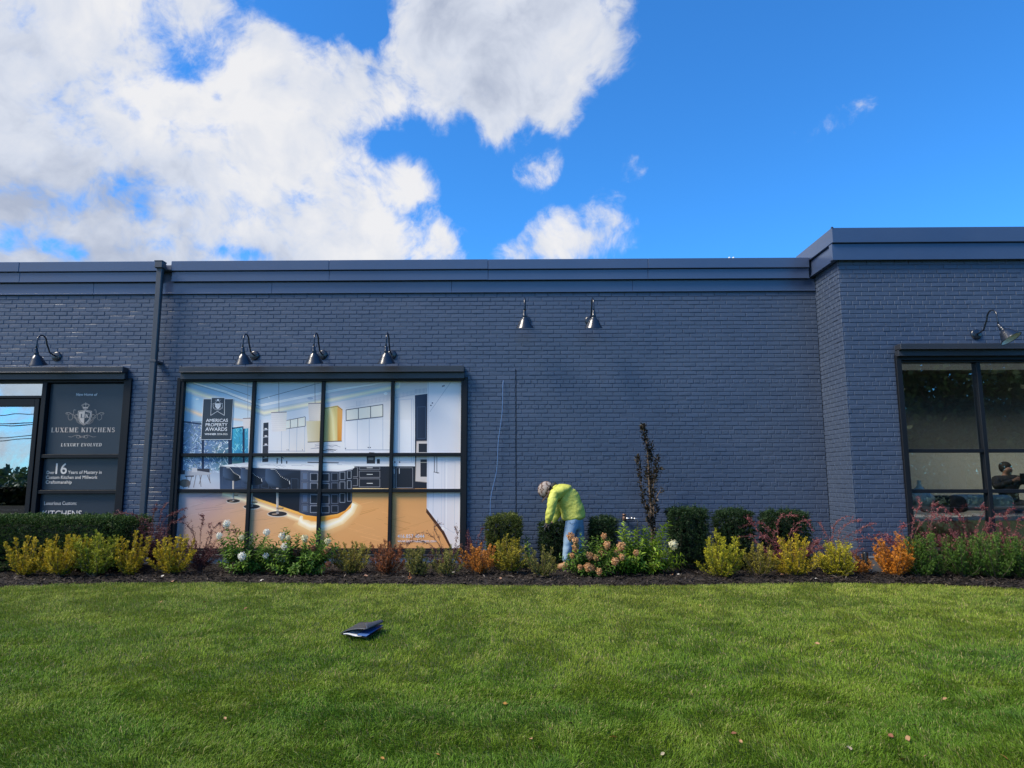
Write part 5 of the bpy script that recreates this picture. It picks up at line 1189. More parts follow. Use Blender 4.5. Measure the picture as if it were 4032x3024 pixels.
def barberry(label, px, pyb, Y, canes, seed, h=.5, base_w=.35, cols=(npa([.075, .018, .022]), npa([.24, .055, .06])), nmass=26, name='barberry_shrub', group='red barberry shrubs with arching canes'):
    """canes: photo-space polylines (px,py) of the long arching shoots, at the shrub's own distance"""
    rg = np.random.default_rng(seed); p = loc_of(px, pyb, Y); t_ = thing(name, label, 'shrub', (p.x, p.y, p.z - .02), group)
    curves = []
    for cn in canes:
        off = rg.uniform(-.18, .18); c = [Vector((p.x + rg.uniform(-.03, .03), p.y, p.z))]
        for i, (x, y) in enumerate(cn): c.append(atY(x, y, p.y + off * (i + 1) / len(cn)))
        sm = []
        for i in range(len(c) - 1):
            for k in range(6):
                t = k / 6; a, q0, q1, e_ = c[max(i - 1, 0)], c[i], c[i + 1], c[min(i + 2, len(c) - 1)]
                sm.append(0.5 * ((2 * q0) + (q1 - a) * t + (2 * a - 5 * q0 + 4 * q1 - e_) * t * t + (3 * q0 - a - 3 * q1 + e_) * t ** 3))
        curves.append(sm + [c[-1]])
    for i in range(nmass):
        a = rg.uniform(0, 2 * math.pi); r_ = base_w / 2 * math.sqrt(rg.random()); hh = h * rg.uniform(.45, 1.0)
        e = Vector((math.cos(a) * r_ * 1.3, math.sin(a) * r_, hh)); curves.append([Vector(p) + Vector((e.x * u ** 1.2, e.y * u ** 1.2, e.z * (u ** .8) )) + Vector(rg.normal(0, .008, 3)) for u in np.linspace(0, 1, 8)])
    main = list(curves); 
    for c in main:
        L_ = sum((c[i + 1] - c[i]).length for i in range(len(c) - 1))
        for k in range(int(L_ / .045)):
            f = rg.uniform(.2, .97) * (len(c) - 1); j = min(int(f), len(c) - 2); q0 = c[j].lerp(c[j + 1], f - j); tg = (c[j + 1] - c[j]).normalized(); d = (tg * rg.uniform(.5, 1.1) + Vector(rg.normal(0, .6, 3)) + Vector((0, 0, .1))).normalized() * rg.uniform(.02, .085)
            curves.append([q0, q0 + d * .5 + Vector(rg.normal(0, .003, 3)), q0 + d + Vector((0, 0, rg.uniform(-.01, .012)))])
    P, D = [], []
    for c in curves:
        L_ = sum((c[i + 1] - c[i]).length for i in range(len(c) - 1)); nn = max(2, int(L_ / .017)); ca = np.array([v[:] for v in c]); f = np.linspace(.12, 1, nn) * (len(c) - 1)
        j = np.minimum(f.astype(int), len(c) - 2); q_ = ca[j] * (1 - f + j)[:, None] + ca[j + 1] * (f - j)[:, None]; tg = unit(ca[j + 1] - ca[j])
        for _ in range(2): P.append(q_ + rg.normal(0, .006, q_.shape)); D.append(unit(tg * .4 + rg.normal(0, .8, q_.shape) + npa([0, 0, .2])))
    P = np.concatenate(P); D = np.concatenate(D); n = len(P); S = unit(np.cross(D, rg.normal(0, 1, (n, 3))))
    V, Fq = leaf_quads(P, D, S, rg.uniform(.013, .028, n), rg.uniform(.006, .012, n)); k = np.clip((P[:, 2] - p.z) / h * .7 + rg.normal(0, .25, n), 0, 1)[:, None]
    C = cols[0] * (1 - k) + cols[1] * k; C *= rg.uniform(.7, 1.3, (n, 1))
    mk('foliage', V, Fq, M['leaf'], t_, col=np.repeat(C, 4, 0)); stems_mesh(curves, .0032, .0012, n=4).obj('canes', M['redbark'], t_); return t_
def broad_leaves(P, D, Nn, L, W, C, fold=.22):
    """two-facet leaves folded at the midrib"""
    S = unit(np.cross(D, Nn)); N2 = unit(np.cross(S, D)); L = L[:, None]; W = W[:, None]
    base = P; tip = P + D * L - N2 * L * .18; ml = P + D * L * .42 + S * W * .5 + N2 * W * fold; mr = P + D * L * .42 - S * W * .5 + N2 * W * fold; mm = P + D * L * .45
    ql = P + D * L * .75 + S * W * .33 + N2 * W * fold * .4 - N2 * L * .06; qr = P + D * L * .75 - S * W * .33 + N2 * W * fold * .4 - N2 * L * .06
    V = np.stack([base, ml, ql, tip, mm, mr, qr], 1).reshape(-1, 3); i = np.arange(len(P)) * 7
    Fq = np.concatenate([np.stack([i, i + 4, i + 1], -1), np.stack([i + 4, i + 3, i + 2], -1), np.stack([i + 4, i + 2, i + 1], -1), np.stack([i, i + 5, i + 4], -1), np.stack([i + 4, i + 6, i + 3], -1), np.stack([i + 4, i + 5, i + 6], -1)])
    return V, Fq, np.repeat(C, 7, 0)
def flower_head(c, r, rg, cols, parent, squash=1.15, n=230, label=None):
    d = unit(rg.normal(0, 1, (n, 3))); bump_ = 1 + .16 * np.sin(d[:, 0] * 7 + d[:, 2] * 5) + rg.normal(0, .06, n); rad = r * bump_ * np.where(rg.random(n) < .75, 1, .8)
    P = c + d * npa([1, 1, squash]) * rad[:, None]; D = unit(np.cross(d, rg.normal(0, 1, (n, 3))) + d * .15); S = unit(np.cross(D, d + rg.normal(0, .35, (n, 3)))); pl = rg.uniform(.020, .030, n) * r / .055
    P = P - D * pl[:, None] * .5; V, Fq = leaf_quads(P, D, S, pl, pl * .95, bend=d * .004); k = rg.random(n)[:, None]; C = cols[0] * (1 - k) + cols[1] * k
    o = mk('flower_head', V, Fq, M['petal'], parent, col=np.repeat(C, 4, 0), label=label)
    return o
WHITE = (npa([.80, .78, .66]), npa([.92, .91, .86])); CREAMF = (npa([.66, .62, .36]), npa([.85, .82, .62])); TANF = (npa([.38, .17, .06]), npa([.84, .54, .28])); BROWNF = (npa([.17, .07, .04]), npa([.30, .13, .08]))
def hydrangea(label, px, pyb, Y, tips, heads, seed, leafc=(npa([.055, .13, .016]), npa([.18, .31, .035])), fill=30, fw=.5, fh=.45, ll=.062, group='hydrangeas in the planting bed'):
    """tips: photo-space ends of leafy shoots; heads: (px,py,radius px,colours)"""
    rg = np.random.default_rng(seed); p = loc_of(px, pyb, Y); t_ = thing('hydrangea', label, 'shrub', (p.x, p.y, p.z - .02), group); curves = []
    ends = [atY(x, y, p.y + rg.uniform(-.2, .2)) for (x, y) in tips] + [atY(x, y + r_ * .6, p.y + rg.uniform(-.28, -.05)) for (x, y, r_, c_) in heads]
    nt = len(tips)
    for i in range(fill):
        a = rg.uniform(0, 2 * math.pi); r_ = fw * math.sqrt(rg.random()); ends.append(Vector((p.x + math.cos(a) * r_, p.y + math.sin(a) * r_ * .5, p.z + fh * rg.uniform(.3, 1.0) * (1 - .35 * (r_ / fw) ** 2))))
    P, D, Nn, K = [], [], [], []
    for e in ends:
        b0 = Vector((p.x + (e.x - p.x) * .25 + rg.uniform(-.05, .05), p.y + rg.uniform(-.06, .06), p.z)); mid = b0 * .45 + e * .55; mid.z = p.z + (e.z - p.z) * .5; mid.x += (b0.x - e.x) * .15
        c = [b0 * (1 - u) ** 2 + mid * 2 * u * (1 - u) + e * u * u for u in np.linspace(0, 1, 8)]; curves.append(c)
        ca = np.array([v[:] for v in c]); L_ = (e - b0).length; nn = max(4, int(L_ / .034)); ph = rg.uniform(0, 3)
        for k in range(nn):
            u = .18 + .82 * (k + .5) / nn; f = u * 7; j = min(int(f), 6); q_ = ca[j] * (1 - f + j) + ca[j + 1] * (f - j); tg = unit(ca[j + 1] - ca[j]); s1_ = unit(np.cross(tg, [.3, 1, .1])); s2_ = np.cross(tg, s1_)
            an = ph + k * math.pi / 2
            for sg in (0, math.pi):
                o = s1_ * math.cos(an + sg) + s2_ * math.sin(an + sg); d = unit(o + tg * rg.uniform(.35, .8) + npa([0, 0, rg.uniform(-.1, .2)]) + rg.normal(0, .12, 3)); P.append(q_); D.append(d); Nn.append(unit(tg + npa([0, 0, .4]) + rg.normal(0, .2, 3))); K.append(u)
    P, D, Nn, K = map(np.array, (P, D, Nn, K)); n = len(P); sz = np.where(K > .93, .6, 1.0); k = np.clip(K * .6 + rg.normal(0, .25, n), 0, 1)[:, None]; C = leafc[0] * (1 - k) + leafc[1] * k; C = C * rg.uniform(.8, 1.2, (n, 1))
    V, Fq, C = broad_leaves(P, D, Nn, rg.uniform(.75, 1.2, n) * ll * sz, rg.uniform(.4, .52, n) * ll * sz, C)
    mk('foliage', V, Fq, M['leaf'], t_, col=C); stems_mesh(curves, .0045, .002, n=5).obj('stems', M['stem'], t_)
    for i, (x, y, r_, c_) in enumerate(heads):
        e = ends[nt + i]; cpt = atY(x, y, e.y); flower_head(npa(cpt), r_ * .82 / F * e.y, rg, c_, t_)
    return t_
S2 = 4032 / 2212.
# --- clipped yew blocks: x from photo columns, own distance
def bx(lab, xa, xb, yt, Yc, cols, seed, dpt=.5, **k):
    box_hedge(lab, xAt(xa * S2, 2100, Yc - dpt / 2) + .045, xAt(xb * S2, 2100, Yc - dpt / 2) - .045, Yc - dpt / 2, Yc + dpt / 2, zAt((xa + xb) / 2 * S2, yt * S2, Yc - dpt / 2), cols, seed, **k)
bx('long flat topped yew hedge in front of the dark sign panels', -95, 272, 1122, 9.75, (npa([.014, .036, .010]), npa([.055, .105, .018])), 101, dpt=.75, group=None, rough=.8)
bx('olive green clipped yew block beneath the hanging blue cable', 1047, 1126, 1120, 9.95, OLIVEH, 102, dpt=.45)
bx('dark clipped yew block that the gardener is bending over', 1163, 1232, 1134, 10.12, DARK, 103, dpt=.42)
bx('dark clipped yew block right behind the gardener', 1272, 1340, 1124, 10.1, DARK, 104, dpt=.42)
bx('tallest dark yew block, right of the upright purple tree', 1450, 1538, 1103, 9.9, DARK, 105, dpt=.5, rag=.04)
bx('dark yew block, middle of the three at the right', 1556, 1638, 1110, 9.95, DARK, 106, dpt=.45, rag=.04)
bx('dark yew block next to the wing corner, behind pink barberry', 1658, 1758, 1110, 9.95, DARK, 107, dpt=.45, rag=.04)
# --- yellow and olive yews along the front
front = [('bushy golden yew at the far left of the bed', 55, 1250, 1166, 96, GOLD, 1), ('golden yew second from the left, touching its neighbour', 128, 1252, 1164, 92, GOLD, 1),
         ('narrow yellow green yew with one tall tip before the long hedge', 203, 1250, 1160, 86, LIME, .8), ('golden yew just right of the hedge end', 278, 1247, 1163, 82, GOLD, .9),
         ('golden yew between the two left barberries', 373, 1247, 1163, 84, GOLD, .9), ('dull olive yew at the right end of the white hydrangea', 758, 1244, 1176, 92, (npa([.10, .10, .02]), npa([.34, .29, .05])), .9),
         ('dead rust brown yew before the kitchen print', 833, 1246, 1176, 66, RUST, .45), ('sparse thin olive yew beneath the phone number', 899, 1250, 1186, 52, OLIVE, .4),
         ('sparse olive yew near the window corner', 962, 1250, 1188, 64, OLIVE, .45), ('orange browned yew at the right corner of the poster window', 1035, 1246, 1178, 80, ORANGE, .8),
         ('tall golden olive yew in front of the olive clipped block', 1100, 1246, 1168, 66, (npa([.12, .12, .015]), npa([.44, .36, .03])), .8), ('small sparse olive yew left of the gardener', 1168, 1252, 1186, 74, OLIVE, .42),
         ('bright lime yellow yew right of the tall green hydrangea', 1558, 1250, 1163, 94, (npa([.15, .17, .015]), npa([.50, .46, .025])), .9), ('thin olive yew with bare legs beneath the barberry', 1640, 1250, 1182, 74, (npa([.10, .10, .02]), npa([.36, .30, .04])), .5),
         ('golden yew with tall central tip before the last yew block', 1722, 1250, 1166, 96, GOLD, .95), ('yellow yew with bare forked stem before the wing corner', 1806, 1250, 1178, 84, (npa([.16, .16, .012]), npa([.50, .43, .022])), .8),
         ('vivid orange dead yew at the foot of the wing', 1934, 1250, 1166, 86, BORANGE, 1), ('small orange sprig leaning beside the garden light', 1862, 1246, 1206, 34, ORANGE, .3)]
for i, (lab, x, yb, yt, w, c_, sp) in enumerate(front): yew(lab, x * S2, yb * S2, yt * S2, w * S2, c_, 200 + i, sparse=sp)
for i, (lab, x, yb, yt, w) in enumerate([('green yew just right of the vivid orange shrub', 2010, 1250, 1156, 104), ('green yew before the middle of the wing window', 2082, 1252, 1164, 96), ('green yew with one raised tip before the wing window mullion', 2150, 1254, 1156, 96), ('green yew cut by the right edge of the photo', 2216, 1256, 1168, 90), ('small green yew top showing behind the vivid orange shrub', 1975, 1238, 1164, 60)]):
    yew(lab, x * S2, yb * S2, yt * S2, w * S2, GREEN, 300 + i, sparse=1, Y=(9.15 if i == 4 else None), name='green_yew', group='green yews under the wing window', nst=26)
# --- barberries
PK = (npa([.12, .035, .04]), npa([.36, .10, .11])); DK = (npa([.055, .018, .025]), npa([.17, .05, .055]))
barberry('dark red barberry in front of the downspout, canes arching over the hedge', 620, 2200, 9.7, [[(560, 2060), (500, 2020), (440, 2030)], [(600, 2060), (618, 1985)], [(640, 2060), (690, 2020), (735, 2000)], [(660, 2080), (700, 2050), (730, 2035)], [(590, 2080), (560, 2040)], [(630, 2040), (650, 1990)]], 401, h=.62, base_w=.6, cols=DK, nmass=40)
barberry('dark purple barberry before the left of the kitchen print', 800, 2230, 9.5, [[(770, 2130), (740, 2070), (700, 2050)], [(790, 2100), (800, 2040), (795, 2032)], [(815, 2130), (850, 2070), (870, 2060)], [(840, 2150), (880, 2090), (940, 2090)], [(760, 2160), (710, 2150)], [(830, 2120), (820, 2060)]], 402, h=.42, base_w=.55, cols=DK, nmass=34)
barberry('thin bare barberry arching across the web address', 1745, 2240, 9.85, [[(1740, 2170), (1700, 2110), (1650, 2100), (1610, 2140)], [(1735, 2140), (1710, 2080), (1735, 2060)], [(1720, 2170), (1660, 2130), (1600, 2140), (1570, 2150)], [(1790, 2160), (1800, 2100), (1790, 2075)], [(1770, 2180), (1820, 2140)]], 403, h=.28, base_w=.5, cols=(npa([.08, .035, .03]), npa([.22, .10, .06])), nmass=16)
barberry('dark red barberry between window corner and clipped olive block', 1860, 2230, 9.9, [[(1880, 2130), (1900, 2080)], [(1850, 2130), (1840, 2090)], [(1890, 2160), (1915, 2110)]], 404, h=.42, base_w=.4, cols=DK, nmass=16)
barberry('pink red barberry arching before the two right yew blocks', 3090, 2235, 9.6, [[(3050, 2110), (2990, 2060), (2910, 2080)], [(3060, 2090), (3080, 2035), (3140, 2030)], [(3010, 2120), (2960, 2060), (2945, 2042)], [(3110, 2100), (3170, 2050), (3200, 2090)], [(3040, 2130), (2980, 2110), (2905, 2115)], [(3120, 2120), (3140, 2080)]], 405, h=.5, base_w=.75, cols=PK, nmass=44)
barberry('wispy pink barberry at the inner wing corner', 3290, 2235, 9.45, [[(3280, 2130), (3290, 2060), (3340, 2032)], [(3300, 2120), (3340, 2060), (3390, 2050)], [(3310, 2140), (3380, 2090), (3440, 2060)], [(3270, 2140), (3240, 2080), (3230, 2060)], [(3320, 2150), (3400, 2120), (3460, 2130)]], 406, h=.42, base_w=.5, cols=(npa([.13, .04, .045]), npa([.34, .11, .11])), nmass=22)
barberry('thin barberry sprigs before the left jamb of the wing window', 3560, 2230, 9.35, [[(3540, 2110), (3560, 2070), (3545, 2075)], [(3590, 2100), (3600, 2040), (3620, 1990), (3618, 1970)], [(3600, 2110), (3640, 2050), (3700, 2030), (3745, 2050)], [(3660, 2100), (3670, 2000), (3680, 1990)], [(3640, 2120), (3700, 2000), (3745, 2030)], [(3520, 2120), (3450, 2110)]], 407, h=.52, base_w=.6, cols=PK, nmass=34)
barberry('broad pink barberry mass behind the green yews, centre of the wing window', 3800, 2230, 9.35, [[(3800, 2090), (3780, 2040), (3760, 2015)], [(3840, 2100), (3880, 2010), (3865, 1995)], [(3860, 2110), (3920, 2030), (3960, 2045)], [(3760, 2110), (3720, 2050), (3690, 2060)], [(3880, 2110), (3900, 2060), (3940, 2080)]], 408, h=.60, base_w=.95, cols=PK, nmass=60)
barberry('pink barberry at the far right edge behind the green yews', 3990, 2230, 9.35, [[(3980, 2090), (3960, 2020), (4000, 2000)], [(4000, 2100), (4020, 2040), (4060, 2050)], [(3960, 2110), (3940, 2060)]], 409, h=.60, base_w=.8, cols=PK, nmass=46)
# --- hydrangeas
k_ = 540 / 2212.; hx_ = lambda x, y: (860 + x * k_, 2020 + y * k_)
def hh_(x, y, r, c): a = hx_(x, y); return (a[0], a[1], r, c)
hydrangea('white flowered hydrangea with one stem arching left before the kitchen print', 990, 2268, 9.35, [hx_(*a) for a in [(240, 190), (330, 240), (420, 280), (520, 330), (640, 340), (220, 420), (130, 380), (80, 420), (760, 400), (860, 420), (150, 540), (560, 420), (420, 400), (880, 500), (980, 480), (680, 470), (330, 560)]],
          [hh_(130, 175, 15, WHITE), hh_(10, 370, 12, WHITE), hh_(378, 700, 16, WHITE), hh_(765, 695, 12, WHITE), hh_(778, 312, 13, WHITE), hh_(370, 400, 11, CREAMF), hh_(200, 690, 12, BROWNF), hh_(260, 820, 14, TANF)], 501, fill=60, fw=.48, fh=.46, ll=.07)
hydrangea('white and cream flowered hydrangea, right half, with fading brown heads', 1180, 2268, 9.35, [hx_(*a) for a in [(1040, 250), (1090, 230), (1260, 340), (1300, 330), (1590, 300), (1640, 270), (1800, 330), (1850, 420), (1950, 480), (1500, 420), (1400, 480), (1150, 470), (1700, 430), (1000, 560), (1900, 560), (1620, 480)]],
          [hh_(1030, 375, 15, WHITE), hh_(1120, 400, 10, CREAMF), hh_(1062, 540, 13, WHITE), hh_(1390, 410, 14, CREAMF), hh_(1250, 640, 17, BROWNF), hh_(1760, 460, 12, CREAMF), hh_(1530, 570, 11, BROWNF), hh_(1680, 690, 10, BROWNF), hh_(1680, 930, 10, TANF), hh_(1770, 830, 11, BROWNF), hh_(1740, 600, 12, TANF)], 502, fill=64, fw=.54, fh=.46, ll=.07)
k2 = 1000 / 2212.; hy_ = lambda x, y: (1750 + x * k2, 1700 + y * k2)
def hy(x, y, r, c=TANF): a = hy_(x, y); return (a[0], a[1], r, c)
hydrangea('leafy hydrangea with peach brown flower heads beside the gardener', 2330, 2278, 9.25, [hy_(*a) for a in [(1180, 880), (1210, 930), (1260, 960), (1290, 910), (1330, 900), (1380, 920), (1440, 930), (1120, 1060), (1060, 1080), (1080, 1180), (1340, 960), (1480, 980)]],
          [hy(1098, 915, 16), hy(1140, 950, 13), hy(1142, 1010, 15), hy(1390, 912, 12), hy(1415, 990, 15), hy(1378, 1052, 16), hy(1262, 1085, 16), hy(1320, 1100, 12), hy(1538, 1000, 17), hy(1545, 1092, 13), hy(1485, 1130, 15), hy(1405, 1167, 12), hy(1250, 1180, 17), hy(1290, 1190, 12), hy(1345, 1218, 13), hy(1110, 1080, 10), hy(1180, 1180, 10), hy(1500, 1055, 11)], 503, fill=70, fw=.46, fh=.42, ll=.062)
hydrangea('tall bright green hydrangea with upright leafy shoots and one cream flower', 2500, 2275, 9.35, [hy_(*a) for a in [(1560, 785), (1545, 830), (1600, 870), (1680, 830), (1660, 850), (1740, 820), (1780, 830), (1800, 880), (1870, 850), (1930, 790), (1960, 780), (1900, 900), (1960, 920), (1640, 930), (1720, 940), (1850, 960), (2000, 1080), (2080, 1070), (2110, 1130), (2050, 1150), (1600, 1000), (1780, 1000), (1520, 860), (1890, 1020)]],
          [hy(1992, 985, 18, CREAMF), hy(1668, 1055, 12, TANF)], 504, fill=90, fw=.52, fh=.50, leafc=(npa([.08, .17, .014]), npa([.32, .45, .04])), ll=.078)
hydrangea('single small leafy hydrangea shoot beside the dark yew block left of the gardener', 2070, 2262, 9.8, [hy_(715, 905), hy_(700, 940), hy_(725, 960)], [], 505, fill=4, fw=.1, fh=.25)
# --- upright purple beech
def upright_tree():
    rg = np.random.default_rng(61); Yt = 10.0; p = loc_of(2585, 2200, Yt); t_ = thing('columnar_tree', 'tall narrow dark purple tree with upright branches before the blank brick wall', 'tree', (p.x, Yt, p.z), None)
    k = 260 / 918.; g = lambda x, y, dy=0: atY(2420 + x * k, 1650 + y * k, Yt + dy)
    br = [[g(530, 1900), g(520, 1500), g(505, 1200), g(485, 950), g(478, 780), g(465, 600), g(455, 380), g(430, 260), g(400, 150), g(385, 85)],
          [g(525, 1600), g(470, 1300, .05), g(430, 1180, .08), g(390, 1040, .08), g(365, 880, .06), g(355, 740, .05), g(335, 600, .03), g(320, 525, .02)],
          [g(525, 1550), g(545, 1300, -.06), g(550, 1100, -.08), g(540, 950, -.06), g(550, 760, -.05), g(580, 640, -.04), g(600, 520, -.03)],
          [g(510, 1150), g(500, 900, .04), g(520, 700, .03), g(500, 520, .03), g(510, 400, 0), g(525, 320, 0)],
          [g(535, 1250, -.05), g(585, 1080, -.1), g(620, 1020, -.1), g(650, 960, -.1)], [g(548, 900, -.05), g(590, 720, -.05), g(640, 690, -.04)],
          [g(520, 1500), g(480, 1400, -.05), g(450, 1300, -.06)], [g(525, 1450), g(570, 1350, .04), g(590, 1250, .05)], [g(485, 900), g(450, 820, .03), g(445, 740, .03)], [g(525, 1750), g(545, 1600, -.05), g(560, 1500, -.05)]]
    tr = MB(); tr.tube(br[0], [.022 - .018 * i / 9 for i in range(10)], n=8); tr.obj('trunk', M['bark'], t_, smooth=True)
    stems_mesh(br[1:], .009, .003).obj('branches', M['bark'], t_)
    P, D, Nn = [], [], []
    for ci, c in enumerate(br):
        ca = np.array([v[:] for v in c]); L_ = sum((c[i + 1] - c[i]).length for i in range(len(c) - 1)); nn = int(L_ / .0042)
        for u in np.linspace(.04 if ci else .12, 1, nn):
            f = u * (len(c) - 1); j = min(int(f), len(c) - 2); q_ = ca[j] * (1 - f + j) + ca[j + 1] * (f - j); tg = unit(ca[j + 1] - ca[j]); o = unit(rg.normal(0, 1, 3) - tg * .2)
            gap = vnoise(q_[2] * 9 + ci * 3, ci * 1.7, 1.0, 77)
            if gap < .28 and rg.random() < .8: continue
            q_ = q_ + o * rg.uniform(0, .035); P.append(q_); D.append(unit(tg * rg.uniform(.4, 1.1) + o * .9)); Nn.append(unit(tg + o * .3 + rg.normal(0, .3, 3)))
    P, D, Nn = map(np.array, (P, D, Nn)); n = len(P); k_ = rg.random(n)[:, None]; C = npa([.020, .017, .014]) * (1 - k_) + npa([.065, .055, .034]) * k_; C = np.where(rg.random((n, 1)) < .12, npa([.14, .115, .085]), C)
    V, Fq, C = broad_leaves(P, D, Nn, rg.uniform(.034, .058, n), rg.uniform(.02, .034, n), C); mk('foliage', V, Fq, M['leaf'], t_, col=C)
upright_tree()
# --- litter on the ground
def leaf_mesh(seed, col, L=.05, parent=None):
    rg = random.Random(seed); pts = [(0, 0), (.18, .2), (.45, .30), (.75, .2), (1, 0), (.75, -.2), (.45, -.3), (.18, -.2)]; vs = []
    for (a, c) in pts: vs.append((L * (a - .5), L * c * 1.15, L * (.28 * (abs(c) ** 1.2) * 2 + .12 * (a - .5) ** 2 + rg.uniform(-.02, .02))))
    vs.append((0, 0, 0)); fs = [(8, i, (i + 1) % 8) for i in range(8)]
    v2 = [(x, y, z + .0008) for x, y, z in vs]; n = len(vs); fs = fs + [tuple(i + n for i in f[::-1]) for f in fs]
    stem = [(-L * .5, 0, .002), (-L * .75, L * .06, .004)]
    b = MB(); b.add(vs + v2, fs); b.tube(stem, L * .02, n=4); me = b.obj('fallen_leaf', mat('dry_leaf', col, .7, noise=(60, .7, tuple(c * .6 for c in col))), None, smooth=False); return me
kinds = [(leaf_mesh(1, (.40, .22, .10)), 'dry tan leaf lying on the lawn'), (leaf_mesh(2, (.46, .22, .04)), 'yellow orange fallen leaf on the lawn'), (leaf_mesh(3, (.42, .34, .22)), 'pale cream fallen leaf on the lawn'), (leaf_mesh(4, (.24, .09, .04)), 'small red brown fallen leaf on the lawn')]
used_ = set()
spots = [(885, 2849, 0), (2420, 2926, 1), (3600, 2876, 0), (3577, 2930, 0), (2919, 2943, 0), (3347, 2971, 2), (3553, 3016, 1), (1723, 2995, 1), (3168, 2462, 2), (3220, 2549, 0), (3277, 2543, 3), (3779, 2618, 1), (2758, 2395, 0), (2716, 2349, 3), (2168, 2893, 3), (2090, 2933, 0), (2610, 2992, 2), (3894, 2572, 0), (433, 2441, 3), (636, 2380, 0), (805, 2382, 1), (966, 2408, 3), (1505, 3010, 1), (1247, 2992, 2), (1425, 2415, 2), (3101, 2363, 0), (3280, 2535, 0), (3722, 2771, 0), (2247, 2870, 3), (2891, 2910, 3), (3650, 3002, 0), (3960, 3008, 1), (320, 2708, 3), (1060, 2688, 0), (1990, 2790, 1), (3510, 2920, 3)]
rr = random.Random(4)
for (x, y, k) in spots:
    p = place(x, y); src, lab = kinds[k]
    if k in used_: o_ = src.copy(); COL.objects.link(o_)
    else: o_ = src; used_.add(k)
    o_.location = (p.x, p.y, float(gz(p.x, p.y)) + .030); o_.rotation_euler = (rr.uniform(-.7, .7), rr.uniform(-.5, .5), rr.uniform(0, 6.28)); s_ = rr.uniform(.42, .85); o_.scale = (s_, s_, s_); meta(o_, lab, 'leaf', 'fallen leaves scattered on the lawn')
used2 = set(); kinds2 = [(leaf_mesh(11, (.55, .30, .18), .07), 'curled tan leaf lying on the dark mulch'), (leaf_mesh(12, (.66, .62, .55), .05), 'pale dry leaf lying on the dark mulch')]
for (x, y, k) in [(640, 2282, 1), (316, 2296, 0), (680, 2290, 0), (920, 2268, 1), (1030, 2290, 1), (1340, 2288, 1), (1440, 2284, 0), (1785, 2268, 1), (2040, 2272, 1), (2645, 2276, 0), (2672, 2276, 1), (3075, 2276, 0), (3282, 2290, 0), (3212, 2290, 1), (3425, 2290, 0), (1690, 2245, 1), (2460, 2270, 0), (3600, 2295, 0), (3900, 2300, 0), (1970, 2290, 0)]:
    p = place(x, y); src, lab = kinds2[k]
    if k in used2: o_ = src.copy(); COL.objects.link(o_)
    else: o_ = src; used2.add(k)
    o_.location = (p.x, p.y, float(bedz(p.x, p.y)) + .02 if p.y > edgeY(p.x) else .03); o_.rotation_euler = (rr.uniform(-.5, .5), rr.uniform(-.5, .5), rr.uniform(0, 6.28)); s_ = rr.uniform(.7, 1.2); o_.scale = (s_, s_, s_); meta(o_, lab, 'leaf', 'fallen leaves on the mulch')
tp = place(1613, 2284); b = MB(); b.box((tp.x - .022, tp.y - .002, .0), (tp.x + .022, tp.y + .002, .045)); b.tube([(tp.x, tp.y + .003, -.03), (tp.x, tp.y + .003, .09)], .003, n=6)
o_ = b.obj('plant_tag', mat('orange_tag', (.62, .22, .08), .6), None); meta(o_, 'small orange plant tag stuck in the mulch below the phone number', 'tag')
# --- folder lying open on the lawn
f6 = lambda x, y: place(1200 + x / 4.424, 2350 + y / 4.424)
L0, B0, R0, K0 = f6(615, 735), f6(1080, 800), f6(1375, 610), f6(960, 560)
fd = thing('open_folder', 'black document folder lying half open on the lawn with blue and white sheets inside', 'folder', ((L0 + R0) / 2)[:])
def patch(A, Bc, Cc, Dc, fz, nu=14, nv=10, th=.003):
    vs = []; 
    for s_ in (0, 1):
        for j in range(nv + 1):
            for i in range(nu + 1):
                u, v = i / nu, j / nv; p = A * (1 - u) * (1 - v) + Bc * u * (1 - v) + Cc * u * v + Dc * (1 - u) * v; vs.append((p.x, p.y, p.z + fz(u, v) + s_ * th))
    n = (nu + 1) * (nv + 1); fs = []
    for j in range(nv):
        for i in range(nu):
            a = j * (nu + 1) + i; f = (a, a + 1, a + nu + 2, a + nu + 1); fs.append(f[::-1]); fs.append(tuple(k + n for k in f))
    bd_ = [i for i in range(nu + 1)] + [(j + 1) * (nu + 1) - 1 for j in range(1, nv + 1)] + [nv * (nu + 1) + i for i in range(nu - 1, -1, -1)] + [j * (nu + 1) for j in range(nv - 1, 0, -1)]
    for a, c in zip(bd_, bd_[1:] + bd_[:1]): fs.append((a, c, c + n, a + n))
    return vs, fs
zg = .038; b = MB(); v_, f_ = patch(L0, B0, R0, K0, lambda u, v: zg); b.add(v_, f_); b.obj('bottom_cover', M['black'], fd)
mix = lambda a, c, t: a * (1 - t) + c * t
b = MB(); v_, f_ = patch(mix(L0, B0, .12), mix(L0, B0, .80), mix(K0, R0, .70), mix(L0, K0, .2), lambda u, v: zg + .006 + .004 * math.sin(u * 7)); b.add(v_, f_); b.obj('white_sheet', mat('sheet_white', (.72, .74, .74), .6), fd)
b = MB(); v_, f_ = patch(mix(L0, B0, .62), mix(L0, B0, .98), mix(B0, R0, .97), mix(K0, R0, .6), lambda u, v: zg + .012 + .008 * v); b.add(v_, f_); b.obj('blue_sheet', mat('sheet_blue', (.06, .13, .33), .5), fd)
cov = lambda u, v: zg + .008 + .050 * u * (1 - v) ** .8 + .036 * u * v + .010 * v * (1 - u) + .016 * math.sin(u * 3.14) * (1 - v)
Bb = mix(B0, K0, .10)
b = MB(); v_, f_ = patch(L0, Bb, R0, K0, cov, th=.004); b.add(v_, f_); b.obj('top_cover', mat('folder_vinyl', (.045, .048, .058), .38, bump=(30, .002)), fd, smooth=True)
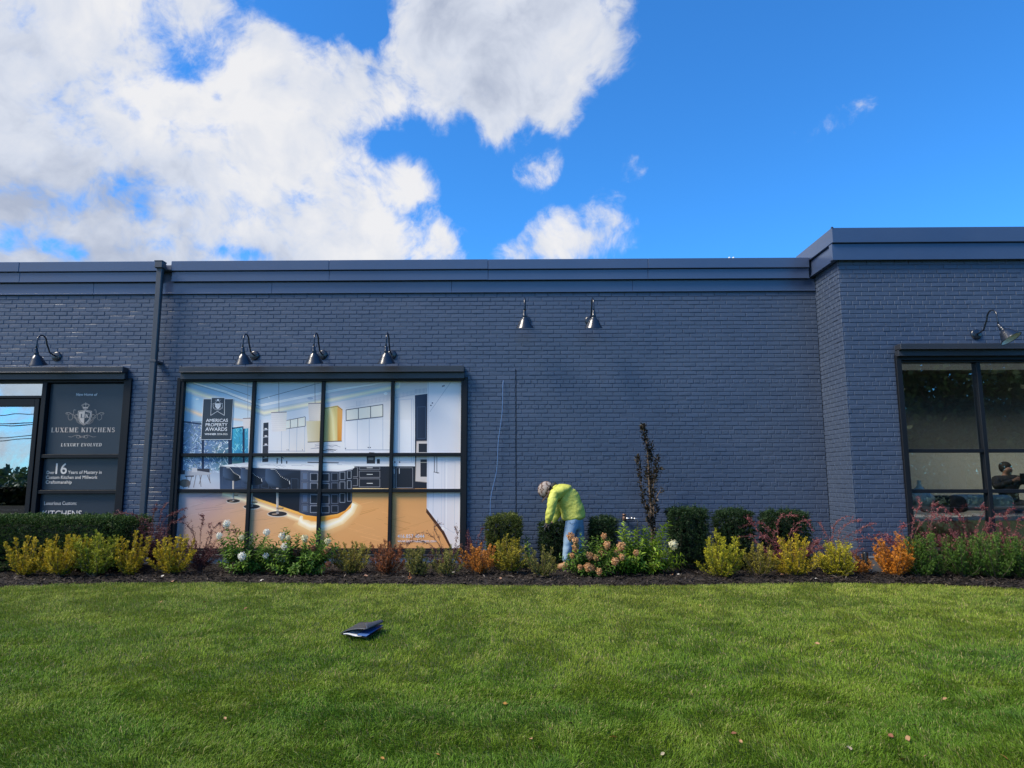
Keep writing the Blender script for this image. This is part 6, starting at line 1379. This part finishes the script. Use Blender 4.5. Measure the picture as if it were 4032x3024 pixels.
b = MB(); v_, f_ = patch(mix(Bb, R0, .02), mix(R0, Bb, .02), mix(R0, K0, .22), mix(Bb, K0, .30), lambda u, v: zg + .074 - .026 * u + .012 * math.sin(v * 3.14) - .02 * (1 - u) * (1 - v), th=.006); b.add(v_, f_); b.obj('inner_flap', mat('grey_cover', (.06, .066, .08), .4, bump=(30, .002)), fd, smooth=True)
# ================================================================== PEOPLE
def skin_part(name, J, E, mt, parent, sub=2, wr=0.0, wscale=9, label=None, seed=0):
    """J: {key:(Vector, radius or (rx,ry))}; E: edges by key. One smooth surface grown over the joints"""
    keys = list(J); me = bpy.data.meshes.new(name); org = ORG[parent.name]
    me.from_pydata([tuple(Vector(J[k][0]) - org) for k in keys], [(keys.index(a), keys.index(b)) for a, b in E], [])
    o = bpy.data.objects.new(name, me); COL.objects.link(o); sm = o.modifiers.new('s', 'SKIN'); sm.use_smooth_shade = True
    ss = o.modifiers.new('u', 'SUBSURF'); ss.levels = sub; ss.render_levels = sub
    for i, k in enumerate(keys):
        r_ = J[k][1]; me.skin_vertices[0].data[i].radius = r_ if isinstance(r_, tuple) else (r_, r_)
    me.skin_vertices[0].data[0].use_root = True
    dg = bpy.context.evaluated_depsgraph_get(); m2 = bpy.data.meshes.new_from_object(o.evaluated_get(dg)); bpy.data.objects.remove(o); bpy.data.meshes.remove(me)
    m2.name = name; V = np.array([v.co[:] for v in m2.vertices])
    if wr > 0:
        Nn = np.array([v.normal[:] for v in m2.vertices]); d = (vnoise(V[:, 0] + V[:, 1] * .6 + 3, V[:, 2] * 1.4 + V[:, 0] * .5, wscale, seed) - .5) + .5 * (vnoise(V[:, 0] * .8 + 7, V[:, 2] * 2 - V[:, 0], wscale * 2.1, seed + 1) - .5)
        V = V + Nn * (d * wr)[:, None]; m2.vertices.foreach_set('co', V.astype(np.float32).ravel())
    m2.materials.clear(); m2.materials.append(mt); m2.polygons.foreach_set('use_smooth', np.ones(len(m2.polygons), dtype=bool)); m2.update()
    o = bpy.data.objects.new(name, m2); COL.objects.link(o); o.parent = parent; ORG[o.name] = org
    if label: o['label'] = label
    return o
skinm = mat('skin', (.42, .23, .16), .55); hairm = mat('dark_hair', (.02, .016, .014), .7, bump=(90, .004))
jacket = mat('lime_jacket', (.54, .56, .10), .6, noise=(4, .35, (.48, .50, .08)), bump=(16, .016, 4))
denim = mat('faded_denim', (.19, .32, .47), .8, noise=(7, .8, (.36, .48, .60)), bump=(22, .006, 4))
boot = mat('tan_boot', (.36, .20, .09), .6, noise=(12, .6, (.28, .15, .07)), bump=(50, .002))
camo = mat('camo_cloth', (.33, .28, .25), .8, noise=(26, 1.0, (.09, .05, .035)), bump=(40, .002))
cn = camo.node_tree.nodes
for n_ in cn:
    if n_.bl_idname == 'ShaderNodeMapRange': n_.inputs[1].default_value = .47; n_.inputs[2].default_value = .53
YP = 9.9
Q = lambda x, y, dy=0.0: atY(2050 + x / 3.317, 1800 + y / 3.317, YP + dy)
fp_ = Q(590, 1480); pr = thing('person', 'person in lime yellow jacket, faded jeans and patterned cap, bending over a clipped yew', 'person', (fp_.x, YP, fp_.z))
gr_z = float(bedz(fp_.x, YP))
hand = {}
bodyJ = {'pel': (Q(705, 815), .065), 'spine': (Q(680, 690), .08), 'chest': (Q(600, 540), .095), 'ub': (Q(515, 450), .07), 'neck': (Q(445, 412), .055), 'nk2': (Q(400, 415), .052), 'head': (Q(355, 432), .078), 'crown': (Q(315, 420), .080), 'jaw': (Q(350, 500), .055), 'chin': (Q(348, 535), .03),
         'sl': (Q(440, 480, -.17), .045), 'el': (Q(396, 695, -.20), .030), 'wl': (Q(352, 855, -.15), .030), 'pl': (Q(338, 890, -.14), (.024, .036)),
         'sr': (Q(535, 455, .17), .045), 'er': (Q(503, 690, .18), .028), 'wr': (Q(406, 852, .04), .024), 'pr': (Q(385, 880, .02), (.024, .036)),
         'hl': (Q(665, 870, -.07), .055), 'kl': (Q(622, 1120, -.10), .045), 'al': (Q(588, 1390, -.10), .034), 'fl': (Q(540, 1458, -.10), .036),
         'hr': (Q(755, 865, .09), .055), 'kr': (Q(768, 1110, .13), .058), 'ar': (Q(755, 1385, .14), .040), 'fr': (Q(715, 1440, .13), .036)}
E_ = [('pel', 'spine'), ('spine', 'chest'), ('chest', 'ub'), ('ub', 'neck'), ('neck', 'nk2'), ('nk2', 'head'), ('head', 'crown'), ('head', 'jaw'), ('jaw', 'chin'), ('ub', 'sl'), ('sl', 'el'), ('el', 'wl'), ('wl', 'pl'), ('ub', 'sr'), ('sr', 'er'), ('er', 'wr'), ('wr', 'pr'),
      ('pel', 'hl'), ('hl', 'kl'), ('kl', 'al'), ('al', 'fl'), ('pel', 'hr'), ('hr', 'kr'), ('kr', 'ar'), ('ar', 'fr')]
for hnd, pk, sgx in (('L', 'pl', -1), ('R', 'pr', -1)):
    p0 = bodyJ[pk][0]
    for f in range(4):
        ln = (.032, .036, .034, .027)[f]; o0 = Vector((0, -.026 + f * .017, 0)); a = p0 + Vector((-.012, 0, -.022)) + o0; b_ = a + Vector((-.016, 0, -ln * .9)); c_ = b_ + Vector((.012, 0, -ln * .7))
        for nm, q_, r_ in (('a', a, .0095), ('b', b_, .009), ('c', c_, .0075)): bodyJ[f'{hnd}{f}{nm}'] = (q_, r_)
        E_ += [(pk, f'{hnd}{f}a'), (f'{hnd}{f}a', f'{hnd}{f}b'), (f'{hnd}{f}b', f'{hnd}{f}c')]
    a = p0 + Vector((-.018, -.028, .004)); b_ = a + Vector((-.022, .0, -.020)); bodyJ[hnd + 'ta'] = (a, .011); bodyJ[hnd + 'tb'] = (b_, .009); E_ += [(pk, hnd + 'ta'), (hnd + 'ta', hnd + 'tb')]
body = skin_part('body', bodyJ, E_, skinm, pr)
glm = mat('dark_glove', (.03, .032, .03), .8)
for hnd, pk, wk in (('L', 'pl', 'wl'), ('R', 'pr', 'wr')):
    gj = {'w': (bodyJ[wk][0], .036), 'p': (bodyJ[pk][0], (.030, .042))}; ge = [('w', 'p')]
    for f in range(4):
        for a_, k in (('a', .0125), ('b', .012), ('c', .0105)): gj[f'{f}{a_}'] = (bodyJ[f'{hnd}{f}{a_}'][0], k)
        ge += [('p', f'{f}a'), (f'{f}a', f'{f}b'), (f'{f}b', f'{f}c')]
    gj['t'] = (bodyJ[hnd + 'ta'][0], .013); gj['u'] = (bodyJ[hnd + 'tb'][0], .0115); ge += [('p', 't'), ('t', 'u')]
    skin_part('glove', gj, ge, glm, pr)
# nose and ears belong to the face
b = MB(); b.lathe([(.0001, .028), (.012, .02), (.016, 0)], Q(318, 500), axis=(-.75, 0, -.5), n=12); b.lathe([(.0001, .012), (.02, .008), (.024, 0), (.0001, -.002)], Q(362, 455, -.078), axis=(0, -1, 0), n=14); b.obj('face_detail', skinm, pr, smooth=True)
jj = {'hem': (Q(702, 838), (.158, .176)), 'low': (Q(692, 765), (.162, .182)), 'waist': (Q(668, 660), (.152, .18)), 'mid': (Q(630, 572), (.152, .19)), 'chest': (Q(574, 486), (.150, .19)), 'ub': (Q(510, 440), (.105, .15)), 'col': (Q(462, 408), (.075, .08)),
      'sl': (Q(438, 492, -.17), .078), 'ml': (Q(412, 590, -.20), .070), 'el': (Q(394, 700, -.21), .066), 'fl': (Q(372, 790, -.19), .056), 'wl': (Q(346, 872, -.15), .041),
      'sr': (Q(530, 455, .15), .08), 'er': (Q(505, 690, .18), .062), 'fr': (Q(450, 785, .12), .060), 'wr': (Q(392, 874, .035), .050)}
skin_part('jacket', jj, [('hem', 'low'), ('low', 'waist'), ('waist', 'mid'), ('mid', 'chest'), ('chest', 'ub'), ('ub', 'col'), ('ub', 'sl'), ('sl', 'ml'), ('ml', 'el'), ('el', 'fl'), ('fl', 'wl'), ('ub', 'sr'), ('sr', 'er'), ('er', 'fr'), ('fr', 'wr')], jacket, pr, sub=3, wr=.016, wscale=11, seed=4)
skin_part('hood', {'a': (Q(425, 402, -.09), .022), 'b': (Q(470, 384, -.04), .028), 'c': (Q(515, 380, .02), .030), 'd': (Q(500, 380, .10), .026), 'e': (Q(440, 380, .12), .028)}, [('c', 'b'), ('b', 'a'), ('c', 'd'), ('d', 'e')], jacket, pr, wr=.012, wscale=16)
skin_part('hood_lining', {'a': (Q(392, 402, -.05), .026), 'b': (Q(430, 368, -.02), .036), 'c': (Q(462, 350, .04), .030), 'd': (Q(410, 372, .08), .026)}, [('b', 'a'), ('b', 'c'), ('c', 'd')], mat('dark_lining', (.03, .032, .03), .8), pr, wr=.008, wscale=20)
jn = {'w0': (Q(672, 680), (.10, .12)), 'w': (Q(692, 770), (.132, .152)), 'p': (Q(700, 850), (.135, .155)), 'hl': (Q(652, 880, -.07), .098), 'tl': (Q(640, 990, -.09), .088), 'kl': (Q(624, 1120, -.10), .074), 'cl': (Q(603, 1250, -.10), .062), 'al': (Q(590, 1385, -.10), .052), 'hr': (Q(755, 875, .09), .092), 'tr': (Q(768, 990, .11), .082), 'kr': (Q(770, 1115, .13), .070), 'cr': (Q(762, 1250, .14), .06), 'ar': (Q(752, 1380, .14), .052)}
skin_part('jeans', jn, [('w0', 'w'), ('w', 'p'), ('p', 'hl'), ('hl', 'tl'), ('tl', 'kl'), ('kl', 'cl'), ('cl', 'al'), ('p', 'hr'), ('hr', 'tr'), ('tr', 'kr'), ('kr', 'cr'), ('cr', 'ar')], denim, pr, wr=.014, wscale=12, seed=8)
b = MB(); c = Q(672, 832, -.165)
for s_ in (-1, 1):
    b.tube([Q(672 + s_ * 42, 818, -.158), Q(672 + s_ * 38, 858, -.150)], .0022, n=5)
b.tube([Q(634, 858, -.150), Q(672, 872, -.160), Q(710, 858, -.140)], .0022, n=5); b.obj('pocket_seam', mat('seam_thread', (.10, .17, .26), .8), pr)
for (an, dy) in (((590, 1390), -.10), ((752, 1385), .14)):
    a = Q(an[0], an[1], dy); z0 = gr_z; b = MB()
    bt = skin_part('boot', {'a': (Vector((a.x, a.y, max(a.z, z0 + .12))), .055), 'b': (Vector((a.x + .01, a.y, z0 + .055)), .052), 'c': (Vector((a.x - .06, a.y - .015 + .02, z0 + .05)), .048), 'd': (Vector((a.x - .125, a.y - .01 + .03, z0 + .040)), (.036, .046)), 'e': (Vector((a.x + .045, a.y, z0 + .04)), .034)}, [('a', 'b'), ('b', 'c'), ('c', 'd'), ('b', 'e')], boot, pr)
    b.box((a.x - .165, a.y - .035, z0 - .012), (a.x + .085, a.y + .055, z0 + .010), bev=.01); b.obj('sole', M['black'], bt)
# cap: dome over the crown, brim over the brow
hc = Q(332, 428); ca_ = Vector((-.80, -.05, .42)).normalized(); cf = Vector((-.42, 0, -.80)); cf = (cf - ca_ * cf.dot(ca_)).normalized(); cs_ = ca_.cross(cf)
vs = []; fs = []; nr_, nk = 9, 28
for i in range(nr_ + 1):
    a = (math.pi / 2) * i / nr_ * 1.12
    for k in range(nk):
        t = 2 * math.pi * k / nk; rx = .104 * math.sin(a) * (1.08 if math.cos(t) > 0 else 1.1); vs.append(hc + ca_ * (.112 * math.cos(a) + .006) + cf * (rx * math.cos(t) * 1.08) + cs_ * (.098 * math.sin(a) * math.sin(t)))
for i in range(nr_):
    for k in range(nk): fs.append((i * nk + k, i * nk + (k + 1) % nk, (i + 1) * nk + (k + 1) % nk, (i + 1) * nk + k))
b = MB(); b.add(vs, fs); cap = b.obj('cap', camo, pr, smooth=True)
vs = []; fs = []
for j in range(2):
    for i in range(6):
        for k in range(13):
            t = math.pi * (k / 12 - .5) * .92; u = i / 5; r0 = Vector((math.cos(t), math.sin(t))); e = .100 + .078 * u * max(0, math.cos(t)) ** .6
            vs.append(hc + ca_ * (-.012 - .018 * (1 - math.cos(t)) * 2 - .012 * u - .003 * j) + cf * (r0.x * e * 1.06) + cs_ * (r0.y * (.096 + .004 * u)))
for j in range(2):
    for i in range(5):
        for k in range(12): a = j * 78 + i * 13 + k; f = (a, a + 1, a + 14, a + 13); fs.append(f if j else f[::-1])
b = MB(); b.add(vs, fs); b.obj('brim', mat('brim_cloth', (.05, .035, .03), .8), cap, smooth=True)
skin_part('hair', {'a': (Q(388, 392), .05), 'b': (Q(372, 410, -.05), .035), 'c': (Q(400, 420, 0), .045), 'd': (Q(372, 410, .05), .035)}, [('a', 'c'), ('c', 'b'), ('c', 'd')], hairm, pr, wr=.01, wscale=30)
# shears in the near hand
sp_ = Q(318, 905, -.13); sh = thing('pruning_shears', 'small pruning shears held in the gardener\'s lowered hand over the yew', 'shears', sp_[:])
b = MB(); b.tube([sp_ + Vector((.035, 0, .012)), sp_ + Vector((.0, 0, .0)), sp_ + Vector((-.012, 0, -.002))], .006, n=8); b.tube([sp_ + Vector((.035, .012, -.012)), sp_ + Vector((.0, .006, -.004)), sp_ + Vector((-.012, 0, -.002))], .006, n=8); b.obj('handles', M['black'], sh, smooth=True)
b = MB(); b.add([sp_ + Vector(v) for v in ((-.012, -.002, .004), (-.06, -.002, .0), (-.012, -.002, -.006), (-.012, .002, .004), (-.06, .002, 0), (-.012, .002, -.006))], [(0, 1, 2), (3, 5, 4), (0, 3, 4, 1), (1, 4, 5, 2), (0, 2, 5, 3)]); b.obj('blades', M['steel'], sh)
# second person, seen in the glass at the right edge of the photo
vh = atY(3962, 1850, YR + 1.9); X0, Y0 = vh.x, YR + 1.9; zg0 = .02; H0 = vh.z + .12 - zg0
ph = thing('person', 'dark dressed person holding up a phone, visible in the wing window glass at far right', 'person', (X0, Y0, zg0))
def W3(x, y, z): return Vector((X0 + x, Y0 - y, zg0 + z * H0 / 1.76))
dm = mat('dark_coat', (.03, .03, .036), .8, bump=(20, .006)); tr_ = mat('dark_trousers', (.035, .04, .05), .8, bump=(20, .005))
bj = {'pel': (W3(0, 0, .98), .09), 'sp': (W3(0, 0, 1.18), .08), 'ch': (W3(0, 0, 1.36), .09), 'ub': (W3(0, 0, 1.46), .08), 'nk': (W3(0, .01, 1.52), .05), 'hd': (W3(0, .02, 1.62), .085), 'cr': (W3(0, .01, 1.68), .082), 'jw': (W3(0, .07, 1.57), .045)}
ee = [('pel', 'sp'), ('sp', 'ch'), ('ch', 'ub'), ('ub', 'nk'), ('nk', 'hd'), ('hd', 'cr'), ('hd', 'jw')]
for s_, n_ in ((-1, 'l'), (1, 'r')):
    bj['s' + n_] = (W3(s_ * .18, 0, 1.43), .045); bj['e' + n_] = (W3(s_ * (.30 if s_ < 0 else .36), .16, 1.28 if s_ < 0 else 1.40), .042); bj['w' + n_] = (W3(s_ * .08 - .06, .36, 1.42), .028); bj['p' + n_] = (W3(s_ * .05 - .06, .40, 1.45), (.022, .034))
    bj['h' + n_] = (W3(s_ * .10, 0, .92), .09); bj['k' + n_] = (W3(s_ * .11, .02, .50), .058); bj['a' + n_] = (W3(s_ * .12, -.01, .09), .042); bj['f' + n_] = (W3(s_ * .14, .12, .035), .034)
    ee += [('ub', 's' + n_), ('s' + n_, 'e' + n_), ('e' + n_, 'w' + n_), ('w' + n_, 'p' + n_), ('pel', 'h' + n_), ('h' + n_, 'k' + n_), ('k' + n_, 'a' + n_), ('a' + n_, 'f' + n_)]
    p0 = bj['p' + n_][0]
    for f in range(4):
        a = p0 + Vector((-s_ * .006, -.02, .024 - f * .016)); c_ = a + Vector((-s_ * .022, -.014, 0)); d_ = c_ + Vector((-s_ * .02, .006, 0))
        for m_, q_, r_ in (('x', a, .0095), ('y', c_, .009), ('z', d_, .0075)): bj[f'{n_}{f}{m_}'] = (q_, r_)
        ee += [('p' + n_, f'{n_}{f}x'), (f'{n_}{f}x', f'{n_}{f}y'), (f'{n_}{f}y', f'{n_}{f}z')]
    bj[n_ + 't'] = (p0 + Vector((0, .006, .04)), .010); ee.append(('p' + n_, n_ + 't'))
skin_part('body', bj, ee, skinm, ph)
cj = {'hem': (W3(0, 0, .92), (.17, .15)), 'wa': (W3(0, 0, 1.14), (.16, .13)), 'ch': (W3(0, 0, 1.35), (.19, .14)), 'ub': (W3(0, 0, 1.45), (.12, .10)), 'co': (W3(0, 0, 1.51), .07)}
cej = [('hem', 'wa'), ('wa', 'ch'), ('ch', 'ub'), ('ub', 'co')]
for s_, n_ in ((-1, 'l'), (1, 'r')):
    for k_, rr_ in (('s', .082), ('e', .062), ('w', .045)): cj[k_ + n_] = (bj[k_ + n_][0], rr_)
    cej += [('ub', 's' + n_), ('s' + n_, 'e' + n_), ('e' + n_, 'w' + n_)]
skin_part('coat', cj, cej, dm, ph, wr=.015)
skin_part('trousers', {k_: (v_[0], rr_) for k_, v_, rr_ in [('pel', bj['pel'], .15), ('hl', bj['hl'], .11), ('kl', bj['kl'], .08), ('al', bj['al'], .06), ('hr', bj['hr'], .11), ('kr', bj['kr'], .08), ('ar', bj['ar'], .06)]}, [('pel', 'hl'), ('hl', 'kl'), ('kl', 'al'), ('pel', 'hr'), ('hr', 'kr'), ('kr', 'ar')], tr_, ph, wr=.012)
for n_ in 'lr':
    a = bj['a' + n_][0]; skin_part('shoe', {'a': (a, .05), 'b': (a + Vector((0, -.01, -.045)), .045), 'c': (bj['f' + n_][0] + Vector((0, -.03, .004)), (.045, .036))}, [('a', 'b'), ('b', 'c')], M['black'], ph)
b = MB(); b.lathe([(.0001, .092), (.030, .088), (.058, .074), (.080, .048), (.091, .015), (.092, -.02), (.084, -.05), (.070, -.07)], W3(0, -.022, 1.675), axis=(0, .22, 1), n=24); b.obj('hair', hairm, ph, smooth=True)
pc = W3(-.06, .44, 1.46); b = MB(); b.box(pc - Vector((.04, .005, .078)), pc + Vector((.04, .005, .078)), bev=.004); o_ = b.obj('phone', M['black'], None); meta(o_, 'black phone held up by the dark dressed person behind the window glass', 'phone')
# ================================================================== BEHIND THE CAMERA: mirrored in the glass
def tree(label, x, y, h, cr, seed, zc=None, n=9000, ls=.22, cols=(npa([.018, .035, .010]), npa([.06, .10, .02])), nc=150):
    rg = np.random.default_rng(seed); z0 = -.36; t_ = thing('street_tree', label, 'tree', (x, y, z0), 'trees across the road')
    top = Vector((x, y, z0 + h * .55)); b = MB(); b.tube([(x, y, z0), (x + .1, y, z0 + h * .25), top], [h * .035, h * .026, h * .016], n=12); b.obj('trunk', M['bark'], t_, smooth=True)
    cc = npa([x, y, z0 + h - cr * .95]); d = unit(rg.normal(0, 1, (nc, 3))); rad = cr * rg.uniform(.35, 1.0, nc) ** .6 * (1 + .25 * np.sin(d[:, 0] * 4 + d[:, 2] * 3 + seed)); cl = cc + d * rad[:, None] * npa([1.1, 1.0, .9])
    stems_mesh([[top - Vector((0, 0, h * .2)), (top + Vector(c)) / 2 + Vector((0, 0, -.3)), Vector(c)] for c in cl[:26]], h * .010, .02).obj('limbs', M['bark'], t_)
    ci = rg.integers(0, nc, n); P = cl[ci] + rg.normal(0, cr * .12, (n, 3)) * npa([1.2, 1.2, .6]); D = unit(rg.normal(0, 1, (n, 3))); S = unit(np.cross(D, rg.normal(0, 1, (n, 3)) + npa([0, 0, 1.0]))); k = np.clip(rg.random(nc)[ci] * .7 + rg.normal(0, .2, n), 0, 1)[:, None]
    V, Fq = leaf_quads(P, D, S, rg.uniform(.6, 1.3, n) * ls, rg.uniform(.5, .8, n) * ls); mk('crown', V, Fq, M['leaf'], t_, col=np.repeat(cols[0] * (1 - k) + cols[1] * k, 4, 0))
tree('large broad dark tree across the road, mirrored in the wing window', 20.5, -13.5, 11.5, 5.6, 71, n=26000, nc=230, ls=.32)
tree('second tree across the road, mirrored at the right of the wing window', 32, -25, 9.0, 3.6, 72, n=9000)
tree('small tree across the road opposite the glass door', -118, -60, 5.5, 2.3, 73, n=4000, ls=.25)
tree('rounded tree across the road further left', -140, -62, 6.0, 2.6, 74, n=4000, ls=.25)
rg = np.random.default_rng(9); n = 26000; x = rg.uniform(-170, 170, n); hmax = 1.7 + 1.4 * vnoise(x, x * 0, .08, 3) + .8 * vnoise(x, x * 0, .3, 4); P = np.stack([x, -78 + rg.normal(0, 3, n), -.5 + hmax * rg.random(n) ** .8], -1); D = unit(rg.normal(0, 1, (n, 3))); S = unit(np.cross(D, rg.normal(0, 1, (n, 3))))
V, Fq = leaf_quads(P, D, S, rg.uniform(.5, 1.2, n), rg.uniform(.4, .8, n)); k = rg.random(n)[:, None]; g_ = mk('distant_trees', V, Fq, M['leaf'], col=np.repeat(npa([.02, .04, .015]) * (1 - k) + npa([.06, .09, .03]) * k, 4, 0)); meta(g_, 'low dark belt of distant trees across the road, seen only mirrored in glass', 'trees', kind='stuff')
rg = np.random.default_rng(19); n = 60000; x = rg.uniform(-75, 60, n); y = -25 + rg.normal(0, .8, n); hm = np.where(x > 8, 4.4, 1.45) * (.8 + .45 * vnoise(x, x * 0, .5, 13)); P = np.stack([x, y, -.4 + hm * rg.random(n) ** .8], -1); D = unit(rg.normal(0, 1, (n, 3))); S = unit(np.cross(D, rg.normal(0, 1, (n, 3))))
V, Fq = leaf_quads(P, D, S, rg.uniform(.2, .4, n), rg.uniform(.15, .28, n)); k = rg.random(n)[:, None]; g_ = mk('roadside_thicket', V, Fq, M['leaf'], col=np.repeat(npa([.012, .026, .010]) * (1 - k) + npa([.04, .06, .02]) * k, 4, 0)); meta(g_, 'dense dark green thicket along the far side of the road, seen only mirrored in glass', 'shrubs', kind='stuff')
WY = -45
for i, xx in enumerate((-120, -78, -36, 6, 48, 90)):
    t_ = thing('utility_pole', 'wooden utility pole across the road carrying overhead wires', 'pole', (xx, WY, -.36), 'utility poles across the road'); b = MB(); b.tube([(xx, WY, -.4), (xx, WY, 8.4)], [.16, .11], n=10); b.obj('shaft', M['bark'], t_, smooth=True)
    b = MB(); b.box((xx - .06, WY - 1.0, 7.2), (xx + .06, WY + 1.0, 7.32)); b.obj('crossarm', M['bark'], t_)
for j, (dy, z) in enumerate(((-.9, 7.4), (.9, 7.4), (0, 8.4), (0, 6.2), (0, 5.9))):
    b = MB()
    for xx in (-120, -78, -36, 6, 48): b.tube([(xx + 42 * u, WY + dy, z - .9 * 4 * u * (1 - u)) for u in np.linspace(0, 1, 12)], .05, n=5, caps=False)
    o_ = b.obj('overhead_wire', M['black'], None); meta(o_, 'black overhead wire strung between the utility poles', 'wire', 'overhead wires across the road')
